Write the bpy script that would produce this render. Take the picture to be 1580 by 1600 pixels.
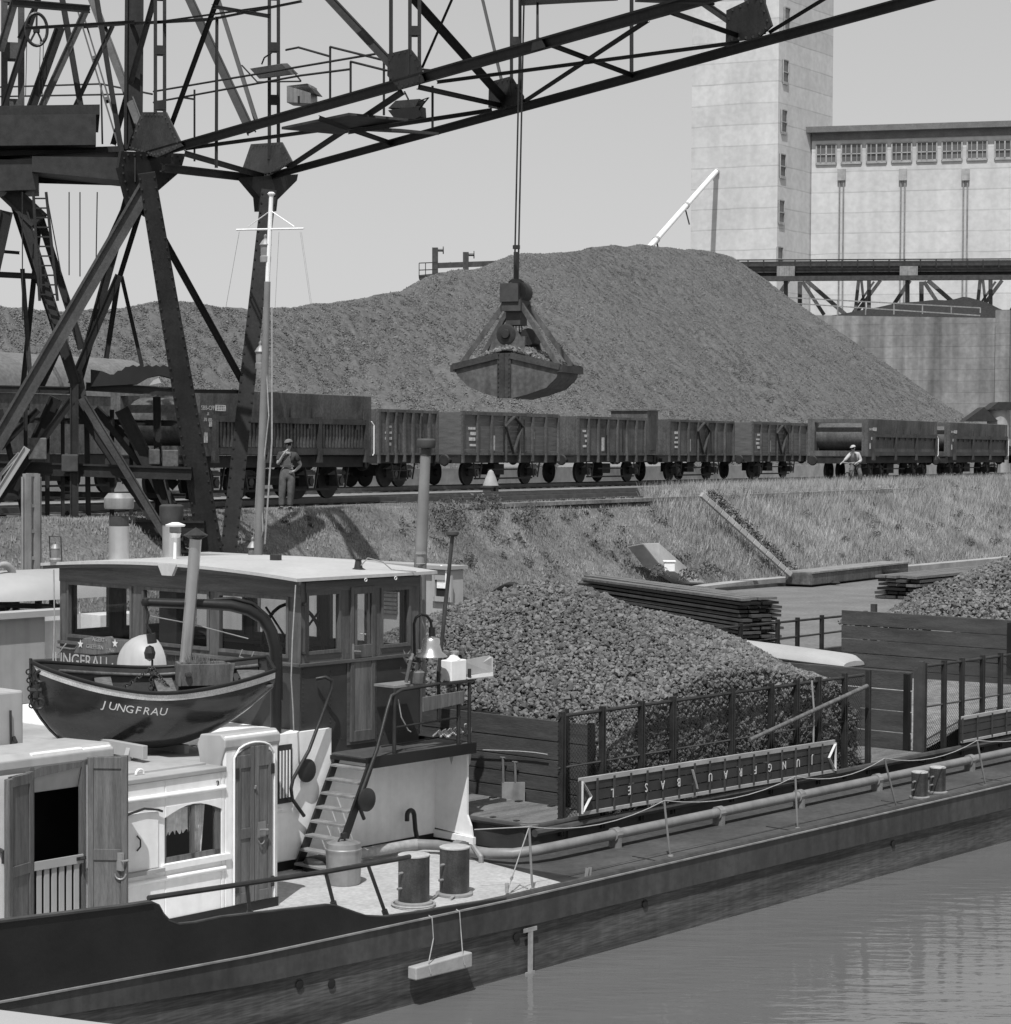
import bpy, bmesh, math, random
import numpy as np
from mathutils import Matrix, Vector
PI=math.pi
for o in list(bpy.data.objects): bpy.data.objects.remove(o)
scene=bpy.context.scene; COL=scene.collection
rnd=random.Random(7); rng=np.random.default_rng(11)
# ------------------------------------------------------------------ camera, light, exposure
FPX=3400.; CX=790.; CY=800.; CH=5.2
_P=math.atan((800-704)/FPX); _R=math.radians(0.3)
cf=np.array([0,math.cos(_P),-math.sin(_P)]); _r=np.array([1.,0,0]); _u=np.cross(_r,cf)
cr=_r*math.cos(_R)+_u*math.sin(_R); cu=-_r*math.sin(_R)+_u*math.cos(_R)
C0=np.array([0,0,CH])
cam=bpy.data.cameras.new('camera'); camo=bpy.data.objects.new('camera',cam); COL.objects.link(camo)
camo.matrix_world=Matrix(((cr[0],cu[0],-cf[0],0),(cr[1],cu[1],-cf[1],0),(cr[2],cu[2],-cf[2],CH),(0,0,0,1)))
cam.sensor_fit='HORIZONTAL'; cam.sensor_width=36; cam.lens=36*FPX/1580; cam.clip_start=.1; cam.clip_end=9000
scene.camera=camo
A=math.atan((3750-790)/FPX)
U=np.array([math.sin(A),math.cos(A),0]); V=np.array([-math.cos(A),math.sin(A),0]); Z=np.array([0,0,1.])
S=U*(-.42)+V*(-.25)+Z*.86; S/=np.linalg.norm(S)
W=bpy.data.worlds.new("World"); scene.world=W; W.use_nodes=True
nt=W.node_tree; nt.nodes.clear()
sky=nt.nodes.new('ShaderNodeTexSky'); sky.sky_type='NISHITA'; sky.sun_disc=False
sky.sun_elevation=math.asin(S[2]); sky.sun_rotation=math.atan2(S[0],S[1]); sky.dust_density=1.2; sky.air_density=1.0; sky.ozone_density=1.0
bwn=nt.nodes.new('ShaderNodeRGBToBW'); bg=nt.nodes.new('ShaderNodeBackground'); wo=nt.nodes.new('ShaderNodeOutputWorld')
bg.inputs[1].default_value=0.125
nt.links.new(sky.outputs[0],bwn.inputs[0]); pwn=nt.nodes.new('ShaderNodeMath'); pwn.operation='POWER'; pwn.inputs[1].default_value=.35; nt.links.new(bwn.outputs[0],pwn.inputs[0]); mun=nt.nodes.new('ShaderNodeMath'); mun.operation='MULTIPLY'; mun.inputs[1].default_value=2.8; nt.links.new(pwn.outputs[0],mun.inputs[0]); nt.links.new(mun.outputs[0],bg.inputs[0]); nt.links.new(bg.outputs[0],wo.inputs[0])
sl=bpy.data.lights.new('sun','SUN'); sl.energy=4.4; sl.angle=math.radians(.5); so=bpy.data.objects.new('sun',sl); COL.objects.link(so)
so.rotation_euler=Vector(S).to_track_quat('Z','Y').to_euler(); so.location=(0,0,60)
vs=scene.view_settings; vs.view_transform='Standard'; vs.look='None'; vs.exposure=0.0; vs.gamma=1
# ------------------------------------------------------------------ pixel rays (measuring the photo) and frames
def ray(x,y): return cf+cr*(x-CX)/FPX-cu*(y-CY)/FPX
def atz(x,y,z): d=ray(x,y); return C0+d*(z-CH)/d[2]
def aty(x,y,Y): d=ray(x,y); return C0+d*Y/d[1]
def onplane(x,y,p,n): d=ray(x,y); return C0+d*((np.array(p)-C0)@n)/(d@n)
OB=atz(850,1513,0)
def tob(p): q=np.array(p)-OB; return np.array([q@U,q@V,q[2]])
def bz(x,y,z): return tob(atz(x,y,z))
def bv(x,y,v): return tob(onplane(x,y,OB+V*v,V))
def bu(x,y,u): return tob(onplane(x,y,OB+U*u,U))
def frame(loc,dirx):
    a=math.atan2(dirx[1],dirx[0]); return Matrix.Translation(Vector(loc))@Matrix.Rotation(a,4,'Z')
WF=Matrix.Identity(4); BF=frame(OB,U)
# ------------------------------------------------------------------ materials (all neutral: the place is seen in black and white)
def mat(name,col,rough=.65,var=.25,scale=2.0,bump=.15,metal=0.,streak=0.,fine=0.,spec=.4,stretch=None,detail=5,sf=7):
    m=bpy.data.materials.new(name); m.use_nodes=True; n=m.node_tree.nodes; l=m.node_tree.links
    b=n['Principled BSDF']; b.inputs['Roughness'].default_value=rough; b.inputs['Metallic'].default_value=metal
    b.inputs['Specular IOR Level'].default_value=spec
    tc=n.new('ShaderNodeTexCoord'); src=tc.outputs['Object']
    if stretch:
        mp=n.new('ShaderNodeMapping'); mp.inputs['Scale'].default_value=stretch; l.new(src,mp.inputs[0]); src2=mp.outputs[0]
    else: src2=src
    no=n.new('ShaderNodeTexNoise'); no.inputs['Scale'].default_value=scale; no.inputs['Detail'].default_value=detail; no.inputs['Roughness'].default_value=.62
    l.new(src2,no.inputs['Vector'])
    mr=n.new('ShaderNodeMapRange'); mr.inputs[1].default_value=.3; mr.inputs[2].default_value=.7
    mr.inputs[3].default_value=col*(1-var); mr.inputs[4].default_value=col*(1+var); l.new(no.outputs[0],mr.inputs[0]); val=mr.outputs[0]
    if streak:
        mp=n.new('ShaderNodeMapping'); mp.inputs['Scale'].default_value=(sf,sf,sf*.05); l.new(src,mp.inputs[0])
        n2=n.new('ShaderNodeTexNoise'); n2.inputs['Scale'].default_value=1.3; n2.inputs['Detail'].default_value=6; l.new(mp.outputs[0],n2.inputs['Vector'])
        m2=n.new('ShaderNodeMapRange'); m2.inputs[1].default_value=.42; m2.inputs[2].default_value=.68; m2.inputs[3].default_value=1; m2.inputs[4].default_value=1+streak; l.new(n2.outputs[0],m2.inputs[0])
        mu=n.new('ShaderNodeMath'); mu.operation='MULTIPLY'; l.new(val,mu.inputs[0]); l.new(m2.outputs[0],mu.inputs[1]); val=mu.outputs[0]
    if fine:
        n3=n.new('ShaderNodeTexNoise'); n3.inputs['Scale'].default_value=scale*14; n3.inputs['Detail'].default_value=3; l.new(src2,n3.inputs['Vector'])
        m3=n.new('ShaderNodeMapRange'); m3.inputs[1].default_value=.35; m3.inputs[2].default_value=.65; m3.inputs[3].default_value=1-fine; m3.inputs[4].default_value=1+fine; l.new(n3.outputs[0],m3.inputs[0])
        mu=n.new('ShaderNodeMath'); mu.operation='MULTIPLY'; l.new(val,mu.inputs[0]); l.new(m3.outputs[0],mu.inputs[1]); val=mu.outputs[0]
    l.new(val,b.inputs['Base Color'])
    if bump:
        n4=n.new('ShaderNodeTexNoise'); n4.inputs['Scale'].default_value=scale*8; n4.inputs['Detail'].default_value=4; l.new(src2,n4.inputs['Vector'])
        bp=n.new('ShaderNodeBump'); bp.inputs['Strength'].default_value=bump; bp.inputs['Distance'].default_value=.02; l.new(n4.outputs[0],bp.inputs['Height']); l.new(bp.outputs[0],b.inputs['Normal'])
    return m
M={}
M['white']=mat('white_paint',.85,.5,.07,.9,.06,streak=-.07,fine=.03)
M['grey_paint']=mat('grey_paint',.40,.5,.12,1.5,.06,streak=-.12)
M['roofp']=mat('roof_paint',.44,.55,.10,1.3,.1,fine=.05)
M['black']=mat('black_paint',.013,.42,.35,2,.1)
M['blackmetal']=mat('dark_metal',.026,.45,.4,5,.1)
M['hull']=mat('hull_steel',.068,.6,.75,1.0,.12,streak=.25,fine=.35,stretch=(.3,1,4.2))
M['strake']=mat('strake_steel',.060,.55,.3,1.0,.12,streak=-.25,fine=.12)
M['brown']=mat('brown_paint',.038,.5,.25,3,.08)
M['wood']=mat('varnished_wood',.085,.45,.4,2.2,.12,stretch=(6,6,.6),fine=.15)
M['woodh']=mat('varnished_wood_flat',.080,.45,.4,2.2,.12,stretch=(.7,.7,9),fine=.15)
M['door']=mat('door_wood',.12,.55,.4,2.5,.12,stretch=(7,7,.5),fine=.15)
M['plank']=mat('old_planks',.13,.75,.35,1.6,.25,stretch=(1,5,5),fine=.2)
M['tarred']=mat('tarred_boards',.060,.6,.35,1.3,.2,stretch=(5,1,6),fine=.12)
M['deck']=mat('deck_steel',.068,.6,.3,1.1,.15,fine=.15)
M['chequer']=mat('chequer_plate',.52,.6,.14,1.6,.0,fine=.12)
M['pipe']=mat('pale_pipe_paint',.20,.45,.2,2,.06,streak=-.15)
M['galv']=mat('weathered_galvanised',.28,.5,.25,3,.08,metal=.2,streak=-.3)
M['alu']=mat('polished_alloy',.55,.32,.1,4,.04,metal=.75)
M['bollard']=mat('bollard_steel',.045,.5,.5,5,.15,streak=.9,fine=.2)
def islands(name,lo,hi,rough=.7,ns=.5):
    m=bpy.data.materials.new(name); m.use_nodes=True; n=m.node_tree.nodes; l=m.node_tree.links; b=n['Principled BSDF']; b.inputs['Roughness'].default_value=rough; b.inputs['Specular IOR Level'].default_value=.15
    g=n.new('ShaderNodeNewGeometry'); mr=n.new('ShaderNodeMapRange'); no_=0; mr.inputs[3].default_value=lo; mr.inputs[4].default_value=hi; l.new(g.outputs['Random Per Island'],mr.inputs[0])
    tc=n.new('ShaderNodeTexCoord'); no=n.new('ShaderNodeTexNoise'); no.inputs['Scale'].default_value=ns; no.inputs['Detail'].default_value=6; l.new(tc.outputs['Object'],no.inputs['Vector'])
    m2=n.new('ShaderNodeMapRange'); m2.inputs[1].default_value=.3; m2.inputs[2].default_value=.7; m2.inputs[3].default_value=.84; m2.inputs[4].default_value=1.16; l.new(no.outputs[0],m2.inputs[0])
    mu=n.new('ShaderNodeMath'); mu.operation='MULTIPLY'; l.new(mr.outputs[0],mu.inputs[0]); l.new(m2.outputs[0],mu.inputs[1]); l.new(mu.outputs[0],b.inputs['Base Color'])
    n4=n.new('ShaderNodeTexNoise'); n4.inputs['Scale'].default_value=60; l.new(tc.outputs['Object'],n4.inputs['Vector']); bp=n.new('ShaderNodeBump'); bp.inputs['Strength'].default_value=.5; bp.inputs['Distance'].default_value=.01; l.new(n4.outputs[0],bp.inputs['Height']); l.new(bp.outputs[0],b.inputs['Normal'])
    return m
M['coke']=islands('coke_lumps',.075,.20,.85); M['cokeh']=islands('heap_coke_lumps',.105,.185,.9,.09)
M['cokebase']=mat('coke_base',.022,.9,.5,14,.5)  # much darker than the lumps: shade in the gaps between them is painted in
M['cokebaseh']=mat('heap_base',.10,.9,.3,3,.3)
M['fine']=mat('fine_coal',.022,.85,.5,6,.4,fine=.3)
M['crane']=mat('crane_steel',.014,.6,.5,1.5,.12,streak=.3,fine=.2)
M['cranel']=mat('pale_crane_steel',.045,.6,.5,1.6,.12,streak=-.12,fine=.2)  # paler tone of the crane steel
M['cranew']=mat('grey_crane_steel',.075,.6,.3,1.6,.1,fine=.15)
M['wagon']=mat('wagon_paint',.095,.7,.42,1.1,.12,streak=-.3,fine=.2)
M['wagonp']=mat('wagon_planks',.10,.7,.28,1.2,.15,stretch=(1,1,7),fine=.12)
M['wagond']=mat('wagon_underframe',.02,.7,.5,3,.1)
M['under']=mat('rusty_frame',.05,.7,.4,3,.1)
M['mark']=mat('painted_marking',.5,.7,.4,9,.0)
M['rail']=mat('rail_steel',.09,.45,.3,3,.1,metal=.3)
M['ground']=mat('yard_ground',.20,.9,.35,.6,.3,fine=.25)
M['soil']=mat('bank_soil',.13,.95,.45,1.2,.4,fine=.3)
M['grass']=mat('dry_grass',.33,.8,.35,.5,0,spec=.15)
M['grassb']=mat('bank_grass_blades',.26,.8,.5,.45,0,spec=.15)
M['weed']=mat('weed_leaves',.12,.8,.4,.6,0,spec=.15)
M['conc']=mat('board_marked_concrete',.53,.85,.10,.12,.1,fine=.06,streak=-.10,sf=.5)
M['conc2']=mat('stained_concrete',.26,.9,.3,.2,.12,streak=-.5,fine=.12,sf=.8)
M['stone']=mat('kerb_stone',.32,.9,.25,1.5,.2)
M['sand']=mat('sandy_deck',.15,.9,.2,.8,.25,fine=.15)
M['rope']=mat('rope',.30,.8,.2,20,.1)
M['skin']=mat('skin',.33,.55,.1,8,.02)
M['denim']=mat('work_trousers',.10,.85,.35,7,.3)
M['shirtd']=mat('dark_shirt',.05,.85,.3,9,.2)
M['shirtl']=mat('pale_shirt',.42,.85,.15,9,.2)
M['cap']=mat('cloth_cap',.14,.85,.2,9,.1)
M['lace']=mat('lace_curtain',.88,.8,.2,18,.2)
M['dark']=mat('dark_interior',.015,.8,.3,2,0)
M['tarp']=mat('pale_tarpaulin',.36,.6,.15,.8,.15)
M['leafy']=mat('herb_leaves',.12,.7,.3,9,0)
M['brass']=mat('polished_brass',.55,.25,.1,4,.02,metal=.9)
M['boatv']=mat('varnished_hull',.028,.18,.5,1.4,.05,spec=.7,stretch=(.8,3,4))
M['boatw']=mat('worn_white_band',.62,.5,.2,5,.1,fine=.15)
M['boati']=mat('dinghy_inside',.06,.6,.3,4,.1)
M['letter']=mat('letter_paint',.62,.6,.12,10,0)
M['letterw']=mat('worn_letter_paint',.30,.7,.35,9,0)
def mglass():
    m=bpy.data.materials.new('window_glass'); m.use_nodes=True; n=m.node_tree.nodes; l=m.node_tree.links; n.remove(n['Principled BSDF'])
    t=n.new('ShaderNodeBsdfTransparent'); t.inputs[0].default_value=(.86,.86,.86,1); g=n.new('ShaderNodeBsdfGlossy'); g.inputs['Roughness'].default_value=.02
    mx=n.new('ShaderNodeMixShader'); fr=n.new('ShaderNodeLayerWeight'); fr.inputs[0].default_value=.5
    pw=n.new('ShaderNodeMath'); pw.operation='POWER'; pw.inputs[1].default_value=5; l.new(fr.outputs['Facing'],pw.inputs[0]); ma=n.new('ShaderNodeMath'); ma.operation='MULTIPLY_ADD'; ma.inputs[1].default_value=.9; ma.inputs[2].default_value=.05; l.new(pw.outputs[0],ma.inputs[0])
    l.new(ma.outputs[0],mx.inputs[0]); l.new(t.outputs[0],mx.inputs[1]); l.new(g.outputs[0],mx.inputs[2]); l.new(mx.outputs[0],n['Material Output'].inputs[0]); return m
M['glass']=mglass()
M['lens']=mat('lantern_lens',.18,.1,.2,8,0,spec=.8)
M['pane']=mat('factory_pane',.10,.25,.35,.25,0,spec=.6)
def mwater():
    m=bpy.data.materials.new('harbour_water'); m.use_nodes=True; n=m.node_tree.nodes; l=m.node_tree.links; b=n['Principled BSDF']
    b.inputs['Base Color'].default_value=(.125,.125,.125,1); b.inputs['Roughness'].default_value=.04; b.inputs['IOR'].default_value=1.42
    tc=n.new('ShaderNodeTexCoord'); mp=n.new('ShaderNodeMapping'); mp.inputs['Rotation'].default_value=(0,0,.25); mp.inputs['Scale'].default_value=(.5,1.6,1); l.new(tc.outputs['Object'],mp.inputs[0])
    w=n.new('ShaderNodeTexNoise'); w.inputs['Scale'].default_value=3.2; w.inputs['Detail'].default_value=3; w.inputs['Roughness'].default_value=.5; l.new(mp.outputs[0],w.inputs['Vector'])
    w2=n.new('ShaderNodeTexNoise'); w2.inputs['Scale'].default_value=.22; w2.inputs['Detail'].default_value=2; l.new(tc.outputs['Object'],w2.inputs['Vector'])
    mr=n.new('ShaderNodeMapRange'); mr.inputs[1].default_value=.35; mr.inputs[2].default_value=.65; mr.inputs[3].default_value=.08; mr.inputs[4].default_value=1; l.new(w2.outputs[0],mr.inputs[0])
    mu=n.new('ShaderNodeMath'); mu.operation='MULTIPLY'; l.new(w.outputs[0],mu.inputs[0]); l.new(mr.outputs[0],mu.inputs[1])
    bp=n.new('ShaderNodeBump'); bp.inputs['Strength'].default_value=.42; bp.inputs['Distance'].default_value=.05; l.new(mu.outputs[0],bp.inputs['Height']); l.new(bp.outputs[0],b.inputs['Normal']); return m
M['water']=mwater()
# chequer pattern as real relief in the shading
def chequer():
    m=M['chequer']; n=m.node_tree.nodes; l=m.node_tree.links; b=n['Principled BSDF']; tc=n.new('ShaderNodeTexCoord')
    mp=n.new('ShaderNodeMapping'); mp.inputs['Rotation'].default_value=(0,0,PI/4); mp.inputs['Scale'].default_value=(1,1,1); l.new(tc.outputs['Object'],mp.inputs[0])
    ck=n.new('ShaderNodeTexBrick'); ck.inputs['Scale'].default_value=22; ck.inputs['Mortar Size'].default_value=.03; ck.inputs['Mortar Smooth'].default_value=.6; l.new(mp.outputs[0],ck.inputs['Vector'])
    bp=n.new('ShaderNodeBump'); bp.inputs['Strength'].default_value=.9; bp.inputs['Distance'].default_value=.006; bp.invert=True; l.new(ck.outputs['Fac'],bp.inputs['Height']); l.new(bp.outputs[0],b.inputs['Normal'])
chequer()
# concrete board marks: horizontal pour joints as relief and slight tone
def boardmarks(m,h,depth=.35):
    n=m.node_tree.nodes; l=m.node_tree.links; b=n['Principled BSDF']; tc=n.new('ShaderNodeTexCoord'); sp=n.new('ShaderNodeSeparateXYZ'); l.new(tc.outputs['Object'],sp.inputs[0])
    nz=n.new('ShaderNodeTexNoise'); nz.inputs['Scale'].default_value=.25; l.new(tc.outputs['Object'],nz.inputs['Vector'])
    ad=n.new('ShaderNodeMath'); ad.operation='MULTIPLY_ADD'; ad.inputs[1].default_value=.22; l.new(nz.outputs[0],ad.inputs[0]); l.new(sp.outputs[2],ad.inputs[2])
    md=n.new('ShaderNodeMath'); md.operation='MODULO'; md.inputs[1].default_value=h; l.new(ad.outputs[0],md.inputs[0])
    lt=n.new('ShaderNodeMath'); lt.operation='LESS_THAN'; lt.inputs[1].default_value=h*.055; l.new(md.outputs[0],lt.inputs[0])
    n2=n.new('ShaderNodeTexNoise'); n2.inputs['Scale'].default_value=.5; n2.inputs['Detail'].default_value=4; l.new(tc.outputs['Object'],n2.inputs['Vector'])
    m2=n.new('ShaderNodeMath'); m2.operation='MULTIPLY'; l.new(lt.outputs[0],m2.inputs[0]); l.new(n2.outputs[0],m2.inputs[1])
    m3=n.new('ShaderNodeMath'); m3.operation='MULTIPLY_ADD'; m3.inputs[1].default_value=-depth; m3.inputs[2].default_value=1; l.new(m2.outputs[0],m3.inputs[0])
    # tone of each pour
    fl=n.new('ShaderNodeMath'); fl.operation='DIVIDE'; fl.inputs[1].default_value=h; l.new(ad.outputs[0],fl.inputs[0]); f2=n.new('ShaderNodeMath'); f2.operation='FLOOR'; l.new(fl.outputs[0],f2.inputs[0])
    wn=n.new('ShaderNodeTexWhiteNoise'); wn.noise_dimensions='1D'; l.new(f2.outputs[0],wn.inputs['W']); m4=n.new('ShaderNodeMapRange'); m4.inputs[3].default_value=.94; m4.inputs[4].default_value=1.05; l.new(wn.outputs[0],m4.inputs[0])
    old=b.inputs['Base Color'].links[0].from_socket; x=n.new('ShaderNodeMath'); x.operation='MULTIPLY'; y=n.new('ShaderNodeMath'); y.operation='MULTIPLY'
    l.new(old,x.inputs[0]); l.new(m3.outputs[0],x.inputs[1]); l.new(x.outputs[0],y.inputs[0]); l.new(m4.outputs[0],y.inputs[1]); l.new(y.outputs[0],b.inputs['Base Color'])
boardmarks(M['conc'],2.3,.4); boardmarks(M['conc2'],.9,.5)
# ------------------------------------------------------------------ mesh builder
class MB:
    def __init__(s,F=None): s.v=[]; s.f=[]; s.c=[]; s.F=F if F is not None else BF
    def add(s,vs,fs):
        b=len(s.v); s.c.append((b,len(s.f))); s.v+= [tuple(float(c) for c in p) for p in vs]; s.f+=[tuple(b+i for i in f) for f in fs]; return s
    def box(s,x0,x1,y0,y1,z0,z1):
        if x0>x1:x0,x1=x1,x0
        if y0>y1:y0,y1=y1,y0
        if z0>z1:z0,z1=z1,z0
        return s.add([(x0,y0,z0),(x1,y0,z0),(x1,y1,z0),(x0,y1,z0),(x0,y0,z1),(x1,y0,z1),(x1,y1,z1),(x0,y1,z1)],[(3,2,1,0),(4,5,6,7),(0,1,5,4),(1,2,6,5),(2,3,7,6),(3,0,4,7)])
    def beam(s,p,q,w,h,up=(0,0,1)):
        p=np.array(p,float);q=np.array(q,float);d=q-p;d/=np.linalg.norm(d); up=np.array(up,float)
        if abs(d@up)>.98: up=np.array([1.,0,0])
        a=np.cross(d,up);a/=np.linalg.norm(a);b=np.cross(a,d); vs=[]
        for c in (p,q):
            for i,j in((-1,-1),(1,-1),(1,1),(-1,1)): vs.append(c+a*i*w/2+b*j*h/2)
        return s.add(vs,[(0,1,2,3),(7,6,5,4),(0,4,5,1),(1,5,6,2),(2,6,7,3),(3,7,4,0)])
    def tube(s,pts,r,n=8,cap=True):
        pts=[np.array(p,float) for p in pts]; rs=r if hasattr(r,'__len__') else [r]*len(pts); rings=[]; last=None
        for i,p in enumerate(pts):
            d=(pts[min(i+1,len(pts)-1)]-pts[max(i-1,0)]); d/=np.linalg.norm(d)+1e-12
            if last is None:
                a=np.cross(d,(0,0,1.)); 
                if np.linalg.norm(a)<.05: a=np.cross(d,(1.,0,0))
            else: a=last-d*(last@d)
            a/=np.linalg.norm(a); last=a; b=np.cross(d,a)
            rings.append([p+(a*math.cos(2*PI*k/n)+b*math.sin(2*PI*k/n))*rs[i] for k in range(n)])
        vs=[x for r_ in rings for x in r_]; fs=[]
        for i in range(len(pts)-1):
            for k in range(n): fs.append((i*n+k,i*n+(k+1)%n,(i+1)*n+(k+1)%n,(i+1)*n+k))
        if cap: fs+=[tuple(range(n))[::-1],tuple((len(pts)-1)*n+k for k in range(n))]
        return s.add(vs,fs)
    def lathe(s,c,prof,n=20,ax=2):
        c=np.array(c,float); vs=[];fs=[]
        for r,h in prof:
            for k in range(n):
                a=2*PI*k/n; q=[r*math.cos(a),r*math.sin(a),h] if ax==2 else ([h,r*math.cos(a),r*math.sin(a)] if ax==0 else [r*math.cos(a),h,r*math.sin(a)]); vs.append(c+q)
        m=len(prof)
        for i in range(m-1):
            for k in range(n): fs.append((i*n+k,i*n+(k+1)%n,(i+1)*n+(k+1)%n,(i+1)*n+k))
        fs+=[tuple(range(n))[::-1],tuple((m-1)*n+k for k in range(n))]
        return s.add(vs,fs)
    def prism(s,poly,off):   # poly: list of 3D points, off: extrusion vector
        n=len(poly); off=np.array(off,float); vs=[np.array(p,float) for p in poly]; vs+=[p+off for p in vs]
        return s.add(vs,[tuple(range(n)),tuple(range(2*n-1,n-1,-1))]+[(i,i+n,(i+1)%n+n,(i+1)%n) for i in range(n)])
    def quad(s,a,b,c,d): return s.add([a,b,c,d],[(0,1,2,3)])
    def split(s,name,m,parent,**kw):   # every added shape becomes a part of its own
        out=[]; c=s.c+[(len(s.v),len(s.f))]
        for (v0,f0),(v1,f1) in zip(c[:-1],c[1:]):
            q=MB(s.F); q.v=s.v[v0:v1]; q.f=[tuple(i-v0 for i in f) for f in s.f[f0:f1]]; out.append(q.build(name,m,parent,**kw))
        return out
    def build(s,name,m,parent=None,loc=None,smooth=None,bevel=0,F=None):
        Fm=np.array(F if F is not None else s.F); v=np.array(s.v).reshape(-1,3)@Fm[:3,:3].T+Fm[:3,3]
        if parent is not None: Pm=Matrix(PM[parent.name])
        elif loc is not None: Pm=Matrix.Translation(Vector(loc))
        else: Pm=Matrix.Identity(4)
        Iv=np.array(Pm.inverted()); v=v@Iv[:3,:3].T+Iv[:3,3]
        me=bpy.data.meshes.new(name); me.from_pydata([tuple(x) for x in v],[],s.f)
        bm=bmesh.new(); bm.from_mesh(me); bmesh.ops.recalc_face_normals(bm,faces=bm.faces[:]); bm.to_mesh(me); bm.free()
        me.materials.append(M[m] if isinstance(m,str) else m)
        if smooth:
            for p in me.polygons: p.use_smooth=True
            try: me.set_sharp_from_angle(angle=math.radians(smooth))
            except Exception: pass
        o=bpy.data.objects.new(name,me); COL.objects.link(o)
        if parent is not None: o.parent=parent
        else: o.matrix_world=Pm
        PM[o.name]=[list(r) for r in Pm]
        if bevel:
            b=o.modifiers.new('bevel','BEVEL'); b.width=bevel; b.segments=2; b.limit_method='ANGLE'
        return o
PM={}
def tag(o,label=None,cat=None,group=None,kind=None):
    if label:o['label']=label
    if cat:o['category']=cat
    if group:o['group']=group
    if kind:o['kind']=kind
    return o
def thing(name,label,cat,loc=(0,0,0),F=None,group=None,dirx=None):
    F=F if F is not None else BF
    Pm=F@Matrix.Translation(Vector(loc))
    o=bpy.data.objects.new(name,None); COL.objects.link(o); o.empty_display_size=.2; o.matrix_world=Pm; PM[o.name]=[list(r) for r in Pm]
    return tag(o,label,cat,group)
def mbt(F=None): return MB(F)
def copytree(o,parent=None,Mw=None):
    c=o.copy(); COL.objects.link(c)
    if parent is not None: c.parent=parent
    if Mw is not None: c.matrix_world=Mw; PM[c.name]=[list(r) for r in Mw]
    for ch in list(o.children): copytree(ch,c)
    return c
def text_mb(mb,txt,size,place,depth=.004,bold=.0,shear=0):
    cu_=bpy.data.curves.new('t','FONT'); cu_.body=txt; cu_.size=size; cu_.extrude=depth/2; cu_.offset=bold; cu_.align_x='CENTER'; cu_.align_y='CENTER'; cu_.resolution_u=3; cu_.shear=shear
    o=bpy.data.objects.new('t',cu_); COL.objects.link(o); bpy.context.view_layer.update()
    dg=bpy.context.evaluated_depsgraph_get(); me=bpy.data.meshes.new_from_object(o.evaluated_get(dg))
    vs=[place(v.co.x,v.co.y,v.co.z) for v in me.vertices]; fs=[tuple(p.vertices) for p in me.polygons]
    mb.add(vs,fs); bpy.data.objects.remove(o); bpy.data.meshes.remove(me); bpy.data.curves.remove(cu_)
def lerp(a,b,t): return np.array(a)*(1-t)+np.array(b)*t
def arc(c,r,a0,a1,n,ax1,ax2): c=np.array(c,float);return [c+np.array(ax1)*r*math.cos(a0+(a1-a0)*i/n)+np.array(ax2)*r*math.sin(a0+(a1-a0)*i/n) for i in range(n+1)]
# lumps of coke: many small stones in one mesh
ICO=np.array([(0,-.526,.85),(0,.526,.85),(0,-.526,-.85),(0,.526,-.85),(-.526,.85,0),(.526,.85,0),(-.526,-.85,0),(.526,-.85,0),(.85,0,-.526),(.85,0,.526),(-.85,0,-.526),(-.85,0,.526)])
ICF=np.array([(1,11,0),(4,11,1),(5,4,1),(9,5,1),(0,9,1),(10,11,4),(3,4,5),(8,5,9),(7,9,0),(6,0,11),(3,10,4),(8,3,5),(7,8,9),(6,7,0),(10,6,11),(2,10,3),(2,3,8),(2,8,7),(2,7,6),(2,6,10)])
CUB=np.array([(x,y,z) for x in (-1,1) for y in (-1,1) for z in (-1,1)],float)*.62
CUF=np.array([(0,1,3),(0,3,2),(4,6,7),(4,7,5),(0,4,5),(0,5,1),(2,3,7),(2,7,6),(0,2,6),(0,6,4),(1,5,7),(1,7,3)])
OCV=np.array([(1,0,0),(-1,0,0),(0,1,0),(0,-1,0),(0,0,1),(0,0,-1)],float)*.9
OCF=np.array([(0,2,4),(2,1,4),(1,3,4),(3,0,4),(2,0,5),(1,2,5),(3,1,5),(0,3,5)])
def lumps(name,P,size,m,parent,F=None,jit=.30,simple=False):
    P=np.array(P); n=len(P); F=np.array(F if F is not None else BF); BV,BF_=(OCV,OCF) if simple else (ICO,ICF); k=len(BV)
    v=BV[None]*(1+rng.uniform(-jit,jit,(n,k,3)))+rng.uniform(-.22,.22,(n,k,3))*(1 if simple else 1.1)
    sc=rng.uniform(.55,1.2,(n,1,3))*(size*.5)*rng.lognormal(0,.3,(n,1,1)); v=v*sc
    q=rng.normal(size=(n,4)); q/=np.linalg.norm(q,axis=1)[:,None]; w,x,y,z=q.T
    R=np.stack([1-2*(y*y+z*z),2*(x*y-z*w),2*(x*z+y*w),2*(x*y+z*w),1-2*(x*x+z*z),2*(y*z-x*w),2*(x*z-y*w),2*(y*z+x*w),1-2*(x*x+y*y)],-1).reshape(n,3,3)
    v=np.einsum('nij,nkj->nki',R,v)+P[:,None,:]; v=v.reshape(-1,3)@F[:3,:3].T+F[:3,3]
    Iv=np.array(Matrix(PM[parent.name]).inverted()) if parent is not None else np.eye(4); v=v@Iv[:3,:3].T+Iv[:3,3]
    f=(BF_[None]+k*np.arange(n)[:,None,None]).reshape(-1,3)
    return rawmesh(name,v,f,m,parent)
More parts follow.
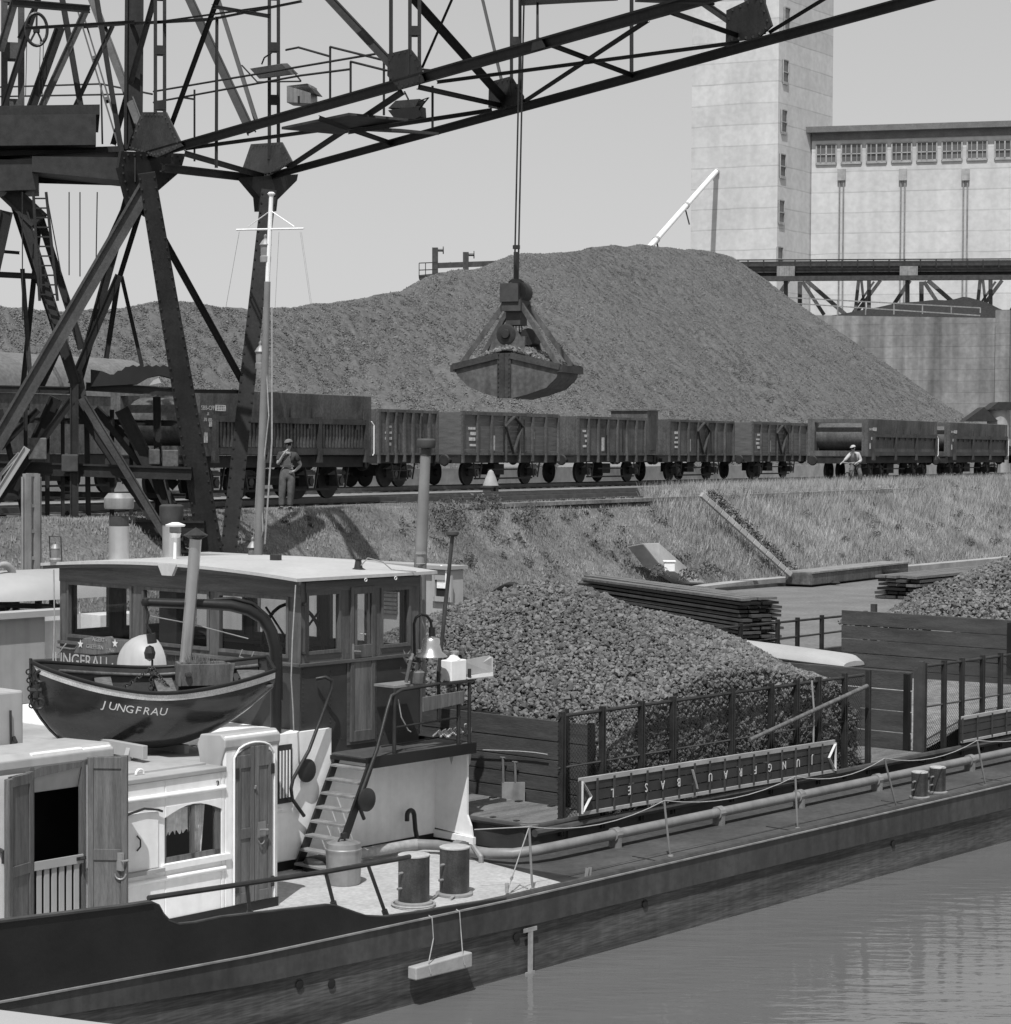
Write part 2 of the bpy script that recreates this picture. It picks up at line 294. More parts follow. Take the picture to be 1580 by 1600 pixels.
def rawmesh(name,v,f,m,parent=None,smooth=False):
    me=bpy.data.meshes.new(name); k=f.shape[1]; me.vertices.add(len(v)); me.vertices.foreach_set('co',np.ascontiguousarray(v,dtype=np.float32).ravel())
    me.loops.add(f.size); me.loops.foreach_set('vertex_index',np.ascontiguousarray(f,dtype=np.int32).ravel())
    me.polygons.add(len(f)); me.polygons.foreach_set('loop_start',np.arange(0,f.size,k,dtype=np.int32)); me.polygons.foreach_set('loop_total',np.full(len(f),k,dtype=np.int32))
    me.polygons.foreach_set('use_smooth',np.full(len(f),bool(smooth)))
    me.update(calc_edges=True); me.validate(); me.materials.append(M[m])
    o=bpy.data.objects.new(name,me); COL.objects.link(o)
    if parent is not None: o.parent=parent
    PM[o.name]=[list(r) for r in Matrix.Identity(4)]
    return o
def vnoise(x,y,s,seed=0):   # cheap smooth value noise on numpy arrays
    x=x/s+seed*17.3; y=y/s+seed*9.7; xi=np.floor(x);yi=np.floor(y);fx=x-xi;fy=y-yi; fx=fx*fx*(3-2*fx);fy=fy*fy*(3-2*fy)
    def h(a,b): t=np.sin(a*127.1+b*311.7+seed*74.7)*43758.5453; return t-np.floor(t)
    return (h(xi,yi)*(1-fx)+h(xi+1,yi)*fx)*(1-fy)+(h(xi,yi+1)*(1-fx)+h(xi+1,yi+1)*fx)*fy-.5
def gridmesh(xs,ys,fz): 
    X,Y=np.meshgrid(xs,ys); Zz=fz(X,Y); v=np.stack([X,Y,Zz],-1).reshape(-1,3); nx=len(xs);ny=len(ys)
    i=np.arange((ny-1)*nx).reshape(ny-1,nx)[:,:-1].ravel(); return v,np.stack([i,i+1,i+nx+1,i+nx],-1)
# ================================================================== SETTING
QZ=3.75
RD=np.array([math.sin(math.radians(29.3)),math.cos(math.radians(29.3)),0]); RN=np.array([-RD[1],RD[0],0])   # along the rails, away from the water
R0=aty(500,780,57.0); R0[2]=QZ
QF=frame(R0,RD)                                                 # quay frame: x along rails, y inland, z up from yard level
def q2w(x,y,z): return R0+RD*x+RN*y+Z*z
def toq(p): d=np.array(p)-R0; return np.array([d@RD,d@RN,d[2]])
def qy(px,py,y): return toq(onplane(px,py,R0+RN*y,RN))
# water
s=MB(WF); s.quad((-400,-60,0),(400,-60,0),(400,400,0),(-400,400,0)); w=s.build('water','water'); tag(w,kind='structure')
# bank edge lines in plan
T=[np.array(p) for p in (q2w(-70,-4.6,0),atz(520,797,QZ),atz(1076,775,QZ),atz(1580,757,QZ))]
tdir=(T[2]-T[1])/np.linalg.norm(T[2]-T[1]); T[0]=T[1]-tdir*60; T[3]=T[1]+tdir*64; T.append(T[1]+tdir*400)
tn=np.array([tdir[1],-tdir[0],0])
Ts=[-60,0,21.3,64,400]
K0=atz(1130,911,1.2);K1=atz(1580,870,1.2)
def kerbp(t):   # foot of the bank for parameter t along the top edge
    base=T[1]+tdir*t
    o0=(K0-T[1])@tn; t0=(K0-T[1])@tdir; o1=(K1-T[1])@tn; t1=(K1-T[1])@tdir
    f=max(0,(t-t0)/(t1-t0)); off=o0+(o1-o0)*min(f,2.0); p=base+tn*off; p[2]=1.2; return p
# bank
tt=np.concatenate([np.linspace(-60,70,261),np.linspace(75,400,40)]); rr=np.linspace(0,1,19)
bank_v=[];
for t in tt:
    a=kerbp(t); b=T[1]+tdir*t; b[2]=QZ
    for r_ in rr:
        p=lerp(a,b,r_); bulge=.12*math.sin(PI*r_); n_=float(vnoise(np.array(t),np.array(r_*3),1.7,3))*.28*math.sin(PI*min(1,r_*1.0)); p=p+tn*(n_+bulge)*.7+Z*(n_+bulge)*.6; bank_v.append(p)
nr=len(rr); i=np.arange((len(tt)-1)*nr).reshape(len(tt)-1,nr)[:,:-1].ravel()
bk=rawmesh('embankment',np.array(bank_v),np.stack([i,i+1,i+nr+1,i+nr],-1),'soil',None,True); tag(bk,kind='structure')
# yard ground to the horizon
def w2p(a): return (a[0],a[1],QZ)
far=T[1]+tdir*400
s=MB(WF); q=[T[1]-tdir*60,far, far+np.array([0,1500,0]), far+np.array([-2500,1500,0]), T[1]-tdir*60+np.array([-1500,0,0])]
s.add([w2p(x) for x in q],[(0,1,2,3,4)]); far2=MB(WF); g=s.build('ground','ground'); tag(g,kind='structure')
s=MB(WF); s.quad((-3000,401,-.3),(6000,401,-.3),(6000,5000,-.3),(-3000,5000,-.3)); g=s.build('far_ground','ground'); tag(g,kind='structure')
# kerb at the bank foot
s=MB(WF)
ts=np.linspace(-60,120,61)
for a,b in zip(ts[:-1],ts[1:]):
    p=kerbp(a)+tn*.25; q=kerbp(b)+tn*.25-tdir*.03
    s.beam((p[0],p[1],.3),(q[0],q[1],.3),.5,1.9)
kb=s.build('quay_kerb','stone'); tag(kb,'low pale stone kerb along the foot of the grassy bank','kerb')
# diagonal stone edging strip down the bank
s=MB(WF); a=atz(1092,776,QZ+.1); b=atz(1232,902,1.35)
for i in range(14):
    p=lerp(a,b,i/14);q=lerp(a,b,(i+.96)/14); s.beam(p+Z*.07+tn*.08,q+Z*.07+tn*.08,.13,.16)
e=s.build('edging_strip','stone',bevel=.02); tag(e,'narrow stone edging strip running diagonally down the bank','edging')
# concrete outfall head
c=atz(1085,905,1.25); top=c-tdir*1.4-tn*0; c2=aty(1005,852,c[1]-.6)
s=MB(WF); pa=aty(1100,912,63.4); pb=aty(1033,850,62.0); pc=aty(1003,850,60.6); pd=aty(1014,908,59.8)
s.prism([aty(1103,912,63.6),aty(1030,848,62.2),aty(1005,849,61.4),aty(1030,880,61.6),aty(1062,897,62.3),aty(1078,911,62.9)],tn*-.5-Z*.1); th=thing('drain_outfall','sloping concrete drain head in the bank with a pale box on it','drain',tuple(tob(c)))
s.build('wing_wall','stone',th,bevel=.03)
s=MB(WF); p=aty(1046,893,60.6); s.beam(p,p+Z*.26,.22,.3); s.beam(p+Z*.26,p+Z*.31,.28,.36); s.build('box','white',th,bevel=.02)
# ---------------- railway tracks
def track(name,y,label,x0=-40,x1=150):
    th=thing(name,label,'railway track',(x0,y,0),QF,'railway tracks on the quay'); s=MB(QF)
    for yy in (y,y+1.435):
        s.box(x0,x1,yy-.035,yy+.035,.05,.17)
    s.build('rail','rail',th)
    s=MB(QF); x=x0
    while x<x1: s.box(x,x+.24,y-.5,y+1.95,-.08,.05); x+=.65
    s.build('sleepers','under',th)
    s=MB(QF); s.box(x0,x1,y-.8,y+2.2,-.1,.008); s.build('ballast','ground',th)
    return th
Y2=8.0
track('railway_track',0,'nearest railway track, with the hopper wagons standing on it')
track('railway_track',-2.25,'empty track along the top of the bank, in front of all wagons',2.5,40)
track('railway_track',Y2,'railway track farther back, with the row of open wagons on it')
# low concrete wall seen under the wagons at the heap's foot
s=MB(QF); s.box(-30,110,Y2+3.6,Y2+3.9,0,.75); w=s.build('heap_wall','stone'); tag(w,'low pale wall at the foot of the heap, seen under the wagons','wall')
# ---------------- the big coke heap
SK=[(-260,462),(-120,460),(0,463),(60,466),(150,468),(220,470),(290,478),(330,486),(400,489),(440,482),(500,474),(560,469),(600,464),(640,455),(690,431),(750,411),(820,394),(900,386),(1000,383),(1060,386),(1100,392),(1130,400)]
SL=.70; TOE=Y2+4.2
ridge=[]
for px,py in SK:
    lo,hi=40.,260.
    for _ in range(40):
        Yd=(lo+hi)/2; p=aty(px,py,Yd); off=toq(p)[1]; need=TOE+(p[2]-QZ)/SL
        if off<need: lo=Yd
        else: hi=Yd
    ridge.append(aty(px,py,hi))
ridge=np.array(ridge)
RQ=np.array([toq(p) for p in ridge])
def heapz(X,Y):
    out=np.full(X.shape,-9.)
    for a,b in zip(RQ[:-1],RQ[1:]):
        dx,dy=b[0]-a[0],b[1]-a[1]; L=dx*dx+dy*dy; t=np.clip(((X-a[0])*dx+(Y-a[1])*dy)/L,0,1)
        d=np.hypot(X-a[0]-t*dx,Y-a[1]-t*dy); d=np.sqrt(d*d+.8)-.6; z=a[2]+(b[2]-a[2])*t-d*SL; out=np.maximum(out,z)
    # spur tipped against the left part
    for k_,oy,oz,sl_ in ((6,-2.5,-1.2,.62),(9,-3.,-1.2,.60),(11,-5,-2.2,.60),(13,-6.5,-3.2,.62),(17,-9,-5.2,.64),(20,-8,-4.9,.64)):
        d=np.hypot(X-RQ[k_][0],Y-RQ[k_][1]-oy); out=np.maximum(out,RQ[k_][2]+oz-d*sl_)
    out=out+vnoise(X,Y,9,1)*.7+vnoise(X,Y,3,2)*.30+vnoise(X,Y,1.1,3)*.1
    return np.maximum(out,-.3)
xs=np.arange(RQ[:,0].min()-18,RQ[:,0].max()+26,.30); ys=np.arange(TOE-.6,RQ[:,1].max()+12,.30)
v,f=gridmesh(xs,ys,heapz); v[:,2]+=rng.normal(0,.035,len(v)); vis=v[:,2]
Fq=np.array(QF); v=v@Fq[:3,:3].T+Fq[:3,3]
keep=(vis[f].max(1)>-.25); f=f[keep]
def heapmat():
    m=bpy.data.materials.new('coke_heap'); m.use_nodes=True; n=m.node_tree.nodes; l=m.node_tree.links; b=n['Principled BSDF']; b.inputs['Roughness'].default_value=.85; b.inputs['Specular IOR Level'].default_value=.2
    tc=n.new('ShaderNodeTexCoord')
    vo=n.new('ShaderNodeTexVoronoi'); vo.inputs['Scale'].default_value=6.5; l.new(tc.outputs['Object'],vo.inputs['Vector'])
    sp=n.new('ShaderNodeSeparateColor'); l.new(vo.outputs['Color'],sp.inputs[0])
    mr=n.new('ShaderNodeMapRange'); mr.inputs[3].default_value=.085; mr.inputs[4].default_value=.245; l.new(sp.outputs[0],mr.inputs[0])
    no=n.new('ShaderNodeTexNoise'); no.inputs['Scale'].default_value=.22; no.inputs['Detail'].default_value=5; l.new(tc.outputs['Object'],no.inputs['Vector'])
    m2=n.new('ShaderNodeMapRange'); m2.inputs[1].default_value=.35; m2.inputs[2].default_value=.65; m2.inputs[3].default_value=.86; m2.inputs[4].default_value=1.14; l.new(no.outputs[0],m2.inputs[0])
    mu=n.new('ShaderNodeMath'); mu.operation='MULTIPLY'; l.new(mr.outputs[0],mu.inputs[0]); l.new(m2.outputs[0],mu.inputs[1]); l.new(mu.outputs[0],b.inputs['Base Color'])
    bp=n.new('ShaderNodeBump'); bp.inputs['Strength'].default_value=1; bp.inputs['Distance'].default_value=.09; bp.invert=True; l.new(vo.outputs['Distance'],bp.inputs['Height']); l.new(bp.outputs[0],b.inputs['Normal']); return m
M['heap']=M['cokebase']
c_=toq(C0); hp=thing('coke_heap','x','heap',tuple(q2w(45,25,0)),WF)
Iv=-q2w(45,25,0); rawmesh('heap_base',v+Iv[None],f,'cokebaseh',hp,False)
nL=380000; hx=rng.uniform(xs[0],xs[-1],nL*3); hy=rng.uniform(ys[0],ys[-1],nL*3); hz_=heapz(hx,hy)
# only the slopes that can be seen from the water side
gx=(heapz(hx+.4,hy)-heapz(hx-.4,hy))/.8; gy=(heapz(hx,hy+.4)-heapz(hx,hy-.4))/.8
vw=np.stack([hx-c_[0],hy-c_[1],hz_-c_[2]],-1); facing=-( -gx*vw[:,0]-gy*vw[:,1]+vw[:,2])
k=(hz_>.6)&(facing>0); hx,hy,hz_=hx[k][:nL],hy[k][:nL],hz_[k][:nL]; print('LUMPS',len(hx),xs[0],xs[-1],ys[0],ys[-1])
lumps('coke_lumps',np.stack([hx,hy,hz_],-1),.088,'cokeh',hp,QF,simple=True)
tag(hp,'huge grey heap of coke filling the yard behind the wagons','heap')
# ---------------- silo building with tower
YT=240.
def P(px,py,Y): return aty(px,py,Y)
tower=thing('silo_building','tall pale concrete grain silo with a square tower and a long windowed wing','silo building',(0,0,0),frame(P(1215,650,YT),(1,0,0)))
zt=62.; c1=P(1215,300,YT); c0=P(1080,300,YT*1.016); c2=P(1300,300,YT*1.045); g0=QZ
def wallprism(pts,z0,z1,name,m,parent):
    s=MB(WF); s.prism([(p[0],p[1],z0) for p in pts],(0,0,z1-z0)); return s.build(name,m,parent)
back=c0+np.array([9,30,0]); back2=c2+np.array([-2,26,0])
wallprism([c0,c1,c2,back2,back],g0,zt,'tower','conc',tower)
b0=P(1268,300,YT*1.026); b1=P(1580,300,YT*1.026/1.022); bd=(b1-b0)/np.linalg.norm((b1-b0)[:2]); bd[2]=0; b1=b0+bd*75; bn=np.array([bd[1],-bd[0],0]) # towards camera
ztop=P(1268,206,YT*1.026)[2]; 
wallprism([b0,b1,b1-bn*25,b0-bn*25],g0,ztop-.2,'wing','conc',tower)
wallprism([b0-bd*.6+bn*1.0,b1+bn*1.0,b1-bn*25,b0-bd*.6-bn*25],ztop-.2,ztop+.45,'roof','sand',tower)
for k in range(9):   # factory windows with white bars
    pxa=1276+k*39.3+ (k>=7)*4; Yw=YT*1.05*(1-.022*(pxa-1268)/312)-.1
    a=onplane(pxa,226-k*.9,b0+bn*.05,bn); e=onplane(pxa+31,226-k*.9,b0+bn*.05,bn); zb=onplane(pxa,256-k*1.15,b0+bn*.05,bn)[2]
    s=MB(WF); s.prism([(a[0],a[1],zb),(e[0],e[1],zb),(e[0],e[1],a[2]),(a[0],a[1],a[2])],-bn*.1+Z*0); wn=s.build('window','pane',tower)
    s=MB(WF); wdt=np.linalg.norm((e-a)[:2]); ht=a[2]-zb
    for fx in (0,.25-.03,.5,.75+.03,1):
        p=a+bd*wdt*fx; s.beam((p[0],p[1],zb),(p[0],p[1],a[2]),.16 if fx in(0,.5,1) else .07,.12,up=bn)
    for fz in (0,.47,1):
        z=zb+ht*fz; s.beam((a[0],a[1],z),(e[0],e[1],z),.12,.11 if fz!=0 else .28)
    s2=MB(WF); s2.v=[tuple(np.array(x)+bn*.08) for x in s.v]; s2.f=s.f; s2.build('frame','stone',wn)
s=MB(WF); a=b0+bn*.1; s.beam((a[0],a[1],ztop-.55),(a[0]+bd[0]*75,a[1]+bd[1]*75,ztop-.55),.2,.9); s.build('fascia','sand',tower)
for px_ in (1315,1411,1509):
    a=onplane(px_,272,b0+bn*.4,bn); s=MB(WF); hw=onplane(px_+6.5,272,b0+bn*.4,bn)[0]-a[0]; z0=onplane(px_,282,b0+bn*.4,bn)[2]; z1=onplane(px_,263,b0+bn*.4,bn)[2]
    s.beam(a-bd*hw*.95+Z*(z0-a[2]),a-bd*hw*.95+Z*(z1-a[2]),.001,.001); s=MB(WF); s.prism([(a-bd*hw)*np.array([1,1,0])+Z*z0,(a+bd*hw)*np.array([1,1,0])+Z*z0,(a+bd*hw)*np.array([1,1,0])+Z*z1,(a-bd*hw)*np.array([1,1,0])+Z*z1],-bn*.39)
    hb=s.build('hopper_box','stone',tower,bevel=.05)
    s=MB(WF)
    for o_ in (-.22,.22): s.tube([(a+bd*o_-bn*.25)*np.array([1,1,0])+Z*z0,(a+bd*o_-bn*.25)*np.array([1,1,0])+Z*10],.10,6)
    s.build('downpipe','galv',hb)
# tower windows on the side face
fd=(c2-c1); fd[2]=0; fd/=np.linalg.norm(fd); fn=np.array([fd[1],-fd[0],0])
for py in (30,112,190,259,331,404):
    px_=1229-(py-30)*.030
    p=onplane(px_,py,c1,fn); hh=abs(onplane(px_,py+18,c1,fn)[2]-p[2]); s=MB(WF); wv=fd*.62
    def F3(q,z): return np.array([q[0],q[1],z])
    s.prism([F3(p-wv,p[2]-hh),F3(p+wv,p[2]-hh),F3(p+wv,p[2]+hh),F3(p-wv,p[2]+hh)],fn*.06); wn=s.build('window','pane',tower)
    s=MB(WF)
    for z in (-1,-.05,1): s.beam(F3(p-wv+fn*.12,p[2]+hh*z),F3(p+wv+fn*.12,p[2]+hh*z),.12,.12 if z>-1 else .3)
    for x in (-1,1): s.beam(F3(p+wv*x+fn*.12,p[2]-hh),F3(p+wv*x+fn*.12,p[2]+hh),.08,.12)
    s.build('frame','stone',wn)
# chute pipe down from the tower to the heap
fl=(c1-c0); fl[2]=0; fl/=np.linalg.norm(fl); ln=np.array([fl[1],-fl[0],0])
pt=onplane(1120,268,c0,ln)+ln*.15; pb=aty(1017,384,YT-34)
pb2=pb+(pb-pt)*.08
chute=thing('loading_chute','long white sloping chute pipe from the tower down to the heap top','chute',tuple(pt),WF)
s=MB(WF); s.tube([pt,pb2],.28,12); cp=s.build('pipe','white',chute,smooth=40)
s=MB(WF)
for t in (.0,.5,.93): q=lerp(pt,pb,t); s.tube([q-(pb-pt)/np.linalg.norm(pb-pt)*.3,q+(pb-pt)/np.linalg.norm(pb-pt)*.3],.36,12)
s.build('flange','grey_paint',chute)
s=MB(WF)
for t in (.52,.93): q=lerp(pt,pb,t); s.beam(q,q-Z*1.8+fl*.5,.12,.12)
s.build('bracket','blackmetal',chute)
# ---------------- retaining wall, fine heap, conveyor bridge
YWL=176.
a=aty(1225,487,YWL); b=aty(1569,497,YWL-6); wd=(b-a);wd[2]=0;wd/=np.linalg.norm(wd); wn_=np.array([wd[1],-wd[0],0])
bun=thing('bunker_wall','high stained concrete bunker wall right of the coke heap','bunker wall',(a[0],a[1],QZ),WF)
s=MB(WF); s.prism([(a[0]-wd[0]*8,a[1]-wd[1]*8,QZ),(b[0],b[1],QZ),(b[0],b[1],b[2]),(a[0]-wd[0]*8,a[1]-wd[1]*8,a[2])],-wn_*1.2); s.build('wall','conc2',bun)
s=MB(WF); s.beam((b[0],b[1],QZ),(b[0],b[1],b[2]+.6),1.1,1.6,up=wn_); s.build('end_pier','conc2',bun)
c=b+wd*.5; e=c+wd*30; s=MB(WF); s.prism([(c[0],c[1],QZ),(e[0],e[1],QZ),(e[0],e[1],b[2]-1),(c[0],c[1],b[2]-1)],-wn_*1.2); s.build('wall','conc2',bun)
s=MB(WF)
for k,z in enumerate((3.4,2.2)):
    p=onplane(1180,462+k*8,a-wn_*1.0,wn_); q=onplane(1532,481+k*12,a-wn_*1.0,wn_); s.beam(p,q,.09,.09)
for k in range(9):
    q=lerp(onplane(1180,462,a-wn_*1.0,wn_),onplane(1532,481,a-wn_*1.0,wn_),k/8); s.beam(q,(q[0],q[1],a[2]-.3),.09,.09)
s.build('railing','galv',bun)
# dark fine coal behind the wall
pk=[aty(x,y,YWL+7) for x,y in ((1300,492),(1350,484),(1400,474),(1440,472),(1480,468),(1508,464),(1535,472),(1580,487),(1640,498))]
xs=np.arange(pk[0][0]-4,pk[-1][0]+6,.5); ys=np.arange(YWL-3,YWL+22,.5)
def dz(X,Y):
    out=np.full(X.shape,QZ)
    for p,q in zip(pk[:-1],pk[1:]):
        dx,dy=q[0]-p[0],q[1]-p[1];t=np.clip(((X-p[0])*dx+(Y-p[1])*dy)/(dx*dx+dy*dy),0,1); out=np.maximum(out,p[2]+(q[2]-p[2])*t-np.hypot(X-p[0]-t*dx,Y-p[1]-t*dy)*.6)
    return out+vnoise(X,Y,1.5,4)*.25
v,f=gridmesh(xs,ys,dz); 
sel=((v[f][:,:,:2].mean(1)-np.array(a[:2]))@(-wn_[:2]))>.9
hp2=rawmesh('dust_coal_heap',v,f[sel],'fine'); tag(hp2,'dark heap of fine coal behind the high concrete bunker wall','heap')
# conveyor bridge on trestles
YB=186.
cv=thing('conveyor_bridge','long steel conveyor bridge on braced trestle legs right of the heap','conveyor bridge',tuple(aty(1400,480,YB)),WF)
l0=aty(1100,412,YB); l1=aty(1800,406,YB-4); ld=(l1-l0)/np.linalg.norm(l1-l0); nb=np.array([ld[1],-ld[0],0])
def L(px,py,off=0.): return onplane(px,py,l0+nb*off,nb)
s=MB(WF)
for py,h,off in ((418,.95,0),(430,.45,-.6),(436,.4,1.0),(418,.8,-3)): s.beam(L(1100,py,off),L(1800,py-4,off),.5,h)
s.build('girder','under',cv)
s=MB(WF)
for off in (.6,-3.4):
    for py in (406.5,411): s.beam(L(1100,py,off),L(1800,py-3,off),.07,.10)
    px_=1120
    while px_<1800: s.beam(L(px_,406,off),L(px_,418,off),.10,.10); px_+=24.5
s.build('railing','blackmetal',cv)
for k,xc in enumerate((1246,1436,1626)):
    s=MB(WF)
    for dx0,dx1,w in ((-45,-108,.35),(45,-2,.45),(-50,2,.45)):pass
    for (xa,ya,xb,yb,wd_,of) in ((-18,436,-18,492,.34,0),(4,440,4,492,.34,-2),(14,438,76,492,.34,0),(-14,438,-50,492,.34,-2),(8,440,42,492,.3,-2.5),(96,436,90,492,.26,0),(112,436,112,492,.3,0),(100,436,106,492,.2,-2),(120,440,84,492,.18,-2),(-60,438,-100,492,.3,-2)):
        s.beam(L(xc+xa,ya,of),L(xc+xb,yb,of),wd_*.8,wd_)
    lg=s.build('trestle','wagon',cv)
    # continue the legs down behind the wall
    s=MB(WF)
    for xa in (-18,112):
        p=L(xc+xa,491,-.0); s.beam(p,(p[0],p[1],QZ),.6,.6)
    s.build('footing','under',lg)
for xc in (1228,1420): 
    s=MB(WF); s.beam(L(xc-14,426,.7),L(xc+14,426,.7),.15,1.1); s.build('junction_box','galv',cv)
# buffers stand on the platform left of the heap top
YP=190.
pl=thing('buffer_platform','small railed platform with two posts carrying round buffers, behind the heap','platform',tuple(aty(690,440,YP)),WF)
def PP(px,py,d=0.): return aty(px,py,YP+d)
s=MB(WF); s.beam(PP(655,434),PP(790,420),1.6,.35); s.beam(PP(680,415),PP(790,411),.3,.45); s.beam(PP(680,430),PP(790,424),.3,.4);s.build('deck','under',pl)
for (x,yt) in ((680,387),(728,394)):
    s=MB(WF); s.beam(PP(x,yt),PP(x,440),.5,.5); po=s.build('post','under',pl)
    s=MB(WF); s.tube([PP(x,yt+4),PP(x+12,yt+4)],.12,8); s.tube([PP(x+12,yt+4),PP(x+13.5,yt+4)],.33,14); s.build('buffer','blackmetal',po)
s=MB(WF)
for py in (411,422,432): s.beam(PP(655,py,-.8),PP(683,py-1,-.8),.06,.08)
for px_ in (655,665,676): s.beam(PP(px_,411,-.8),PP(px_,434,-.8),.07,.07)
s.build('railing','blackmetal',pl)
s=MB(WF); s.prism([PP(703,417),PP(722,417),PP(703,409)],(0,.4,0)); s.build('wedge','under',pl)
# hopper outlet at the right end, above the last wagons
ho=thing('loading_hopper','dark funnel roof on a pale round pier at the right end of the wagons','loading hopper',tuple(aty(1550,700,150)),WF)
s=MB(WF); s.prism([aty(1508,658,150),aty(1560,658,150),aty(1538,636,150)],(0,2,0)); s.prism([aty(1560,628,150),aty(1600,628,150),aty(1600,640,150),aty(1545,640,150)],(0,2.5,0)); s.build('funnel','blackmetal',ho)
s=MB(WF); p=aty(1560,640,151); s.tube([p,(p[0],p[1],QZ)],.75,18); s.build('pier','stone',ho,smooth=40)
# ================================================================== WAGONS (quay frame)
def wheelset(mb,x,y,z0=.17,r=.47):
    for yy in (y-.02,y+1.435-.08): mb.lathe((x,yy,z0+r),[(.12,-.12),(.14,0),(r,0),(r,.1),(r*.93,.13),(.15,.06)],20,ax=1)
def undercarriage(th,x0,x1,y,axles):
    L_=x1-x0; s=MB(QF)
    s.box(x0+.05,x1-.05,y-.55,y-.42,1.0,1.28); s.box(x0+.05,x1-.05,y+1.85,y+1.98,1.0,1.28); s.box(x0,x0+.12,y-.6,y+2.0,.98,1.3); s.box(x1-.12,x1,y-.6,y+2.0,.98,1.3); s.box(x0,x1,y-.5,y+1.95,1.20,1.27)
    s.build('underframe','wagond',th)
    for a in axles:
        s=MB(QF); wheelset(s,x0+a,y); w=s.split('wheel','wagond',th,smooth=35)[0]
        s=MB(QF); s.box(x0+a-.13,x0+a+.13,y-.42,y-.14,.5,.78); s.tube([(x0+a,y-.42,.64),(x0+a,y-.47,.64)],.1,10)
        for k in range(4): s.box(x0+a-.5+k*.1,x0+a+.5-k*.1,y-.36,y-.24,.80+k*.035,.83+k*.035)
        for d in (-.3,.3): s.beam((x0+a+d,y-.45,1.0),(x0+a+d*.5,y-.45,.45),.05,.03)
        s.build('axle_box','under',w)
    for xx,sg in((x0,-1),(x1,1)):
        for yy in (y-.18,y+1.6):
            s=MB(QF); s.tube([(xx,yy,1.1),(xx+sg*.38,yy,1.1)],.07,8); s.lathe((xx+sg*.38,yy,1.1),[(.2,0),(.22,.03*sg),(.18,.07*sg)],14,ax=0)
            s.build('buffer','wagond',th)
    s=MB(QF); s.beam((x0+axles[0],y-.3,.42),(x0+axles[-1],y-.3,.42),.03,.06); s.box(x0+L_*.45,x0+L_*.55,y-.1,y+1.2,.55,.95); s.beam((x0+L_*.3,y-.45,.75),(x0+L_*.6,y-.45,.75),.03,.05); s.build('brake_gear','wagond',th)
def marks(th,rects,y):
    s=MB(QF)
    for (x,z,w,h) in rects: s.box(x,x+w,y-.012,y-.001,z,z+h)
    s.build('marking','mark',th)
def small_text(th,items,y,m='mark'):
    s=MB(QF)
    for (t,x,z,sz) in items: text_mb(s,t,sz,lambda a,b,c,x=x,z=z:(x+a,y-.012-c,z+b),.003)
    s.build('lettering',m,th)
def open_wagon(x0,x1,y,plank,label,brace=True,cab=False,top=2.82,grp='open wagons in the row behind'):
    th=thing('open_wagon',label,'railway wagon',(x0,y,0),QF,grp); L_=x1-x0; yn=y-.62; yf=y+2.05
    if L_>9: ax=(1.3,L_*.36,L_*.64,L_-1.3) if cab else (1.4,L_-1.4)
    else: ax=(1.5,L_-1.5)
    undercarriage(th,x0,x1,y,ax)
    xe=x1-(1.1 if cab else 0); s=MB(QF)
    for yy in (yn,yf-.06):
        if plank:
            z=1.3
            while z<top-.02: s.box(x0+.02,xe-.02,yy+.002,yy+.06,z,z+.165); z+=.175
        else: s.box(x0+.02,xe-.02,yy,yy+.05,1.3,top)
    for xx in (x0+.02,xe-.08): s.box(xx,xx+.06,yn+.06,yf-.06,1.3,top)
    s.box(x0+.05,xe-.05,yn+.07,yf-.07,1.3,1.36); body=s.build('body','wagonp' if plank else 'wagon',th)
    s=MB(QF); s.box(x0,xe,yn-.07,yn-.002,top-.09,top+.01); s.box(x0,xe,yn-.05,yn-.003,1.28,1.36); s.box(x0,xe,yf,yf+.06,top-.08,top+.01); s.build('top_rail','wagon',th)
    n=8 if L_>8.5 else 7; s=MB(QF)
    for i in range(n+1):
        if brace and i==n//2 and n%2==0: continue
        x=x0+.06+(xe-x0-.12)*i/n; s.box(x-.05,x+.05,yn-.09,yn-.003,1.05 if i%2 else 1.0,top-.09)
    s.split('rib','wagon',th)
    if brace:
        xm=(x0+xe)/2; s=MB(QF); yb=yn-.1
        for sg in (-1,1):
            s.beam((xm,yb,1.35),(xm+sg*.62,yb-.01,top-.45),.05,.1,up=(0,1,0)); s.beam((xm+sg*.72,yb-.02,top-.5),(xm,yb-.02,top-.1),.05,.13,up=(0,1,0))
        s.build('door_brace','cranel',th)
    s=MB(QF)
    for sg in (-1,1): s.box((x0+xe)/2+sg*.78-.02,(x0+xe)/2+sg*.78+.02,yn-.13,yn-.09,1.4,top-.2)
    s.split('door_bar','wagond',th)
    if cab:
        s=MB(QF); s.box(x1-1.05,x1,y-.7,y+1.0,1.3,top+.32); s.box(x1-1.12,x1+.06,y-.75,y+1.05,top+.32,top+.38); c=s.build('brake_cabin','wagon',th)
        s=MB(QF); s.box(x1-.8,x1-.25,y-.73,y-.70,1.5,top+.15); s.build('door','under',c)
    r=[(x0+.5+rnd.random()*.3,1.6+.2*k,.25+.3*rnd.random(),.07+.05*rnd.random()) for k in range(4)]+[(x0+L_*.3,1.45,.22,.55),(x0+L_*.72,1.9,.14,.25)]
    marks(th,r,yn-.002); return th
def qx(px,y,py=700): return qy(px,py,y)[0]
yB=Y2-.62
E_=[(586,685),(718,874),(899,1027),(1042,1147),(1173,1262)]
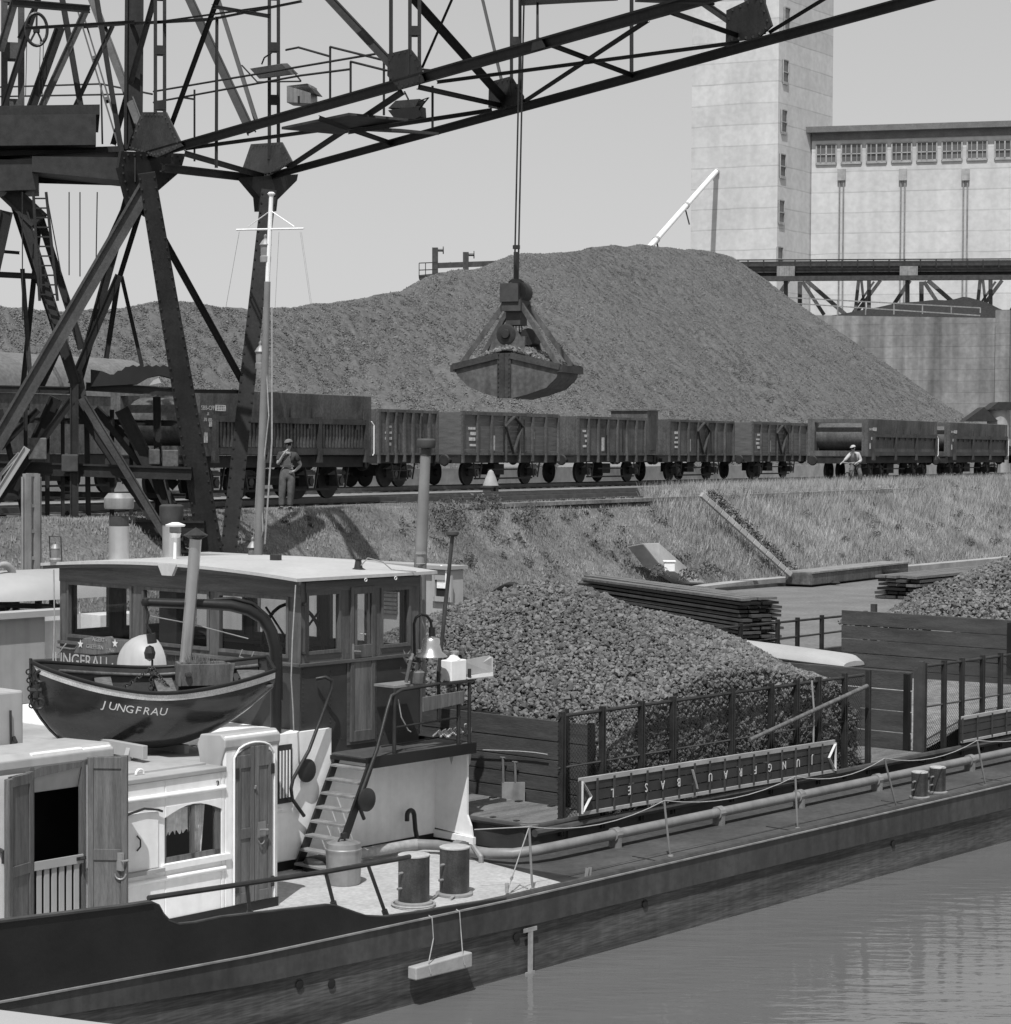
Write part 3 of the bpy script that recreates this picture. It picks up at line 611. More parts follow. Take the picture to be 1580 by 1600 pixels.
specs=[(0,'dark ribbed steel open wagon, leftmost of the far row, behind the tall chimney',False,False),
 (1,'planked open wagon with a diamond door brace, right of the tall chimney',True,False),
 (0,'steel open wagon with a brake cabin rising at its right end',False,True),
 (0,'steel open wagon with diamond door brace right of the brake cabin',True,False),
 (1,'planked open wagon with a diamond brace, last before the hopper wagons',True,False)]
for (a,b),(pl_,lb,br,cb) in zip(E_,specs):
    open_wagon(qx(a,yB)+.1,qx(b,yB)-.1,Y2,bool(pl_),lb,br,cb)
# covered wagon with pale tarpaulin roof far left
x0,x1=qx(-60,yB),qx(246,yB); 
th=thing('covered_wagon','covered wagon with a pale rounded tarpaulin roof behind the crane legs','railway wagon',(x0,Y2,0),QF); undercarriage(th,x0,x1,Y2,(1.5,(x1-x0)-1.5))
s=MB(QF); s.box(x0,x1,yB,Y2+2.05,1.3,2.9); s.build('body','wagon',th)
s=MB(QF); prof=[(0,yB-.05,2.9)]+[(0,Y2+.72-1.37*math.cos(PI*i/10),2.9+1.15*math.sin(PI*i/10)**.8) for i in range(1,10)]+[(0,Y2+2.1,2.9)]
s.prism([(x0,p[1],p[2]) for p in prof],(x1-x0,0,0)); s.build('tarpaulin_roof','sand',th,smooth=40)
# side-discharge hopper wagons on the near track
def hopper(xm,xb,label,corr,txt):
    """side-discharge hopper: xm..xb is the side; the end toward the viewer's left is an open frame with a curved hopper sheet"""
    y=0.; yn=-.72; yf=1.98; top=2.86; th=thing('hopper_wagon',label,'railway wagon',(xm,0,0),QF,'side-discharge hopper wagons on the near track')
    L_=xb-xm; undercarriage(th,xm,xb,y,(1.0,L_-1.0) if L_<7 else (1.0,2.4,L_-2.4,L_-1.0))
    s=MB(QF); s.box(xm,xm+.3,yn,yn+.3,1.28,top); s.box(xm,xm+.3,yf-.3,yf,1.28,top); s.box(xm+.002,xm+.2,yn+.3,yf-.3,top-.14,top-.002); s.box(xm+.002,xm+.2,yn+.3,yf-.3,1.28,1.52); s.build('end_frame','wagon',th)
    s=MB(QF); pr=[(xm+.95-.78*math.sin(t_),yn+.3,2.1+.60*math.cos(t_)) for t_ in np.linspace(0,PI*.93,16)]
    s.prism(pr+[(p[0]+.05,p[1],p[2]) for p in reversed(pr)],(0,yf-yn-.6,0)); s.build('hopper_sheet','wagon',th,smooth=50)
    s=MB(QF); s.box(xm+.98,xb,yn+.10,yf-.03,1.3,top); s.box(xm+.3,xm+.98,yn+.10,yn+.16,1.3,top); s.box(xm+.3,xm+.98,yf-.1,yf-.03,1.3,top); s.box(xm+.02,xm+.5,yn,yn+.1,1.285,top-.001) if False else None
    s.box(xm+.3,xm+.52,yn+.0,yn+.1,1.28,top); s.box(xb-.35,xb,yn,yn+.1,1.28,top)
    s.prism([(xm+.52,yn,top),(xm+.52,yn+.1,top+.02),(xm+.52,yn+.1,2.15),(xm+.52,yn+.04,2.15)],(xb-xm-.87,0,0)); s.build('body','wagon',th)
    bw=(xb-.35-xm-.5)/3; fl=None
    for k in range(3):
        u0=xm+.5+k*bw+.06; u1=u0+bw-.12; s=MB(QF); zz=(1.48,2.1)
        s.box(u0,u1,yn-.01,yn+.08,zz[0],zz[1])
        if corr:
            n=14
            for i in range(n): s.box(u0+(u1-u0)*i/n,u0+(u1-u0)*(i+.55)/n,yn-.04,yn+.02,zz[0]+.02,zz[1]-.002)
        fl=s.build('discharge_flap','wagon',th)
        s=MB(QF); s.box(u0-.04,u1+.04,yn-.1,yn-.012,zz[1],zz[1]+.14); s.box(u0,u1,yn-.07,yn-.012,1.32,1.48)
        for q in (.2,.5,.8): s.box(u0+(u1-u0)*q-.03,u0+(u1-u0)*q+.03,yn-.09,yn-.045,zz[1]-.12,zz[1]-.001)
        s.build('flap_hinge','cranel',fl)
    s=MB(QF)
    for k in range(4):
        x=xm+.5+k*bw; s.prism([(x-.06,yn-.12,2.28),(x+.06,yn-.12,2.28),(x+.06,yn-.12,1.4),(x+.1,yn-.12,1.12),(x-.1,yn-.12,1.12),(x-.06,yn-.12,1.4)],(0,.118,0))
    s.split('post','cranel',th)
    s=MB(QF); xc=(xm+xb)/2
    for k in (-1,0,1): s.box(xc+k*.95-.02,xc+k*.95+.02,yn+.02,yn+.05,2.26,top-.03)
    s.box(xc-.95,xc+.95,yn+.02,yn+.055,top-.09,top-.04); s.build('door_seam','wagond',th)
    marks(th,[(xm+.14,2.0-.28,.13,.12),(xm+.14,1.6,.13,.12),(xm+.34,1.98,.1,.12),(xb-.2,1.9,.08,.12),(xb-.2,1.7,.08,.12)],yn-.001)
    s=MB(QF)
    for zz in (2.36,2.40,2.44,2.48): s.box(xm+.62,xm+1.0,yn-.0,yn+.035,zz,zz+.022)
    for xx in (xm+.62,xm+.72,xm+.82,xm+.92,xm+.985): s.box(xx,xx+.015,yn-.001,yn+.034,2.36,2.50)
    s.build('number_panel','mark',th)
    small_text(th,[('SBB-CFF',xm+.28,2.42,.15),('X',xm+.28,2.28,.11),('70 186',xm+.28,2.14,.12)] if txt else [('SBB-CFF',xm+.28,2.42,.14)],yn-.003)
    s=MB(QF); s.tube([(xb+.04,yn-.02,1.3),(xb+.06,yn-.05,1.35),(xb+.06,yn-.05,2.1),(xb-.02,yn-.02,2.2)],.018,6); s.build('grab_handle','white',th)
    return th
yN=-.72
hopper(qx(313,yN),qx(580,yN),'large grey hopper wagon behind the standing worker and the crane leg',True,True)
hopper(qx(1357,yN),qx(1464,yN),'hopper wagon with an open curved end, behind the cyclist',False,False)
hopper(qx(1485,yN),qx(1574,yN),'short hopper wagon at the right edge, last of the near track',False,False)
# lamp on a pedestal and points lantern between the tracks
th=thing('points_lever','small pale bell-shaped cover on a rail pedestal between the tracks','points cover',(qx(767,3.2,735),3.2,0),QF)
x=qx(767,3.2,735); s=MB(QF); s.lathe((x,3.2,.30),[(.26,0),(.25,.03),(.17,.26),(.10,.42),(.09,.46),(.03,.52)],18); s.build('cover','stone',th,smooth=40)
s=MB(QF); s.box(x-.26,x-.08,3.05,3.35,0,.27); s.box(x+.08,x+.26,3.05,3.35,0,.27); s.box(x-.3,x+.3,3.0,3.4,.24,.30); s.build('pedestal','under',th)
# ================================================================== GANTRY CRANE
ZC=11.20
N0=atz(238,243,ZC); N1=atz(1000,30,ZC); F0=atz(430,272,ZC); F1=atz(1418,6,ZC)
def vplane(a,b):
    d=b-a; d[2]=0; d/=np.linalg.norm(d); return a,np.array([d[1],-d[0],0])
nP,nN=vplane(N0,N1); fP,fN=vplane(F0,F1)
L0_=np.array(N0); L1_=aty(0,600,44.8)
DY=np.array([-.2,1,0]); lP,lN=vplane(L0_,L1_-Z*(L1_[2]-L0_[2]))
eP,eN=vplane(N0,F0-Z*(F0[2]-N0[2]))
def pN(x,y,o=0.): return onplane(x,y,nP+nN*o,nN)
def pF(x,y,o=0.): return onplane(x,y,fP+fN*o,fN)
def pL(x,y,o=0.): return onplane(x,y,lP+lN*o,lN)
def pE(x,y,o=0.): return onplane(x,y,eP+eN*o,eN)
mY=lambda x,y,Yd: aty(x,y,Yd)
crane=thing('gantry_crane','huge dark riveted lattice gantry crane spanning above the boats and wagons','crane',tuple(atz(350,880,1.2)),WF)
def px2m(p): return np.linalg.norm(p-C0)/FPX
def beamx(name,pa,pb,wpx,m='crane',lace=False,up=(0,0,1),parent=None,depth=None):
    w=wpx*px2m((pa+pb)/2); s=MB(WF); d=(pb-pa)/np.linalg.norm(pb-pa); view=(pa+pb)/2-C0; view/=np.linalg.norm(view)
    side=np.cross(d,view); side/=np.linalg.norm(side); dp=depth if depth else max(w*.8,.08); nrm=np.cross(side,d)
    if lace:   # two channels with batten plates
        for sg in (-1,1): s.beam(pa+side*sg*w*.36,pb+side*sg*w*.36,dp,w*.28,up=side)
        Lg=np.linalg.norm(pb-pa); n=max(2,int(Lg/1.1))
        for i in range(n+1):
            q=lerp(pa,pb,(i+.15)/(n+.3)); s.beam(q-d*w*.35,q+d*w*.35,dp*1.05,w*.8,up=side)
    else:      # angle-iron section: web plus proud flange with rivet heads
        s.beam(pa,pb,dp*.5,w,up=side)
        s.beam(pa+side*w*.42-nrm*0,pb+side*w*.42,dp,w*.16,up=side); s.beam(pa-side*w*.42,pb-side*w*.42,dp,w*.16,up=side)
    return s.build(name,m,parent if parent is not None else crane)
def gusset(pts,fn,m='crane',th_=.03,rivets=True,off=.12):
    P3=[fn(x,y,off) for x,y in pts]; s=MB(WF); n=np.cross(P3[1]-P3[0],P3[2]-P3[0]); n/=np.linalg.norm(n)
    if n@(P3[0]-C0)>0: n=-n
    s.prism(P3,-n*th_)
    g=s.build('gusset_plate',m,crane)
    if rivets:
        s=MB(WF); c=sum(P3)/len(P3)
        for i in range(len(P3)):
            a=lerp(P3[i],c,.12); b=lerp(P3[(i+1)%len(P3)],c,.12); k=max(2,int(np.linalg.norm(b-a)/.16))
            for j in range(k): q=lerp(a,b,(j+.5)/k); s.lathe(q+n*.0,[(.022,-.02),(.022,.02)],6,ax=1)
        s.build('rivets',m,g)
    return g
# lower chords of the two trusses
beamx('lower_chord',pN(180,257),pN(1230,-40),17,depth=.22); beamx('lower_chord',pF(405,280),pF(1640,-58),14,depth=.22)
# posts and diagonals of the near truss
for a in (((250,-20),(250,178),19,True,'crane'),((648,-20),(648,118),20,True,'crane'),((137,-20),(234,238),13,False,'cranel'),((246,-20),(177,225),9,False,'cranew'),
          ((126,20),(190,232),9,True,'crane'),((508,-10),(630,120),14,False,'crane'),((343,-10),(268,194),8,False,'crane')):
    beamx('truss_member',pN(*a[0]),pN(*a[1]),a[2],a[4],a[3])
for a in (((290,-15),(392,205),14,False,'crane'),((335,-20),(404,200),7,False,'crane'),((428,-20),(428,250),19,True,'crane'),((806,-20),(806,150),18,True,'crane'),
          ((1190,-20),(1190,52),14,True,'crane'),((1100,5),(1174,56),11,False,'crane'),((1290,-3),(1203,50),6,False,'crane'),((752,-10),(790,152),5,False,'crane'),((1163,-20),(1178,52),8,False,'crane')):
    beamx('truss_member',pF(*a[0]),pF(*a[1]),a[2],a[4],a[3])
# members that run between the two trusses
def X(a,fa,b,fb,w,m='crane',name='lateral_brace'): return beamx(name,fa(*a),fb(*b),w,m)
X((640,-10),pN,(792,160),pF,14); X((712,-14),pN,(660,105),pN,4,name='truss_member')
X((655,136),pN,(785,165),pF,8); X((545,206),pN,(768,172),pF,7); X((684,128),pN,(1155,66),pF,6); X((817,160),pF,(1010,33),pN,7); X((843,63),pN,(990,118),pF,8); beamx('rod',pF(987,-10),pF(987,118),6)
X((450,262),pF,(628,144),pN,9); X((500,185),pN,(612,224),pF,8); X((290,240),pN,(415,276),pF,9,'cranel'); X((255,262),pN,(412,280),pF,13,'cranel','cross_girder'); X((290,232),pN,(600,190),pF,6)
X((1052,20),pN,(1155,56),pF,8); 
beamx('upper_lateral',pN(1000,-8),pN(1110,-4),22)
for a,b,w in (((120,42),(200,36),6),((200,37),(330,30),5),((330,30),(470,2),4),((262,32),(420,10),3),((333,10),(420,25),6)): X(a,pN,b,pN,w)
beamx('upper_lateral',pF(817,3),pN(960,-6),12)
beamx('rod',pN(339,26),pN(338,262),5); beamx('rod',pN(611,-10),pN(611,130),6); beamx('rod',pF(840,-5),pN(840,62),4)
# gusset plates
gusset([(222,175),(259,175),(285,228),(245,246),(196,232)],pN,'cranel'); gusset([(606,84),(640,76),(655,95),(661,128),(624,140),(605,118)],pN)
gusset([(764,128),(798,119),(817,150),(817,162),(786,172),(763,168)],pF); gusset([(1135,16),(1190,-10),(1206,40),(1184,60),(1134,66)],pF)
gusset([(392,225),(440,222),(456,252),(416,278),(377,268)],pF,'cranel'); gusset([(380,277),(466,272),(464,282),(434,312),(432,330),(408,330),(406,308)],pE,'crane',.2,False,0.)
gusset([(190,236),(290,240),(282,268),(245,300),(232,340),(200,320),(185,262)],pE,'crane',.08,True,.0)
gusset([(832,64),(846,60),(850,74),(830,80)],pN,'crane',.03,False)
# pendulum legs and braces
B1=atz(336,868,2.2); B2=atz(357,872,2.2)
foot=onplane(345,905,eP+eN*.3,eN); 
def leg(p,q,w0,w1):
    s=MB(WF); 
    va=(p+q)/2-C0; d=(q-p)/np.linalg.norm(q-p); side=np.cross(d,va/np.linalg.norm(va)); side/=np.linalg.norm(side); nr_=np.cross(side,d)
    a=w0*px2m(p)/2; b=w1*px2m(q)/2; vs=[]
    for c,w in((p,a),(q,b)):
        for i,j in((-1,-1),(1,-1),(1,1),(-1,1)): vs.append(c+side*i*w+nr_*j*.24)
    s.add(vs,[(0,1,2,3),(7,6,5,4),(0,4,5,1),(1,5,6,2),(2,6,7,3),(3,7,4,0)])
    l=s.build('leg','crane',crane); s=MB(WF); k=int(np.linalg.norm(q-p)/.2); n_=nr_ if nr_@va<0 else -nr_
    for j in range(k):
        c=lerp(p,q,(j+.5)/k); w=lerp(a,b,(j+.5)/k)
        for sg in (-.82,.82): s.lathe(c+side*sg*w+n_*.24,[(.022,-.02),(.022,.02)],6,ax=1)
    s.build('rivets','crane',l); return l
leg(pE(229,270,.3),pE(336,905,.3),26,40); leg(pE(420,300,.3),pE(352,905,.3),23,25)
beamx('leg_brace',pE(236,338,.3),pE(378,595,.3),11); beamx('leg_tie',pE(284,611,.3),pE(378,612,.3),6)
s=MB(WF); f_=pE(345,902,.3); s.prism([(f_[0]-1,f_[1]-.8,.4),(f_[0]+1,f_[1]-.8,.4),(f_[0]+1,f_[1]+.8,.4),(f_[0]-1,f_[1]+.8,.4)],(0,0,f_[2]-.3)); s.build('leg_footing','stone',crane)
# water-side leg frame on the left
LB=[((232,286),(-30,735),24,'cranew','main_brace',-.45),((205,292),(118,612),14,'crane','brace',.6),((14,300),(62,345),30,'crane','brace',.2),((35,330),(118,600),16,'crane','brace',.1),((62,338),(128,545),12,'crane','brace',.9),  # main_brace in paler steel: the sunlight on its face is put into the colour
 ((10,330),(-12,430),20,'crane','brace',.1),((35,420),(48,600),7,'cranel','brace',1.2),((186,430),(112,600),12,'crane','brace',.5),((128,622),(262,842),13,'cranel','brace',0.),((112,625),(300,905),11,'crane','brace',.6),
 ((190,640),(286,830),22,'crane','brace',1.1),((112,625),(-10,790),12,'crane','brace',0),((88,622),(20,770),20,'crane','brace',.8),((116,600),(116,905),13,'crane','column',0),((98,640),(98,905),6,'crane','column',.5),((135,640),(140,900),8,'crane','column',.7),
 ((74,640),(74,900),7,'crane','column',.9),((186,430),(166,560),8,'crane','brace',1.5),((190,432),(222,572),6,'crane','brace',1.5),((-20,428),(62,432),9,'crane','beam',.9),((-20,391),(30,395),5,'crane','beam',.9),
 ((-20,607),(118,610),11,'crane','beam',.4),((135,604),(272,612),13,'crane','beam',.4),((-20,730),(300,740),20,'crane','beam',.3),((-30,820),(320,826),24,'crane','beam',.5),((150,870),(330,868),14,'crane','beam',.5),((40,280),(180,284),11,'crane','beam',.6),
 ((-10,262),(230,280),26,'crane','beam',.8),((245,700),(300,905),6,'cranel','brace',.9),((245,620),(250,905),12,'crane','column',1.6),((148,640),(275,760),16,'crane','brace',1.8),((40,860),(108,800),7,'crane','brace',1.),((-15,790),(42,700),11,'boatw','light_strut',-.3),((-15,760),(30,708),5,'boatw','light_strut',-.3)]
LB+=[((228,300),(186,436),8,'crane','brace',1.2),((14,300),(118,612),9,'crane','brace',1.3),((62,345),(35,612),8,'crane','brace',1.4),((205,300),(62,612),8,'crane','brace',1.9),((0,640),(60,905),9,'crane','column',1.2),((40,640),(40,905),6,'crane','column',1.0),((175,640),(175,905),7,'crane','column',1.4),((205,690),(205,905),6,'crane','column',1.4),
 ((-20,655),(300,662),9,'crane','beam',1.8),((-20,770),(290,775),8,'crane','beam',1.5),((60,640),(0,700),10,'crane','brace',1.1),((150,640),(230,740),9,'crane','brace',1.2)]
for a,b,w,m,nm,o_ in LB: beamx({'boatw':'light_strut'}.get(m,nm),pL(*a,o_),pL(*b,o_),w,'tarp' if m=='boatw' else m)
gusset([(108,580),(128,580),(136,625),(112,626)],pL,'cranel')
for c in ((137,450),(84,548),(38,632)):
    gusset([(c[0]-8,c[1]-9),(c[0]+9,c[1]-7),(c[0]+7,c[1]+9),(c[0]-7,c[1]+8)],pL,'crane',.03,True,.25)
for x in (225,): pass
# plates, boxes and machinery hanging in the frame
s=MB(WF)
for x0,x1,y0,y1,o_ in ((46,73,680,720,-.2),(44,74,682,712,-.3),(236,252,700,735,-1.),(252,280,705,738,-1.0),(100,120,708,740,-.2)):
    pass
def Lbox(x0,x1,y0,y1,o_,dp,name,m):
    P3=[pL(x0,y1,o_),pL(x1,y1,o_),pL(x1,y0,o_),pL(x0,y0,o_)]; s=MB(WF); s.prism(P3,DY*dp); return s.build(name,m,crane,bevel=.02)
Lbox(44,73,684,718,-.1,.4,'switch_box','wagon'); Lbox(233,250,702,726,.6,.3,'motor','wagon'); Lbox(254,279,703,730,.6,.3,'motor','wagon'); Lbox(96,122,710,737,-.2,.3,'switch_box','under')
s=MB(WF); s.prism([pL(142,604,.2),pL(215,600,.2),pL(232,590,.2),pL(250,586,.2),pL(272,592,.2),pL(290,577,.2)]+[pL(286-k*6,573-3*(k%2)+(0 if k<14 else (k-14)*3),.2) for k in range(20)]+[pL(160,580,.2),pL(142,577,.2)],DY*.5); s.build('ragged_sheet','dark',crane)
s=MB(WF); s.prism([pL(233,602,-.5),pL(252,598,-.5),pL(248,590,-.5),pL(240,594,-.5)],DY*.1); s.build('loose_sheet','tarp',crane)
# machine house and platform, upper left
th_c=crane
s=MB(WF); a=pL(-60,228,-.4);b=pL(150,226,-.4); s.prism([a,b,pL(150,178,-.4),pL(-60,180,-.4)],DY*2.2); mh=s.build('machine_house','blackmetal',crane)
s=MB(WF); s.prism([pL(-60,180,-.3),pL(156,179,-.3),pL(156,163,-.3),pL(-60,166,-.3)],DY*2.5); s.build('roof','crane',mh)
s=MB(WF); s.prism([pL(-60,246,.3),pL(186,237,.3),pL(186,228,.3),pL(-60,236,.3)],DY*3.2); s.build('platform','crane',crane)
s=MB(WF); s.prism([pL(-60,300,-.2),pL(60,296,-.2),pL(60,250,-.2),pL(-60,248,-.2)],DY*1.2); s.build('girder_box','blackmetal',crane)
s=MB(WF); s.prism([pL(50,268,-.4),pL(212,284,-.4),pL(212,246,-.4),pL(50,244,-.4)],DY*1.0); s.build('girder_box','blackmetal',crane)
s=MB(WF); c=pL(185,262,.2); s.tube([c,c+np.array([.55,.2,0])],.16,14); 
for i in range(7): s.tube([c+np.array([.08*i,.03*i,0]),c+np.array([.08*i+.03,.03*i+.01,0])],.2,14)
s.build('spring_drum','crane',crane,smooth=40)
for a in (((150,-10),(190,238),8,'crane'),((62,-10),(1,182),9,'crane'),((176,40),(110,182),7,'crane'),((30,60),(70,-20),7,'crane'),((20,-20),(20,182),34,'cranew'),((-6,-20),(-8,166),10,'crane'),((210,-20),(208,235),28,'crane'),((94,42),(44,182),15,'crane'),((136,12),(58,182),11,'cranew'),((95,-15),(129,182),9,'crane'),((26,-10),(0,80),12,'cranel')):
    beamx('tower_column' if a[2]>20 else 'tower_brace',pL(*a[0],1.0 if a[2]>20 else .3),pL(*a[1],1.0 if a[2]>20 else .3),a[2],a[3],a[2]>30)
beamx('tower_beam',pL(20,4,-.6),pL(140,14,-.6),12); beamx('tower_beam',pL(40,44,-.6),pL(210,34,-.6),5)
# hand wheel
wc=pL(57,46,.1); s=MB(WF); wr=24*px2m(wc); ex=np.array([.62,.2,0]);ex/=np.linalg.norm(ex); ex=ex*.66
s.tube([wc+ex*wr*math.cos(t)+Z*wr*math.sin(t) for t in np.linspace(0,2*PI,29)],.035,6,False)
for k in range(5): t=k*2*PI/5+.3; s.tube([wc,wc+ex*wr*math.cos(t)+Z*wr*math.sin(t)],.022,5)
s.tube([wc-Z*.06,wc+Z*.06],.07,8); s.build('chain_wheel','blackmetal',crane)
s=MB(WF)
for x in (42,63,68): s.tube([pL(x,60,.1),pL(x-2,150,.1)],.008,4)
for a,b in (((35,500),(35,300)),((108,300),(108,430)),((125,300),(125,432)),((72,300),(96,430)),((152,300),(150,420))): s.tube([pL(*a,-.5),pL(*b,-.5)],.012,4)
s.build('cable','blackmetal',crane)
# ladder in the leg
s=MB(WF); 
for xa,xb in ((52,60),(72,100)): s.beam(pL(xa,300,-.3),pL(xb+ (2 if xa<60 else -10),470,-.3),.05,.05)
for i in range(11): y=310+i*15; s.beam(pL(53+i*.9,y,-.3),pL(72+i*1.7,y,-.3),.03,.03)
s.build('ladder','crane',crane)
# walkway railings
def rail(pts,fn,r=.022,o=0.): 
    s=MB(WF); s.tube([fn(x,y,o) for x,y in pts],r,5); return s
s=MB(WF)
for pts in (((-60,138),(158,131),(238,147)),((-60,152),(200,147)),((158,131),(160,225)),((240,143),(470,104),(600,82)),((240,160),(470,118),(548,108)),((304,140),(304,252)),((285,152),(304,155)),
            ((447,78),(467,74),(516,88)),((516,73),(516,165)),((516,73),(596,93)),((548,96),(548,150)),((548,96),(604,110)),((600,92),(600,180)),((676,134),(676,200)),((676,110),(655,108)),((467,150),(467,162))):
    s.tube([pN(x,y,-.9) for x,y in pts],.022 if len(pts)>1 else .02,5)
s.build('handrail','crane',crane)
s=MB(WF); a=pN(300,232,-.4); 
s.prism([pN(440,202,-.3),pN(545,180,-.3),pN(545,176,-.3),pN(440,198,-.3)],nN*-1.2); s.prism([pN(465,197,-1.2),pN(625,205,-1.2),pN(625,201,-1.2),pN(465,193,-1.2)],nN*-.8); s.build('catwalk_plate','under',crane)
# floodlights
def flood(poly,thick,fn,name='floodlight',m='cranel',br=None):
    P3=[fn(x,y,.4) for x,y in poly]; s=MB(WF); s.prism(P3,np.array(thick)); f=s.build(name,m,crane,bevel=.01)
    if br:
        s=MB(WF)
        for pts in br: s.tube([fn(x,y,.4) for x,y in pts],.018,5)
        s.build('bracket','crane',f)
    return f
flood([(390,107),(440,99),(457,116),(405,123)],(.1,.3,.06),pF,br=[((409,100),(413,90),(425,82)),((378,102),(402,128),(470,127)),((457,110),(470,126))])
flood([(448,134),(485,132),(486,162),(448,160)],(.1,.45,.0),pF,'lamp_housing','galv'); flood([(447,134),(480,130),(494,147),(486,146)],(.1,.5,.02),pF,'lamp_cover','crane')
flood([(606,172),(656,165),(657,182),(648,187),(616,185)],(.1,.4,.02),pF,'floodlight','dark'); flood([(606,169),(618,157),(656,154),(648,169)],(.1,.4,.02),pF,'lamp_cover','cranel',br=[((656,158),(670,152),(655,170)),((632,143),(638,155))])
# ---------------- grab bucket on its rope
GY=35.5; GS=35.5/43
gc=aty(806,576,GY); GF=Matrix.Translation(Vector(gc))@Matrix.Rotation(math.radians(-20),4,'Z')@Matrix.Scale(GS,4)
grab=thing('grab_bucket','steel clamshell grab bucket heaped with coke, hanging from the crane','grab bucket',(0,0,0),GF)
hw=.62   # half depth
shell=[(-1.06,.02),(-1.0,-.14),(-.78,-.36),(-.45,-.50),(-.13,-.58),(.13,-.60),(.45,-.53),(.85,-.40),(1.06,-.20),(1.12,.0),(.12,.27),(-.12,.27)]
s=MB(GF)
for y in (-hw,hw-.03): s.prism([(x,y,z) for x,z in shell],(0,.03,0))
lo=shell[:10]
s.add([(x,-hw,z) for x,z in lo]+[(x,hw,z) for x,z in lo],[(i,i+1,i+11,i+10) for i in range(9)]); sh=s.build('shell','wagon',grab)
s=MB(GF)
s.box(-.15,.13,-hw-.04,-hw+.01,-.60,.28); s.box(-.012,.0,-hw-.06,-hw-.035,-.60,.28)
for sg,x1,z1 in ((-1,-1.08,.02),(1,1.14,.0)): s.beam((sg*.13,-hw-.03,.23),(x1,-hw-.03,z1),.05,.12); s.beam((sg*.13,hw+.03,.23),(x1,hw+.03,z1),.05,.12)
for x,z in ((-1.08,.0),(1.14,-.02)): s.box(x-.05,x+.05,-hw-.04,hw+.04,z-.08,z+.06)
for z in np.arange(-.55,.26,.09):
    for x in (-.12,.10): s.lathe((x,-hw-.04,z),[(.012,-.02),(.012,.0)],6,ax=1)
s.build('lip_plate','cranel',grab)
s=MB(GF)
for y in (-hw*.7,hw*.7):
    s.beam((-.98,y,.08),(-.18,y*.45,1.25),.06,.10); s.beam((1.02,y,.06),(.18,y*.45,1.25),.06,.10)
for x,z in ((-1.0,.06),(1.05,.04)):
    for y in (-hw*.7,hw*.7): s.lathe((x,y,z),[(.055,-.07),(.055,.07)],12,ax=1)
s.build('arm','wagon',grab)
s=MB(GF); s.box(-.2,.2,-.3,.3,1.12,1.34); s.lathe((.06,.0,1.5),[(.2,-.22),(.22,-.2),(.22,.2),(.2,.22)],18,ax=1); s.box(-.22,.16,-.34,-.2,1.3,1.66); s.box(-.14,.16,-.2,.2,.85,1.13); s.lathe((0,0,1.66),[(.14,0),(.16,.05),(.1,.1)],12); hd=s.build('head_block','under',grab,smooth=35)
s=MB(GF); s.lathe((-.06,-.36,.66),[(.17,-.06),(.2,-.05),(.2,.03),(.1,.05)],20,ax=1); s.lathe((-.06,-.42,.66),[(.08,-.05),(.1,0)],12,ax=1); s.lathe((.28,.1,.62),[(.17,-.2),(.17,.2)],16,ax=1); s.build('sheave','blackmetal',grab,smooth=35)
s=MB(GF); s.prism([(-.55,-.4,-.02),(.42,-.4,-.02),(.3,-.4,.5),(.12,-.4,.78),(-.22,-.4,.78),(-.36,-.4,.5)],(0,.06,0)); s.prism([(-.4,.35,-.02),(.5,.35,-.02),(.3,.35,.75),(-.2,.35,.75)],(0,.06,0)); s.box(-.02,.3,-.3,.2,.45,.62); s.build('cross_frame','wagon',grab)
s=MB(GF)
for x in (-.06,.0,.08,.14): s.tube([(x,0,.6),(x*.6,0,1.2)],.012,5)
s.build('closing_rope','blackmetal',grab)
s=MB(GF); n=26; xs=np.linspace(-1,1,n); 
def cz(x,y): return .02+.46*np.maximum(0,1-(np.abs(x)/1.0)**1.3)*(1-.35*(y/hw)**2)
X_,Y_=np.meshgrid(np.linspace(-1,1.04,26),np.linspace(-hw+.04,hw-.04,14)); vv=np.stack([X_,Y_,cz(X_,Y_)],-1).reshape(-1,3); i=np.arange(13*26).reshape(13,26)[:,:-1].ravel()
s.add(vv,[tuple(t) for t in np.stack([i,i+1,i+27,i+26],-1)]); s.build('coke_load','cokebase',grab)
pts=[(x,y,cz(x,y)+.01) for x,y in zip(rng.uniform(-1,1.0,1500),rng.uniform(-hw+.05,hw-.05,1500))]; lumps('coke_lumps',pts,.07,'coke',grab,GF)
s=MB(WF); top=np.array([gc[0],gc[1],gc[2]+1.75*GS])
for dx in (-.03,.03): s.tube([top+np.array([dx,0,0]),np.array([gc[0]+dx*.9+.10,gc[1],14.1])],.016,6)
s.tube([top,top+Z*.45],.045,8); s.tube([top+Z*.5,top+Z*.56],.06,8)
rp=s.build('hoist_rope','blackmetal',None,loc=tuple(top)); tag(rp,'thin double wire rope holding the grab bucket under the crane boom','rope')
s=MB(WF); s.box(gc[0]-.6,gc[0]+1.0,gc[1]-1.2,gc[1]+1.2,14.0,14.7); s.box(gc[0]-3,gc[0]+3.2,gc[1]-.15,gc[1]+.15,14.7,15.1); s.build('trolley','blackmetal',crane)
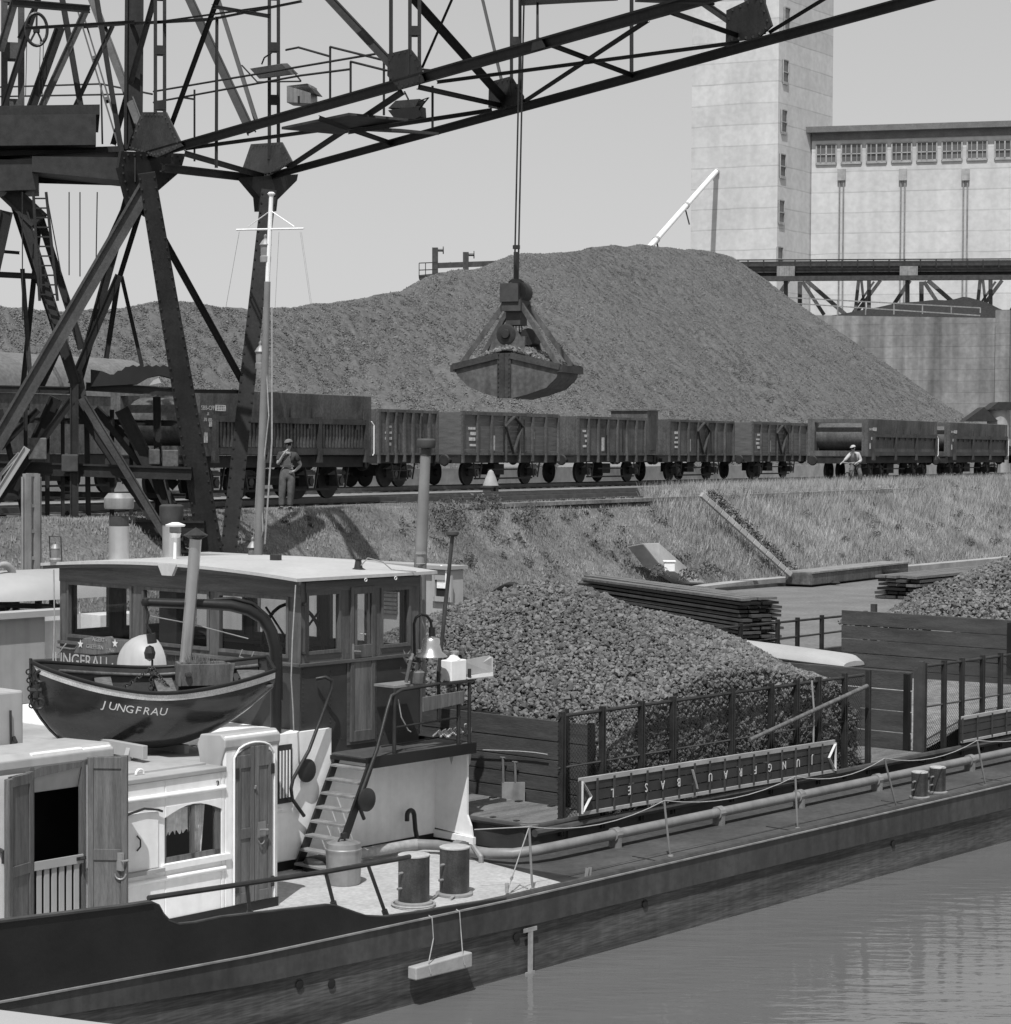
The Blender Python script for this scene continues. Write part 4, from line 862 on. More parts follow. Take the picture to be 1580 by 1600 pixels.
# ================================================================== THE MOTOR BARGE (barge frame: x along, y to port, z up)
barge=thing('motor_barge','long dark-hulled motor barge with white aft cabin and glazed wooden wheelhouse, nearest the viewer','barge',(0,0,0))
def interp(x,xp,fp): return float(np.interp(x,xp,fp))
zt=lambda u: interp(u,[-16,-6.57,-3.9,-.5,40],[1.35,.91,.82,.78,.78]); zb=lambda u: interp(u,[-16,-6.57,-3.9,0,10,40],[1.15,.73,.56,.48,.45,.45])
us=np.concatenate([np.arange(-16,2,.5),np.arange(2,40.1,2)])
s=MB(); 
for a,b in zip(us[:-1],us[1:]): 
    s.quad((a,0,-.6),(b,0,-.6),(b,0,zb(b)+.02),(a,0,zb(a)+.02)); s.quad((a,9.2,-.6),(b,9.2,-.6),(b,9.2,.74),(a,9.2,.74))
s.quad((-16,0,-.6),(-16,9.2,-.6),(-16,9.2,.8),(-16,0,1.2)); s.quad((40,0,-.6),(40,9.2,-.6),(40,9.2,.8),(40,0,.8))
s.build('hull','hull',barge)
s=MB()
for a,b in zip(us[:-1],us[1:]): s.prism([(a,-.035,zb(a)),(b,-.035,zb(b)),(b,-.035,zt(b)),(a,-.035,zt(a))],(0,.06,0))
s.build('rubbing_strake','strake',barge)
s=MB()
for a,b in zip(us[:-1],us[1:]):
    s.beam((a,-.04,zt(a)),(b,-.04,zt(b)),.03,.014)
s.build('edge_strip','galv',barge)
s=MB(); s.tube([(u,.03,zt(u)+.005) for u in us if u>-2.3],.035,7); s.build('gunwale','strake',barge,smooth=40)
# deck
s=MB(); s.box(.93,40,.03,9.2,.70,.74); s.box(-16,-8,.03,9.2,.70,.74); s.build('deck','deck',barge)
s=MB(); s.add([(-8,.03,.741),(.55,.03,.741),(.95,1.8,.741),(1.5,3.2,.741),(1.5,9.1,.741),(-8,9.1,.741)],[(0,1,2,3,4,5)]); s.build('aft_deck','chequer',barge)
s=MB(); s.box(.4,.95,.03,9,.70,.7395); s.box(-8,.4,.03,9.1,.68,.735)
for u in np.arange(2.2,20,2.6): s.beam((u,.1,.742),(u+.05,.62,.742),.02,.008)
s.beam((.9,.42,.742),(20,.42,.742),.008,.006); s.build('deck_seam','blackmetal',barge)
# bulwark
top=[(-16,1.9),(-8,1.62),(-6.57,1.53),(-5.35,1.46),(-5.08,1.45),(-5.0,1.41),(-4.95,1.33),(-4.88,1.26),(-4.78,1.215),(-4.6,1.20),(-4.3,1.20),(-3.05,1.11),(-2.95,1.09),(-2.75,1.01),(-2.55,.93),(-2.31,.885),(-1.9,.86),(-1.2,.83),(-.6,.80)]
s=MB()
for (a,za),(b,zb_) in zip(top[:-1],top[1:]): s.prism([(a,-.02,zt(a)-.02),(b,-.02,zt(b)-.02),(b,-.02,zb_),(a,-.02,za)],(0,.045,0))
s.build('bulwark','black',barge)
s=MB()
for (a,za),(b,zb_) in zip(top[:-1],top[1:]): s.beam((a,.0,za+.004),(b,.0,zb_+.004),.075 if a<-5.1 else .04,.018)
s.build('bulwark_cap','under',barge)
s=MB(); s.tube([(-5.08,.02,1.48),(-3.97,.04,1.435),(-2.96,.06,1.395),(-2.0,.1,1.37),(-1.82,.14,1.36)],.024,8)
s.build('handrail','blackmetal',barge,smooth=40)
for a,b in (((-3.97,.04,1.43),(-3.93,.04,1.16)),((-3.0,.06,1.395),bv(522,1415,.05)),((-2.44,.08,1.385),bv(604,1432,.04))):
    s=MB(); s.tube([a,b],.018,8); s.tube([b,np.array(b)+(np.array(a)-b)*.12],.03,8); s.build('stanchion','blackmetal',barge)
# deckside small fittings
s=MB(); 
for u in (.95,1.0): s.tube([(u-.06,.18,.74),(u-.06+.02,.18,.86)],.022,6)
s.build('cleat','galv',barge)
# ------------- draught mark, hull holes and stains
s=MB(); s.box(-.29,-.22,-.042,-.034,.0,.44); s.box(-.36,-.16,-.043,-.034,.42,.46); s.box(-.33,-.19,-.0425,-.034,.0,.02); s.build('draught_mark','letterw',barge)
for px,py in ((806,1464),(517,1537),(467,1538),(1007,1412),(1395,1318)):
    p=bv(px,py,-.001); s=MB(); s.lathe((p[0],-.004,p[2]),[(.04,0),(.045,-.012),(.02,-.014)],14,ax=1); s.build('scupper','dark',barge)
# ------------- aft cabin
CV=1.6
s=MB()
def wallseg(mb,u0,u1,z0,z1,v=CV,t=.05): mb.box(u0,u1,v,v+t,z0,z1)
zr=2.17
D1=(-5.08,-4.52,1.0,2.46); WN=(-3.57,-2.88,1.35,1.87); D2=(-2.71,-2.25,.84,2.34)
wallseg(s,-7.5,-5.45,.74,zr+.05); wallseg(s,-5.45,D1[0],.74,2.5); wallseg(s,D1[1],-4.2,.74,2.52)
wallseg(s,D1[0],D1[1],D1[3],2.53); wallseg(s,D1[0],D1[1],.74,D1[2])
wallseg(s,-4.2,WN[0],.74,zr); wallseg(s,WN[0],WN[1],.74,WN[2]); wallseg(s,WN[0],WN[1],WN[3],zr); wallseg(s,WN[1],D2[0]-.12,.74,zr)
wallseg(s,D2[0]-.12,-2.15,.74,2.46)
s.box(-2.2,-2.15,CV+.05,2.9,.74,zr)     # forward end
s.build('cabin_wall','white',barge,bevel=.012)
s=MB()
for u0,u1,zh,dp_ in ((-5.45,-4.2,2.52,.7),(D2[0]-.12,-2.15,2.46,.34)):
    pr=[(CV-.015,zh-.10),(CV-.015,zh-.03),(CV+.05,zh+.02),(CV+dp_,zh+.0),(CV+dp_+.05,zh-.1),(CV+dp_,zr),(CV+.06,zr)]
    s.prism([(u0-.02,v,z) for v,z in pr],(u1-u0+.04,0,0))
s.build('companionway_hood','grey_paint',barge,bevel=.012)
s=MB(); s.box(-7.5,-5.45,CV-.02,7.6,zr-.04,zr+.012); s.box(-5.45,-4.2,CV+.6,7.6,zr-.04,zr+.012); s.box(-4.2,-2.83,CV-.02,7.6,zr-.04,zr+.012); s.box(-2.83,-2.15,CV+.25,7.6,zr-.04,zr+.012); s.build('cabin_roof','stone',barge,bevel=.01)
s=MB(); s.box(-4.1,-2.9,CV+.2,7.4,zr+.012,zr+.03); s.build('roof_mat','grey_paint',barge)
s=MB()
for z in (1.99,1.22): s.tube([(-4.17,CV-.005,z),(-2.84,CV-.005,z-.01)],.024,10)
s.split('moulding','white',barge,smooth=40)
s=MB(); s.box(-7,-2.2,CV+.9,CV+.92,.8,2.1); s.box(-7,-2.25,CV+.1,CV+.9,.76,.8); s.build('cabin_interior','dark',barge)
s=MB(); s.box(-4.15,-2.15,CV-.012,CV,.74,.83); s.build('kick_strip','black',barge)
# doorway 1: open leaves and slatted gate
def leaf(name,p,d,w,z0,z1,arch,m='door',fl=None):
    """a panelled door leaf hinged at p, going along unit vector d"""
    d=np.array(d,float); n=np.array([-d[1],d[0],0]); s=MB(); P=lambda a,z,o=0.: np.array([p[0],p[1],0])+d*a+n*o+Z*z
    s.prism([P(0,z0,-.015),P(w,z0,-.015),P(w,z1+arch,-.015),P(0,z1,-.015)],n*.03)
    st=.055
    o=s.build(name,m,barge); s=MB()
    for sg in (-1,1):
        oo=sg*.021
        for a0,a1,zz0,zz1 in ((0,st,z0,z1),(w-st,w,z0,z1+arch*.8),(st,w-st,z0,z0+.09),(st,w-st,z1-.10,z1+arch*.3),(st,w-st,z0+(z1-z0)*.36,z0+(z1-z0)*.43)):
            s.prism([P(a0,zz0,oo-.006),P(a1,zz0,oo-.006),P(a1,zz1,oo-.006),P(a0,zz1,oo-.006)],n*.012)
    s.build('stiles',m,o,bevel=.004); return o,P
cu1=np.array([-.35,-.94,0]); cu1/=np.linalg.norm(cu1)
l1,P1=leaf('door_leaf',(D1[1]+.04,CV-.02,0),(.62,-.78,0),.36,1.0,2.44,.02)
s=MB()
for a,z in ((.30,1.52),): 
    q=P1(a,z,-.03); s.beam(q-Z*.09,q+Z*.07,.07,.03); s.tube([q,q+np.array([-.02,-.05,0]),q+np.array([.05,-.05,0])],.01,6)
    s.tube(arc(q-Z*.12,.05,PI,2*PI,8,(.62,-.78,0),(0,0,1)),.008,5)
s.build('lock','galv',l1)
l2,P2=leaf('door_leaf',(D1[0]-.02,CV-.02,0),(-.95,-.32,0),.36,1.0,2.38,-.03)
s=MB(); n_=6
for i in range(n_): u=D1[0]+.03+i*(D1[1]-D1[0]-.07)/n_+.01; s.box(u,u+.055,CV-.02,CV-.005,.98,1.56)
s.box(D1[0],D1[1]-.02,CV-.035,CV-.02,1.5,1.58); g=s.build('slatted_gate','tarp',barge,bevel=.003)
s=MB(); s.box(D1[1]-.10,D1[1]-.0,CV-.05,CV-.036,1.53,1.56); s.tube([(D1[1]-.08,CV-.06,1.545),(D1[1]-.03,CV-.06,1.545)],.014,6); s.build('bolt','blackmetal',g)
s=MB(); 
for a in (D1[0]-.02,D1[1]-.02): s.box(a,a+.04,CV-.012,CV+.04,.98,2.44)
s.prism([(D1[0],CV-.01,2.31),(D1[1],CV-.01,2.36),(D1[1],CV-.01,2.46),(D1[0]+(D1[1]-D1[0])/2,CV-.01,2.44),(D1[0],CV-.01,2.38)],(0,.04,0))
s.prism([(D1[0],CV+.1,2.17),(D1[1],CV+.1,2.22),(D1[1],CV+.1,2.26),(D1[0],CV+.1,2.22)],(0,.04,0)); s.build('door_frame','door',barge)
# doorway 2: closed double doors
dm=(D2[0]+D2[1])/2
for (a,b,nm) in ((D2[0],dm-.004,0),(dm+.004,D2[1],1)):
    s=MB(); v=CV-.02; tops=lambda u: D2[3]-.10+.10*math.cos((u-dm)/(D2[1]-D2[0])*2*1.3)
    s.prism([(a,v,D2[2]),(b,v,D2[2]),(b,v,tops(b)),((a+b)/2,v,tops((a+b)/2)),(a,v,tops(a))],(0,.03,0)); o=s.build('door_leaf','door',barge)
    s=MB()
    for a0,a1,z0,z1 in ((a,a+.05,D2[2],tops(a)),(b-.05,b,D2[2],tops(b)),(a+.05,b-.05,D2[2],D2[2]+.1),(a+.05,b-.05,2.14,tops(a)),(a+.05,b-.05,1.46,1.56)): s.box(a0,a1,v-.012,v,z0,z1)
    s.build('stiles','door',o,bevel=.004)
    if nm: 
        s=MB(); s.box(a+.03,a+.13,v-.02,v-.012,1.45,1.60); s.tube([(a+.02,v-.05,1.53),(a+.13,v-.05,1.52)],.012,6); s.tube(arc((a+.07,v-.025,1.42),.035,PI,2*PI,8,(1,0,0),(0,0,1)),.007,5); s.tube([(a-.01,v-.02,1.93),(a-.01,v-.03,1.96)],.012,6); s.build('lock','galv',o)
    for z in (1.0,2.1):
        s=MB(); x=a-.02 if not nm else b-.02; s.box(x,x+.04,v-.02,v+.01,z-.05,z+.05); s.build('hinge','blackmetal',o)
s=MB(); pr=[(D2[0]-.035,CV-.02,D2[2])]
pts=[(D2[0]-.03,CV-.025,D2[2]),(D2[0]-.03,CV-.025,2.25)]+[(dm+(D2[1]-D2[0]+.06)/2*x,CV-.025,2.25+.13*math.sqrt(max(0,1-x*x))) for x in np.linspace(-1,1,9)]+[(D2[1]+.03,CV-.025,2.25),(D2[1]+.03,CV-.025,D2[2])]
s.tube(pts,.010,6); s.build('door_moulding','white',barge,smooth=50)
# cabin window with lace
a,b,z0,z1=WN
s=MB(); v=CV+.01
s.box(a,b,v,v+.03,z0,z0+.05); s.box(a,a+.02,v,v+.03,z0,z1); s.box(b-.07,b,v,v+.03,z0,z1); s.box(a,b,v,v+.03,z1-.02,z1); s.box((a+b)/2-.02,(a+b)/2+.02,v,v+.03,z0,z1); wn=s.build('window_frame','door',barge)
s=MB()
n=8; cs=[(a,z1)]+[(a+(b-a)*i/n,z1-.10+.10*math.sin(PI*i/n)) for i in range(n+1)]+[(b,z1)]
for i in range(n): 
    x0,x1=a+(b-a)*i/n,a+(b-a)*(i+1)/n; y0=z1-.09*(1-math.sin(PI*i/n)); y1=z1-.09*(1-math.sin(PI*(i+1)/n)); s.prism([(x0,CV-.004,y0),(x1,CV-.004,y1),(x1,CV-.004,z1+.01),(x0,CV-.004,z1+.01)],(0,.03,0))
s.build('arched_head','white',wn)
s=MB(); s.quad((a,v+.012,z0),(b,v+.012,z0),(b,v+.012,z1),(a,v+.012,z1)); s.build('pane','glass',wn)
s=MB()
def curtain(mb,u0,u1,z0_,z1_,v_,k=5,sway=0):
    n=40; P_=[]
    for i in range(n+1):
        t=i/n; u=u0+(u1-u0)*t; w=.012*math.sin(t*k*2*PI); P_.append((u,v_+w))
    vs=[(u+sway,y,z0_+.02*math.sin(i*.9)) for i,(u,y) in enumerate(P_)]+[(u,y,z1_) for u,y in P_]
    mb.add(vs,[(i,i+1,i+n+2,i+n+1) for i in range(n)])
curtain(s,a+.02,(a+b)/2-.01,z0+.26,z1,v+.06,4); curtain(s,(a+b)/2,b-.22,z0+.26,z1,v+.06,3); curtain(s,b-.26,b-.12,z0,z1,v+.09,3,-.05); s.build('curtain','lace',wn)
s=MB(); s.box(a-.05,b+.1,CV-.03,CV,z0-.06,z0-.005); s.build('sill','white',wn)
# shuttered hatch left of the window
s=MB(); a0,a1=-4.14,-3.66
s.box(a0,a1,CV-.012,CV-.001,1.33,1.86); o=s.build('shutter','white',barge,bevel=.006)
s=MB(); s.tube([(a0,CV-.02,1.80),(a0+.12,CV-.025,1.87),(a0+.3,CV-.03,1.9),(a1-.02,CV-.03,1.87),(a1+.03,CV-.03,1.85)],.012,6); s.tube([(-3.92,CV-.02,1.66),(-3.90,CV-.045,1.62),(-3.90,CV-.045,1.56),(-3.92,CV-.02,1.52)],.008,5); s.build('handle','blackmetal',o)
s=MB(); s.box(a0,a1+.05,CV-.05,CV-.002,1.29,1.325); s.build('ledge','stone',o)
s=MB(); text_mb(s,'2',.09,lambda x,y,z:(-2.93+x,CV-.006-z,2.02+y),.004); s.build('number','blackmetal',barge)
# grey tank / locker aft with white ventilator, left edge
s=MB(); s.box(-5.5,-4.50,2.5,3.2,2.16,2.97); o=s.build('locker','grey_paint',barge,bevel=.02)
s=MB(); 
for z in (2.3,2.45): s.tube([(-4.62,2.49,z+.1),(-4.62,2.45,z+.05)],.02,6)
s.tube([(-4.66,2.48,2.8),(-4.66,2.47,2.3)],.012,5); s.build('latch','blackmetal',o)
s=MB(); s.lathe((-4.92,3.35,2.2),[(.24,0),(.24,.82),(.22,.86),(.09,.96),(.08,1.12),(.10,1.14),(.10,1.2)],24); s.build('ventilator','white',barge,smooth=30)
s=MB(); s.tube([(-5.42,CV+.1,1.75),(-5.42,CV-.06,1.72),(-5.42,CV-.06,1.62)],.02,6)
s.build('tap','blackmetal',barge)
s=MB(); s.tube(arc((-3.75,1.75,zr+.02),.045,0,PI,8,(1,0,0),(0,0,1)),.012,6); s.build('lifting_eye','white',barge)
# ------------- engine house and wheelhouse
EV=2.85
s=MB(); 
s.box(-2.15,-.2,EV,EV+.05,.74,2.19); s.box(-.2,1.45,EV,EV+.05,.74,1.86); s.box(-2.15,-2.1,EV,7.1,.74,2.19); s.box(-2.1,-.2,EV+.05,7.1,2.13,2.19); s.box(-2.15,1.45,7.05,7.1,.74,2.19)
s.build('engine_house','white',barge)
s=MB(); s.prism([(1.45,2.36,1.86),(1.45,EV,1.86),(1.45,EV,.9),(1.45,2.28,.86),(1.45,2.3,.98),(1.45,2.36,1.1)],(.03,0,0)); s.prism([(1.42,2.24,.86),(1.42,EV,.88),(1.42,EV,.80),(1.42,2.24,.78)],(.05,0,0)); s.build('bulkhead_wing','white',barge)
s=MB(); s.box(-1.95,1.45,EV-.01,EV-.001,.74,.84); s.box(1.42,1.44,2.3,EV,.74,.80); s.build('kick_strip','black',barge)
s=MB(); s.box(-1.02,-.80,EV-.02,EV-.001,1.46,2.08); o=s.build('vent_grille','blackmetal',barge)
s=MB()
for k in range(4): s.box(-.98+k*.045,-.965+k*.045,EV-.03,EV-.02,1.52,2.02)
s.build('bar','white',o)
s=MB(); s.box(-1.28,-.85,EV-.012,EV-.001,.85,1.36); s.tube([(-1.1,EV-.02,1.4),(-.95,EV-.02,1.4)],.02,6); s.build('hatch','white',barge,bevel=.004)
s=MB(); s.tube([(.95,EV-.02,1.05)]+arc((.95,EV-.09,1.12),.06,0,PI,8,(0,1,0),(0,0,1))[::-1]+[(.95,EV-.15,1.05)],.028,8); s=MB(); s.tube([(1.05,EV-.12,.76),(1.0,EV-.12,.95),(.98,EV-.12,1.12)]+arc((.92,EV-.12,1.12),.055,.2,PI,8,(1,0,0),(0,0,1))+[(.865,EV-.12,1.06)],.026,8); s.build('vent_pipe','blackmetal',barge,smooth=40)
s=MB(); s.lathe((-.6,2.6,.74),[(.19,0),(.2,.06),(.17,.12),(.1,.14)],18); s.build('coiled_hose','blackmetal',barge,smooth=40)
# platform
s=MB(); s.box(-.22,1.52,2.30,EV+.0,1.86,1.90); s.box(-.22,1.52,2.28,2.31,1.80,1.92); s.box(1.5,1.53,2.3,3.2,1.8,1.92); s.build('platform_edge','black',barge)
s=MB(); s.box(-.2,1.5,2.31,EV+.05,1.901,1.915); s.build('platform_floor','deck',barge)
WV=2.9; WU0=-.61; WU1=1.23; WP=7.05; z0w=2.95; z1w=3.62; zrf=3.80
s=MB(); s.box(-.2,WU1,WV,WV+.04,1.9,z0w-.05); s.box(WU0,-.2,WV,WV+.04,2.19,z0w-.05); s.box(WU0,WU0+.04,WV+.04,WP,2.19,z0w-.05); s.box(WU1-.04,WU1,WV+.04,WP,1.9,z0w-.05); s.box(WU0+.04,WU1-.04,WP-.04,WP,2.0,z0w-.05)
s.build('lower_panels','brown',barge)
s=MB()
for z in np.arange(2.25,2.9,.05):
    for u in (WU0+.03,-.17): s.lathe((u,WV-.001,z),[(.006,-.006),(.006,0)],5,ax=1)
for u in np.arange(-.15,WU1,.05): s.lathe((u,WV-.001,2.05),[(.006,-.006),(.006,0)],5,ax=1)
s.build('rivets','under',barge)
s=MB(); s.box(WU0-.04,WU1+.02,WV-.04,WV,z0w-.075,z0w-.035); s.box(WU0-.04,WU0,WV,WP,z0w-.075,z0w-.035); s.build('ledge','woodh',barge,bevel=.006)
# aft face glazed frame
def face(nm,axis,pos,t,a0,a1,holes,z0,z1,za,zb_,m='wood'):
    """glazed wall: holes=[(h0,h1)], sills below z0 down to za, header above z1 up to zb_"""
    s=MB(); bx=(lambda p,q,zz0,zz1: s.box(p,q,pos,pos+t,zz0,zz1)) if axis=='u' else (lambda p,q,zz0,zz1: s.box(pos,pos+t,p,q,zz0,zz1))
    edges=[a0]+[x for h in holes for x in h]+[a1]
    bx(a0,a1,za-.02,za)
    s.c=s.c[:1]; o=s.build(nm,m,barge); s=MB(); bx=(lambda p,q,zz0,zz1: s.box(p,q,pos,pos+t,zz0,zz1)) if axis=='u' else (lambda p,q,zz0,zz1: s.box(pos,pos+t,p,q,zz0,zz1))
    for i in range(0,len(edges),2): bx(edges[i],edges[i+1],za,zb_)
    s.split('mullion',m,o)
    s=MB(); bx=(lambda p,q,zz0,zz1: s.box(p,q,pos+.002,pos+t-.002,zz0,zz1)) if axis=='u' else (lambda p,q,zz0,zz1: s.box(pos+.002,pos+t-.002,p,q,zz0,zz1))
    for h in holes: bx(h[0],h[1],za,z0); 
    s.build('sill_board','woodh',o)
    s=MB(); bx=(lambda p,q,zz0,zz1: s.box(p,q,pos-.012,pos+t,zz0,zz1)) if axis=='u' else (lambda p,q,zz0,zz1: s.box(pos-.012,pos+t,p,q,zz0,zz1))
    bx(a0+.002,a1-.002,z1,zb_+.0); s.build('header_board','woodh',o)
    for h in holes:
        s=MB(); w=.035; d=-.018
        F_=(lambda p,q,zz0,zz1: s.box(p,q,pos+d,pos+t*.6,zz0,zz1)) if axis=='u' else (lambda p,q,zz0,zz1: s.box(pos+d,pos+t*.6,p,q,zz0,zz1))
        F_(h[0],h[1],z0,z0+w); F_(h[0],h[1],z1-w,z1); F_(h[0],h[0]+w,z0+w,z1-w); F_(h[1]-w,h[1],z0+w,z1-w); f=s.build('window','wood',o)
        s=MB(); (s.quad((h[0]+w,pos+t*.3,z0+w),(h[1]-w,pos+t*.3,z0+w),(h[1]-w,pos+t*.3,z1-w),(h[0]+w,pos+t*.3,z1-w)) if axis=='u' else s.quad((pos+t*.3,h[0]+w,z0+w),(pos+t*.3,h[1]-w,z0+w),(pos+t*.3,h[1]-w,z1-w),(pos+t*.3,h[0]+w,z1-w))); s.build('pane','glass',f)
    return o
za=z0w-.035
face('aft_face','v',WU0,.06,WV,WP,[(3.08,4.22),(4.36,5.52),(5.70,6.90)],z0w+.01,z1w,za,zrf-.02)
face('starboard_face','u',WV,.06,WU0+.06,WU1,[(-.54,-.02),(.19,.42),(.60,1.08)],z0w+.05,z1w+.05,za,zrf-.02)
face('forward_face','v',WU1-.06,.06,WV+.06,WP-.06,[(3.1,4.3),(4.45,5.6),(5.75,6.9)],z0w+.01,z1w,za,zrf-.02)
face('port_face','u',WP-.06,.06,WU0+.06,WU1-.06,[(-.45,.1),(.3,1.0)],z0w+.05,z1w,za,zrf-.02)
# wheelhouse door
s=MB(); s.box(.12,.17,WV-.03,WV-.001,2.0,3.70); s.box(.44,.50,WV-.03,WV-.001,2.0,3.70); s.box(.17,.44,WV-.03,WV-.001,3.62,3.70); s.box(.17,.44,WV-.03,WV-.001,2.92,3.06); s.box(.17,.44,WV-.03,WV-.001,2.0,2.12); o=s.build('wheelhouse_door','wood',barge,bevel=.005)
s=MB(); s.box(.17,.44,WV-.018,WV-.002,2.12,2.92); s.build('door_panel','door',o)
s=MB(); s.quad((.17,WV-.01,3.06),(.44,WV-.01,3.06),(.44,WV-.01,3.62),(.17,WV-.01,3.62)); s.build('pane','glass',o)
s=MB(); s.box(.13,.16,WV-.036,WV-.03,2.88,3.08); s.tube([(.145,WV-.05,3.0),(.24,WV-.05,2.99)],.01,6); s.build('handle','galv',o)
s=MB(); s.box(.08,.54,WV-.008,WV-.002,1.97,2.98); s.build('door_frame','woodh',o)
s=MB(); s.tube([(-.58,WV-.05,3.02),(-.58,WV-.05,3.55)],.012,6); 
for z in (3.02,3.55): s.tube([(-.58,WV,z),(-.58,WV-.06,z)],.02,6)
s.build('grab_rail','blackmetal',barge)
# roof, cambered
s=MB(); ru0,ru1=-.78,1.40; rv0,rv1=2.78,7.2; n=16
prof=[(rv0+(rv1-rv0)*i/n, zrf+.085*math.sin(PI*i/n)**.9) for i in range(n+1)]
s.prism([(ru0,v,z) for v,z in prof]+[(ru0,v,z+.035) for v,z in reversed(prof)],(ru1-ru0,0,0)); s.build('wheelhouse_roof','roofp',barge,smooth=25)
s=MB(); 
for (v0,za_),(v1,zb__) in zip(prof[:-1],prof[1:]): s.prism([(ru0+.03,v0,za_-.04),(ru0+.03,v1,zb__-.04),(ru0+.03,v1,zb__+.0),(ru0+.03,v0,za_+.0)],(.03,0,0)); 
s.prism([(WU0-.01,v,z-.002) for v,z in prof[1:-1]]+[(WU0-.01,prof[-2][0],zrf-.03),(WU0-.01,prof[1][0],zrf-.03)],(.05,0,0))
s.build('roof_fascia','woodh',barge)
s=MB(); s.prism([(ru0-.01,5.05,3.91),(ru0-.01,4.72,3.91),(ru0-.01,4.80,3.78),(ru0-.01,4.97,3.78)],(.04,0,0)); s.build('roof_bracket','roofp',barge)
for u in (.25,.72): 
    s=MB(); s.tube(arc((u,rv0-.0,zrf-.02),.018,0,2*PI,8,(1,0,0),(0,0,1)),.005,5); s.build('roof_ring','white',barge)
# wheelhouse inside: floor, steering wheel, chart locker
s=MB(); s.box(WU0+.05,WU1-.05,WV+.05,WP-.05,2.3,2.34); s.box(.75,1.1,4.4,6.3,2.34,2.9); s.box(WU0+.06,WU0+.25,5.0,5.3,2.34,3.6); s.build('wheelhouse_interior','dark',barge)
s=MB(); c=np.array([.35,4.05,2.95]); s.tube(arc(c,.5,0,2*PI,28,(0,1,0),(0,0,1)),.02,6)
for k in range(8): t=k*PI/4; s.tube([c,c+np.array([0,math.cos(t)*.62,math.sin(t)*.62])],.014,5)
s.build('steering_wheel','blackmetal',barge)
# boarding ladder with handrails
s=MB(); tp=lambda v:np.array([-.22,v,1.86]); ft=lambda v:np.array([-.80,v,.78])
for v in (2.26,2.78): s.prism([tp(v),tp(v)+np.array([.09,0,0]),ft(v)+np.array([.10,0,-.04]),ft(v)+np.array([-.01,0,-.04])],(0,.03,0))
ld_=s.build('ladder','black',barge)
s=MB()
for i in range(8): q=lerp(tp(0),ft(0),(i+.35)/7.6); s.box(q[0]-.035,q[0]+.09,2.29,2.78,q[2]-.02,q[2]+.005)
s.split('tread','galv',ld_,bevel=.003)
for v,b in ((2.24,1),(2.80,0)):
    s=MB(); 
    if b: pts=[(.95,2.33,2.62),(.35,2.33,2.60),(.18,2.32,2.55),(.10,2.3,2.42),(-.1,2.26,2.0),(-.34,2.24,1.6),(-.38,2.24,1.5),(-.36,2.25,1.4),(-.28,2.27,1.28)]
    else: pts=[(-.42,2.86,2.74),(-.36,2.78,2.76),(-.28,2.76,2.72),(-.28,2.76,2.64),(-.62,2.76,2.0),(-.85,2.76,1.72),(-.88,2.76,1.62),(-.85,2.77,1.5),(-.66,2.79,1.30)]
    s.tube(pts,.02,8); s.build('ladder_handrail','blackmetal',barge,smooth=50)
for c in ((-.62,EV-.04,1.78),(-.33,2.2,1.50)):
    s=MB(); s.lathe(c,[(.11,.0),(.125,-.01),(.125,-.03),(.09,-.045),(.03,-.05)],24,ax=1); s.build('round_lamp','blackmetal',barge,smooth=40)
# platform rail and shelf with gear
s=MB(); 
for u in (.24,1.27): s.tube([(u,2.33,1.9),(u,2.33,2.62)],.022,8)
s.tube([(.9,2.33,2.62),(1.5,2.33,2.62)],.014,6); s.tube([(.24,2.33,2.2),(1.3,2.33,2.22)],.012,6); s.tube([(1.45,2.33,1.9),(1.45,2.33,2.75)],.02,8); s.tube([(1.02,2.4,2.18),(1.02,2.4,2.75)],.02,8)
s.tube([(.22,2.5,1.98),(1.5,2.5,2.0)],.01,5)
s.build('platform_rail','blackmetal',barge,smooth=50)
s=MB(); s.box(.42,.9,2.5,2.82,2.60,2.625); s.build('shelf','galv',barge)
s=MB(); s.prism([(.95,2.3,2.60),(1.5,2.3,2.60),(1.9,2.62,2.60),(1.35,2.62,2.60)],(0,0,.02)); s.build('tray','blackmetal',barge)
# ------------- chimneys, lamps and poles on the roof and in front
def bup(px,py,u): return bu(px,py,u)
s=MB(); c=bup(186,878,.2); t=bup(186,822,.2); s.tube([c-Z*.05,t],.125,18); o=s.build('stove_pipe','alu',barge,smooth=30)
s=MB(); s.lathe(t-Z*.0,[(.12,0),(.12,.12),(.12,.12)],18); s.build('pipe_neck','under',o); s=MB(); tt_=bup(186,795,.2); s.lathe(tt_,[(.17,0),(.18,.02),(.18,.13),(.13,.19),(.10,.19)],18); s.build('cap','galv',o,smooth=30)
s=MB(); c=bup(268,868,1.2); t=bup(268,818,1.2); s.tube([c-Z*.05,t],.115,18); o=s.build('stove_pipe','alu',barge,smooth=30); s=MB(); s.lathe(t,[(.12,-.02),(.15,.08),(.15,.22),(.12,.24)],18); s.build('cap','under',o,smooth=30)
s=MB(); c=bup(273,880,.1); t=bup(274,840,.1); s.tube([c,t],.02,8); s.lathe(t,[(.05,0),(.07,.05),(.05,.06)],12); s.lathe(t+Z*.13,[(.11,0),(.12,.02),(.04,.05)],14); o=s.build('roof_lamp','white',barge,smooth=30); s=MB(); s.lathe(t+Z*.06,[(.07,0),(.07,.07)],12); s.build('lens','lens',o)
s=MB(); c=bup(431,862,.6); s.lathe((c[0],c[1],3.86),[(.07,0),(.07,.12)],12); s.build('roof_fitting','blackmetal',barge); s=MB(); c=bup(560,890,.6); s.lathe((c[0],c[1],3.86),[(.09,0),(.05,.02),(.035,.1),(.05,.12)],12); s.build('roof_fitting','blackmetal',barge)
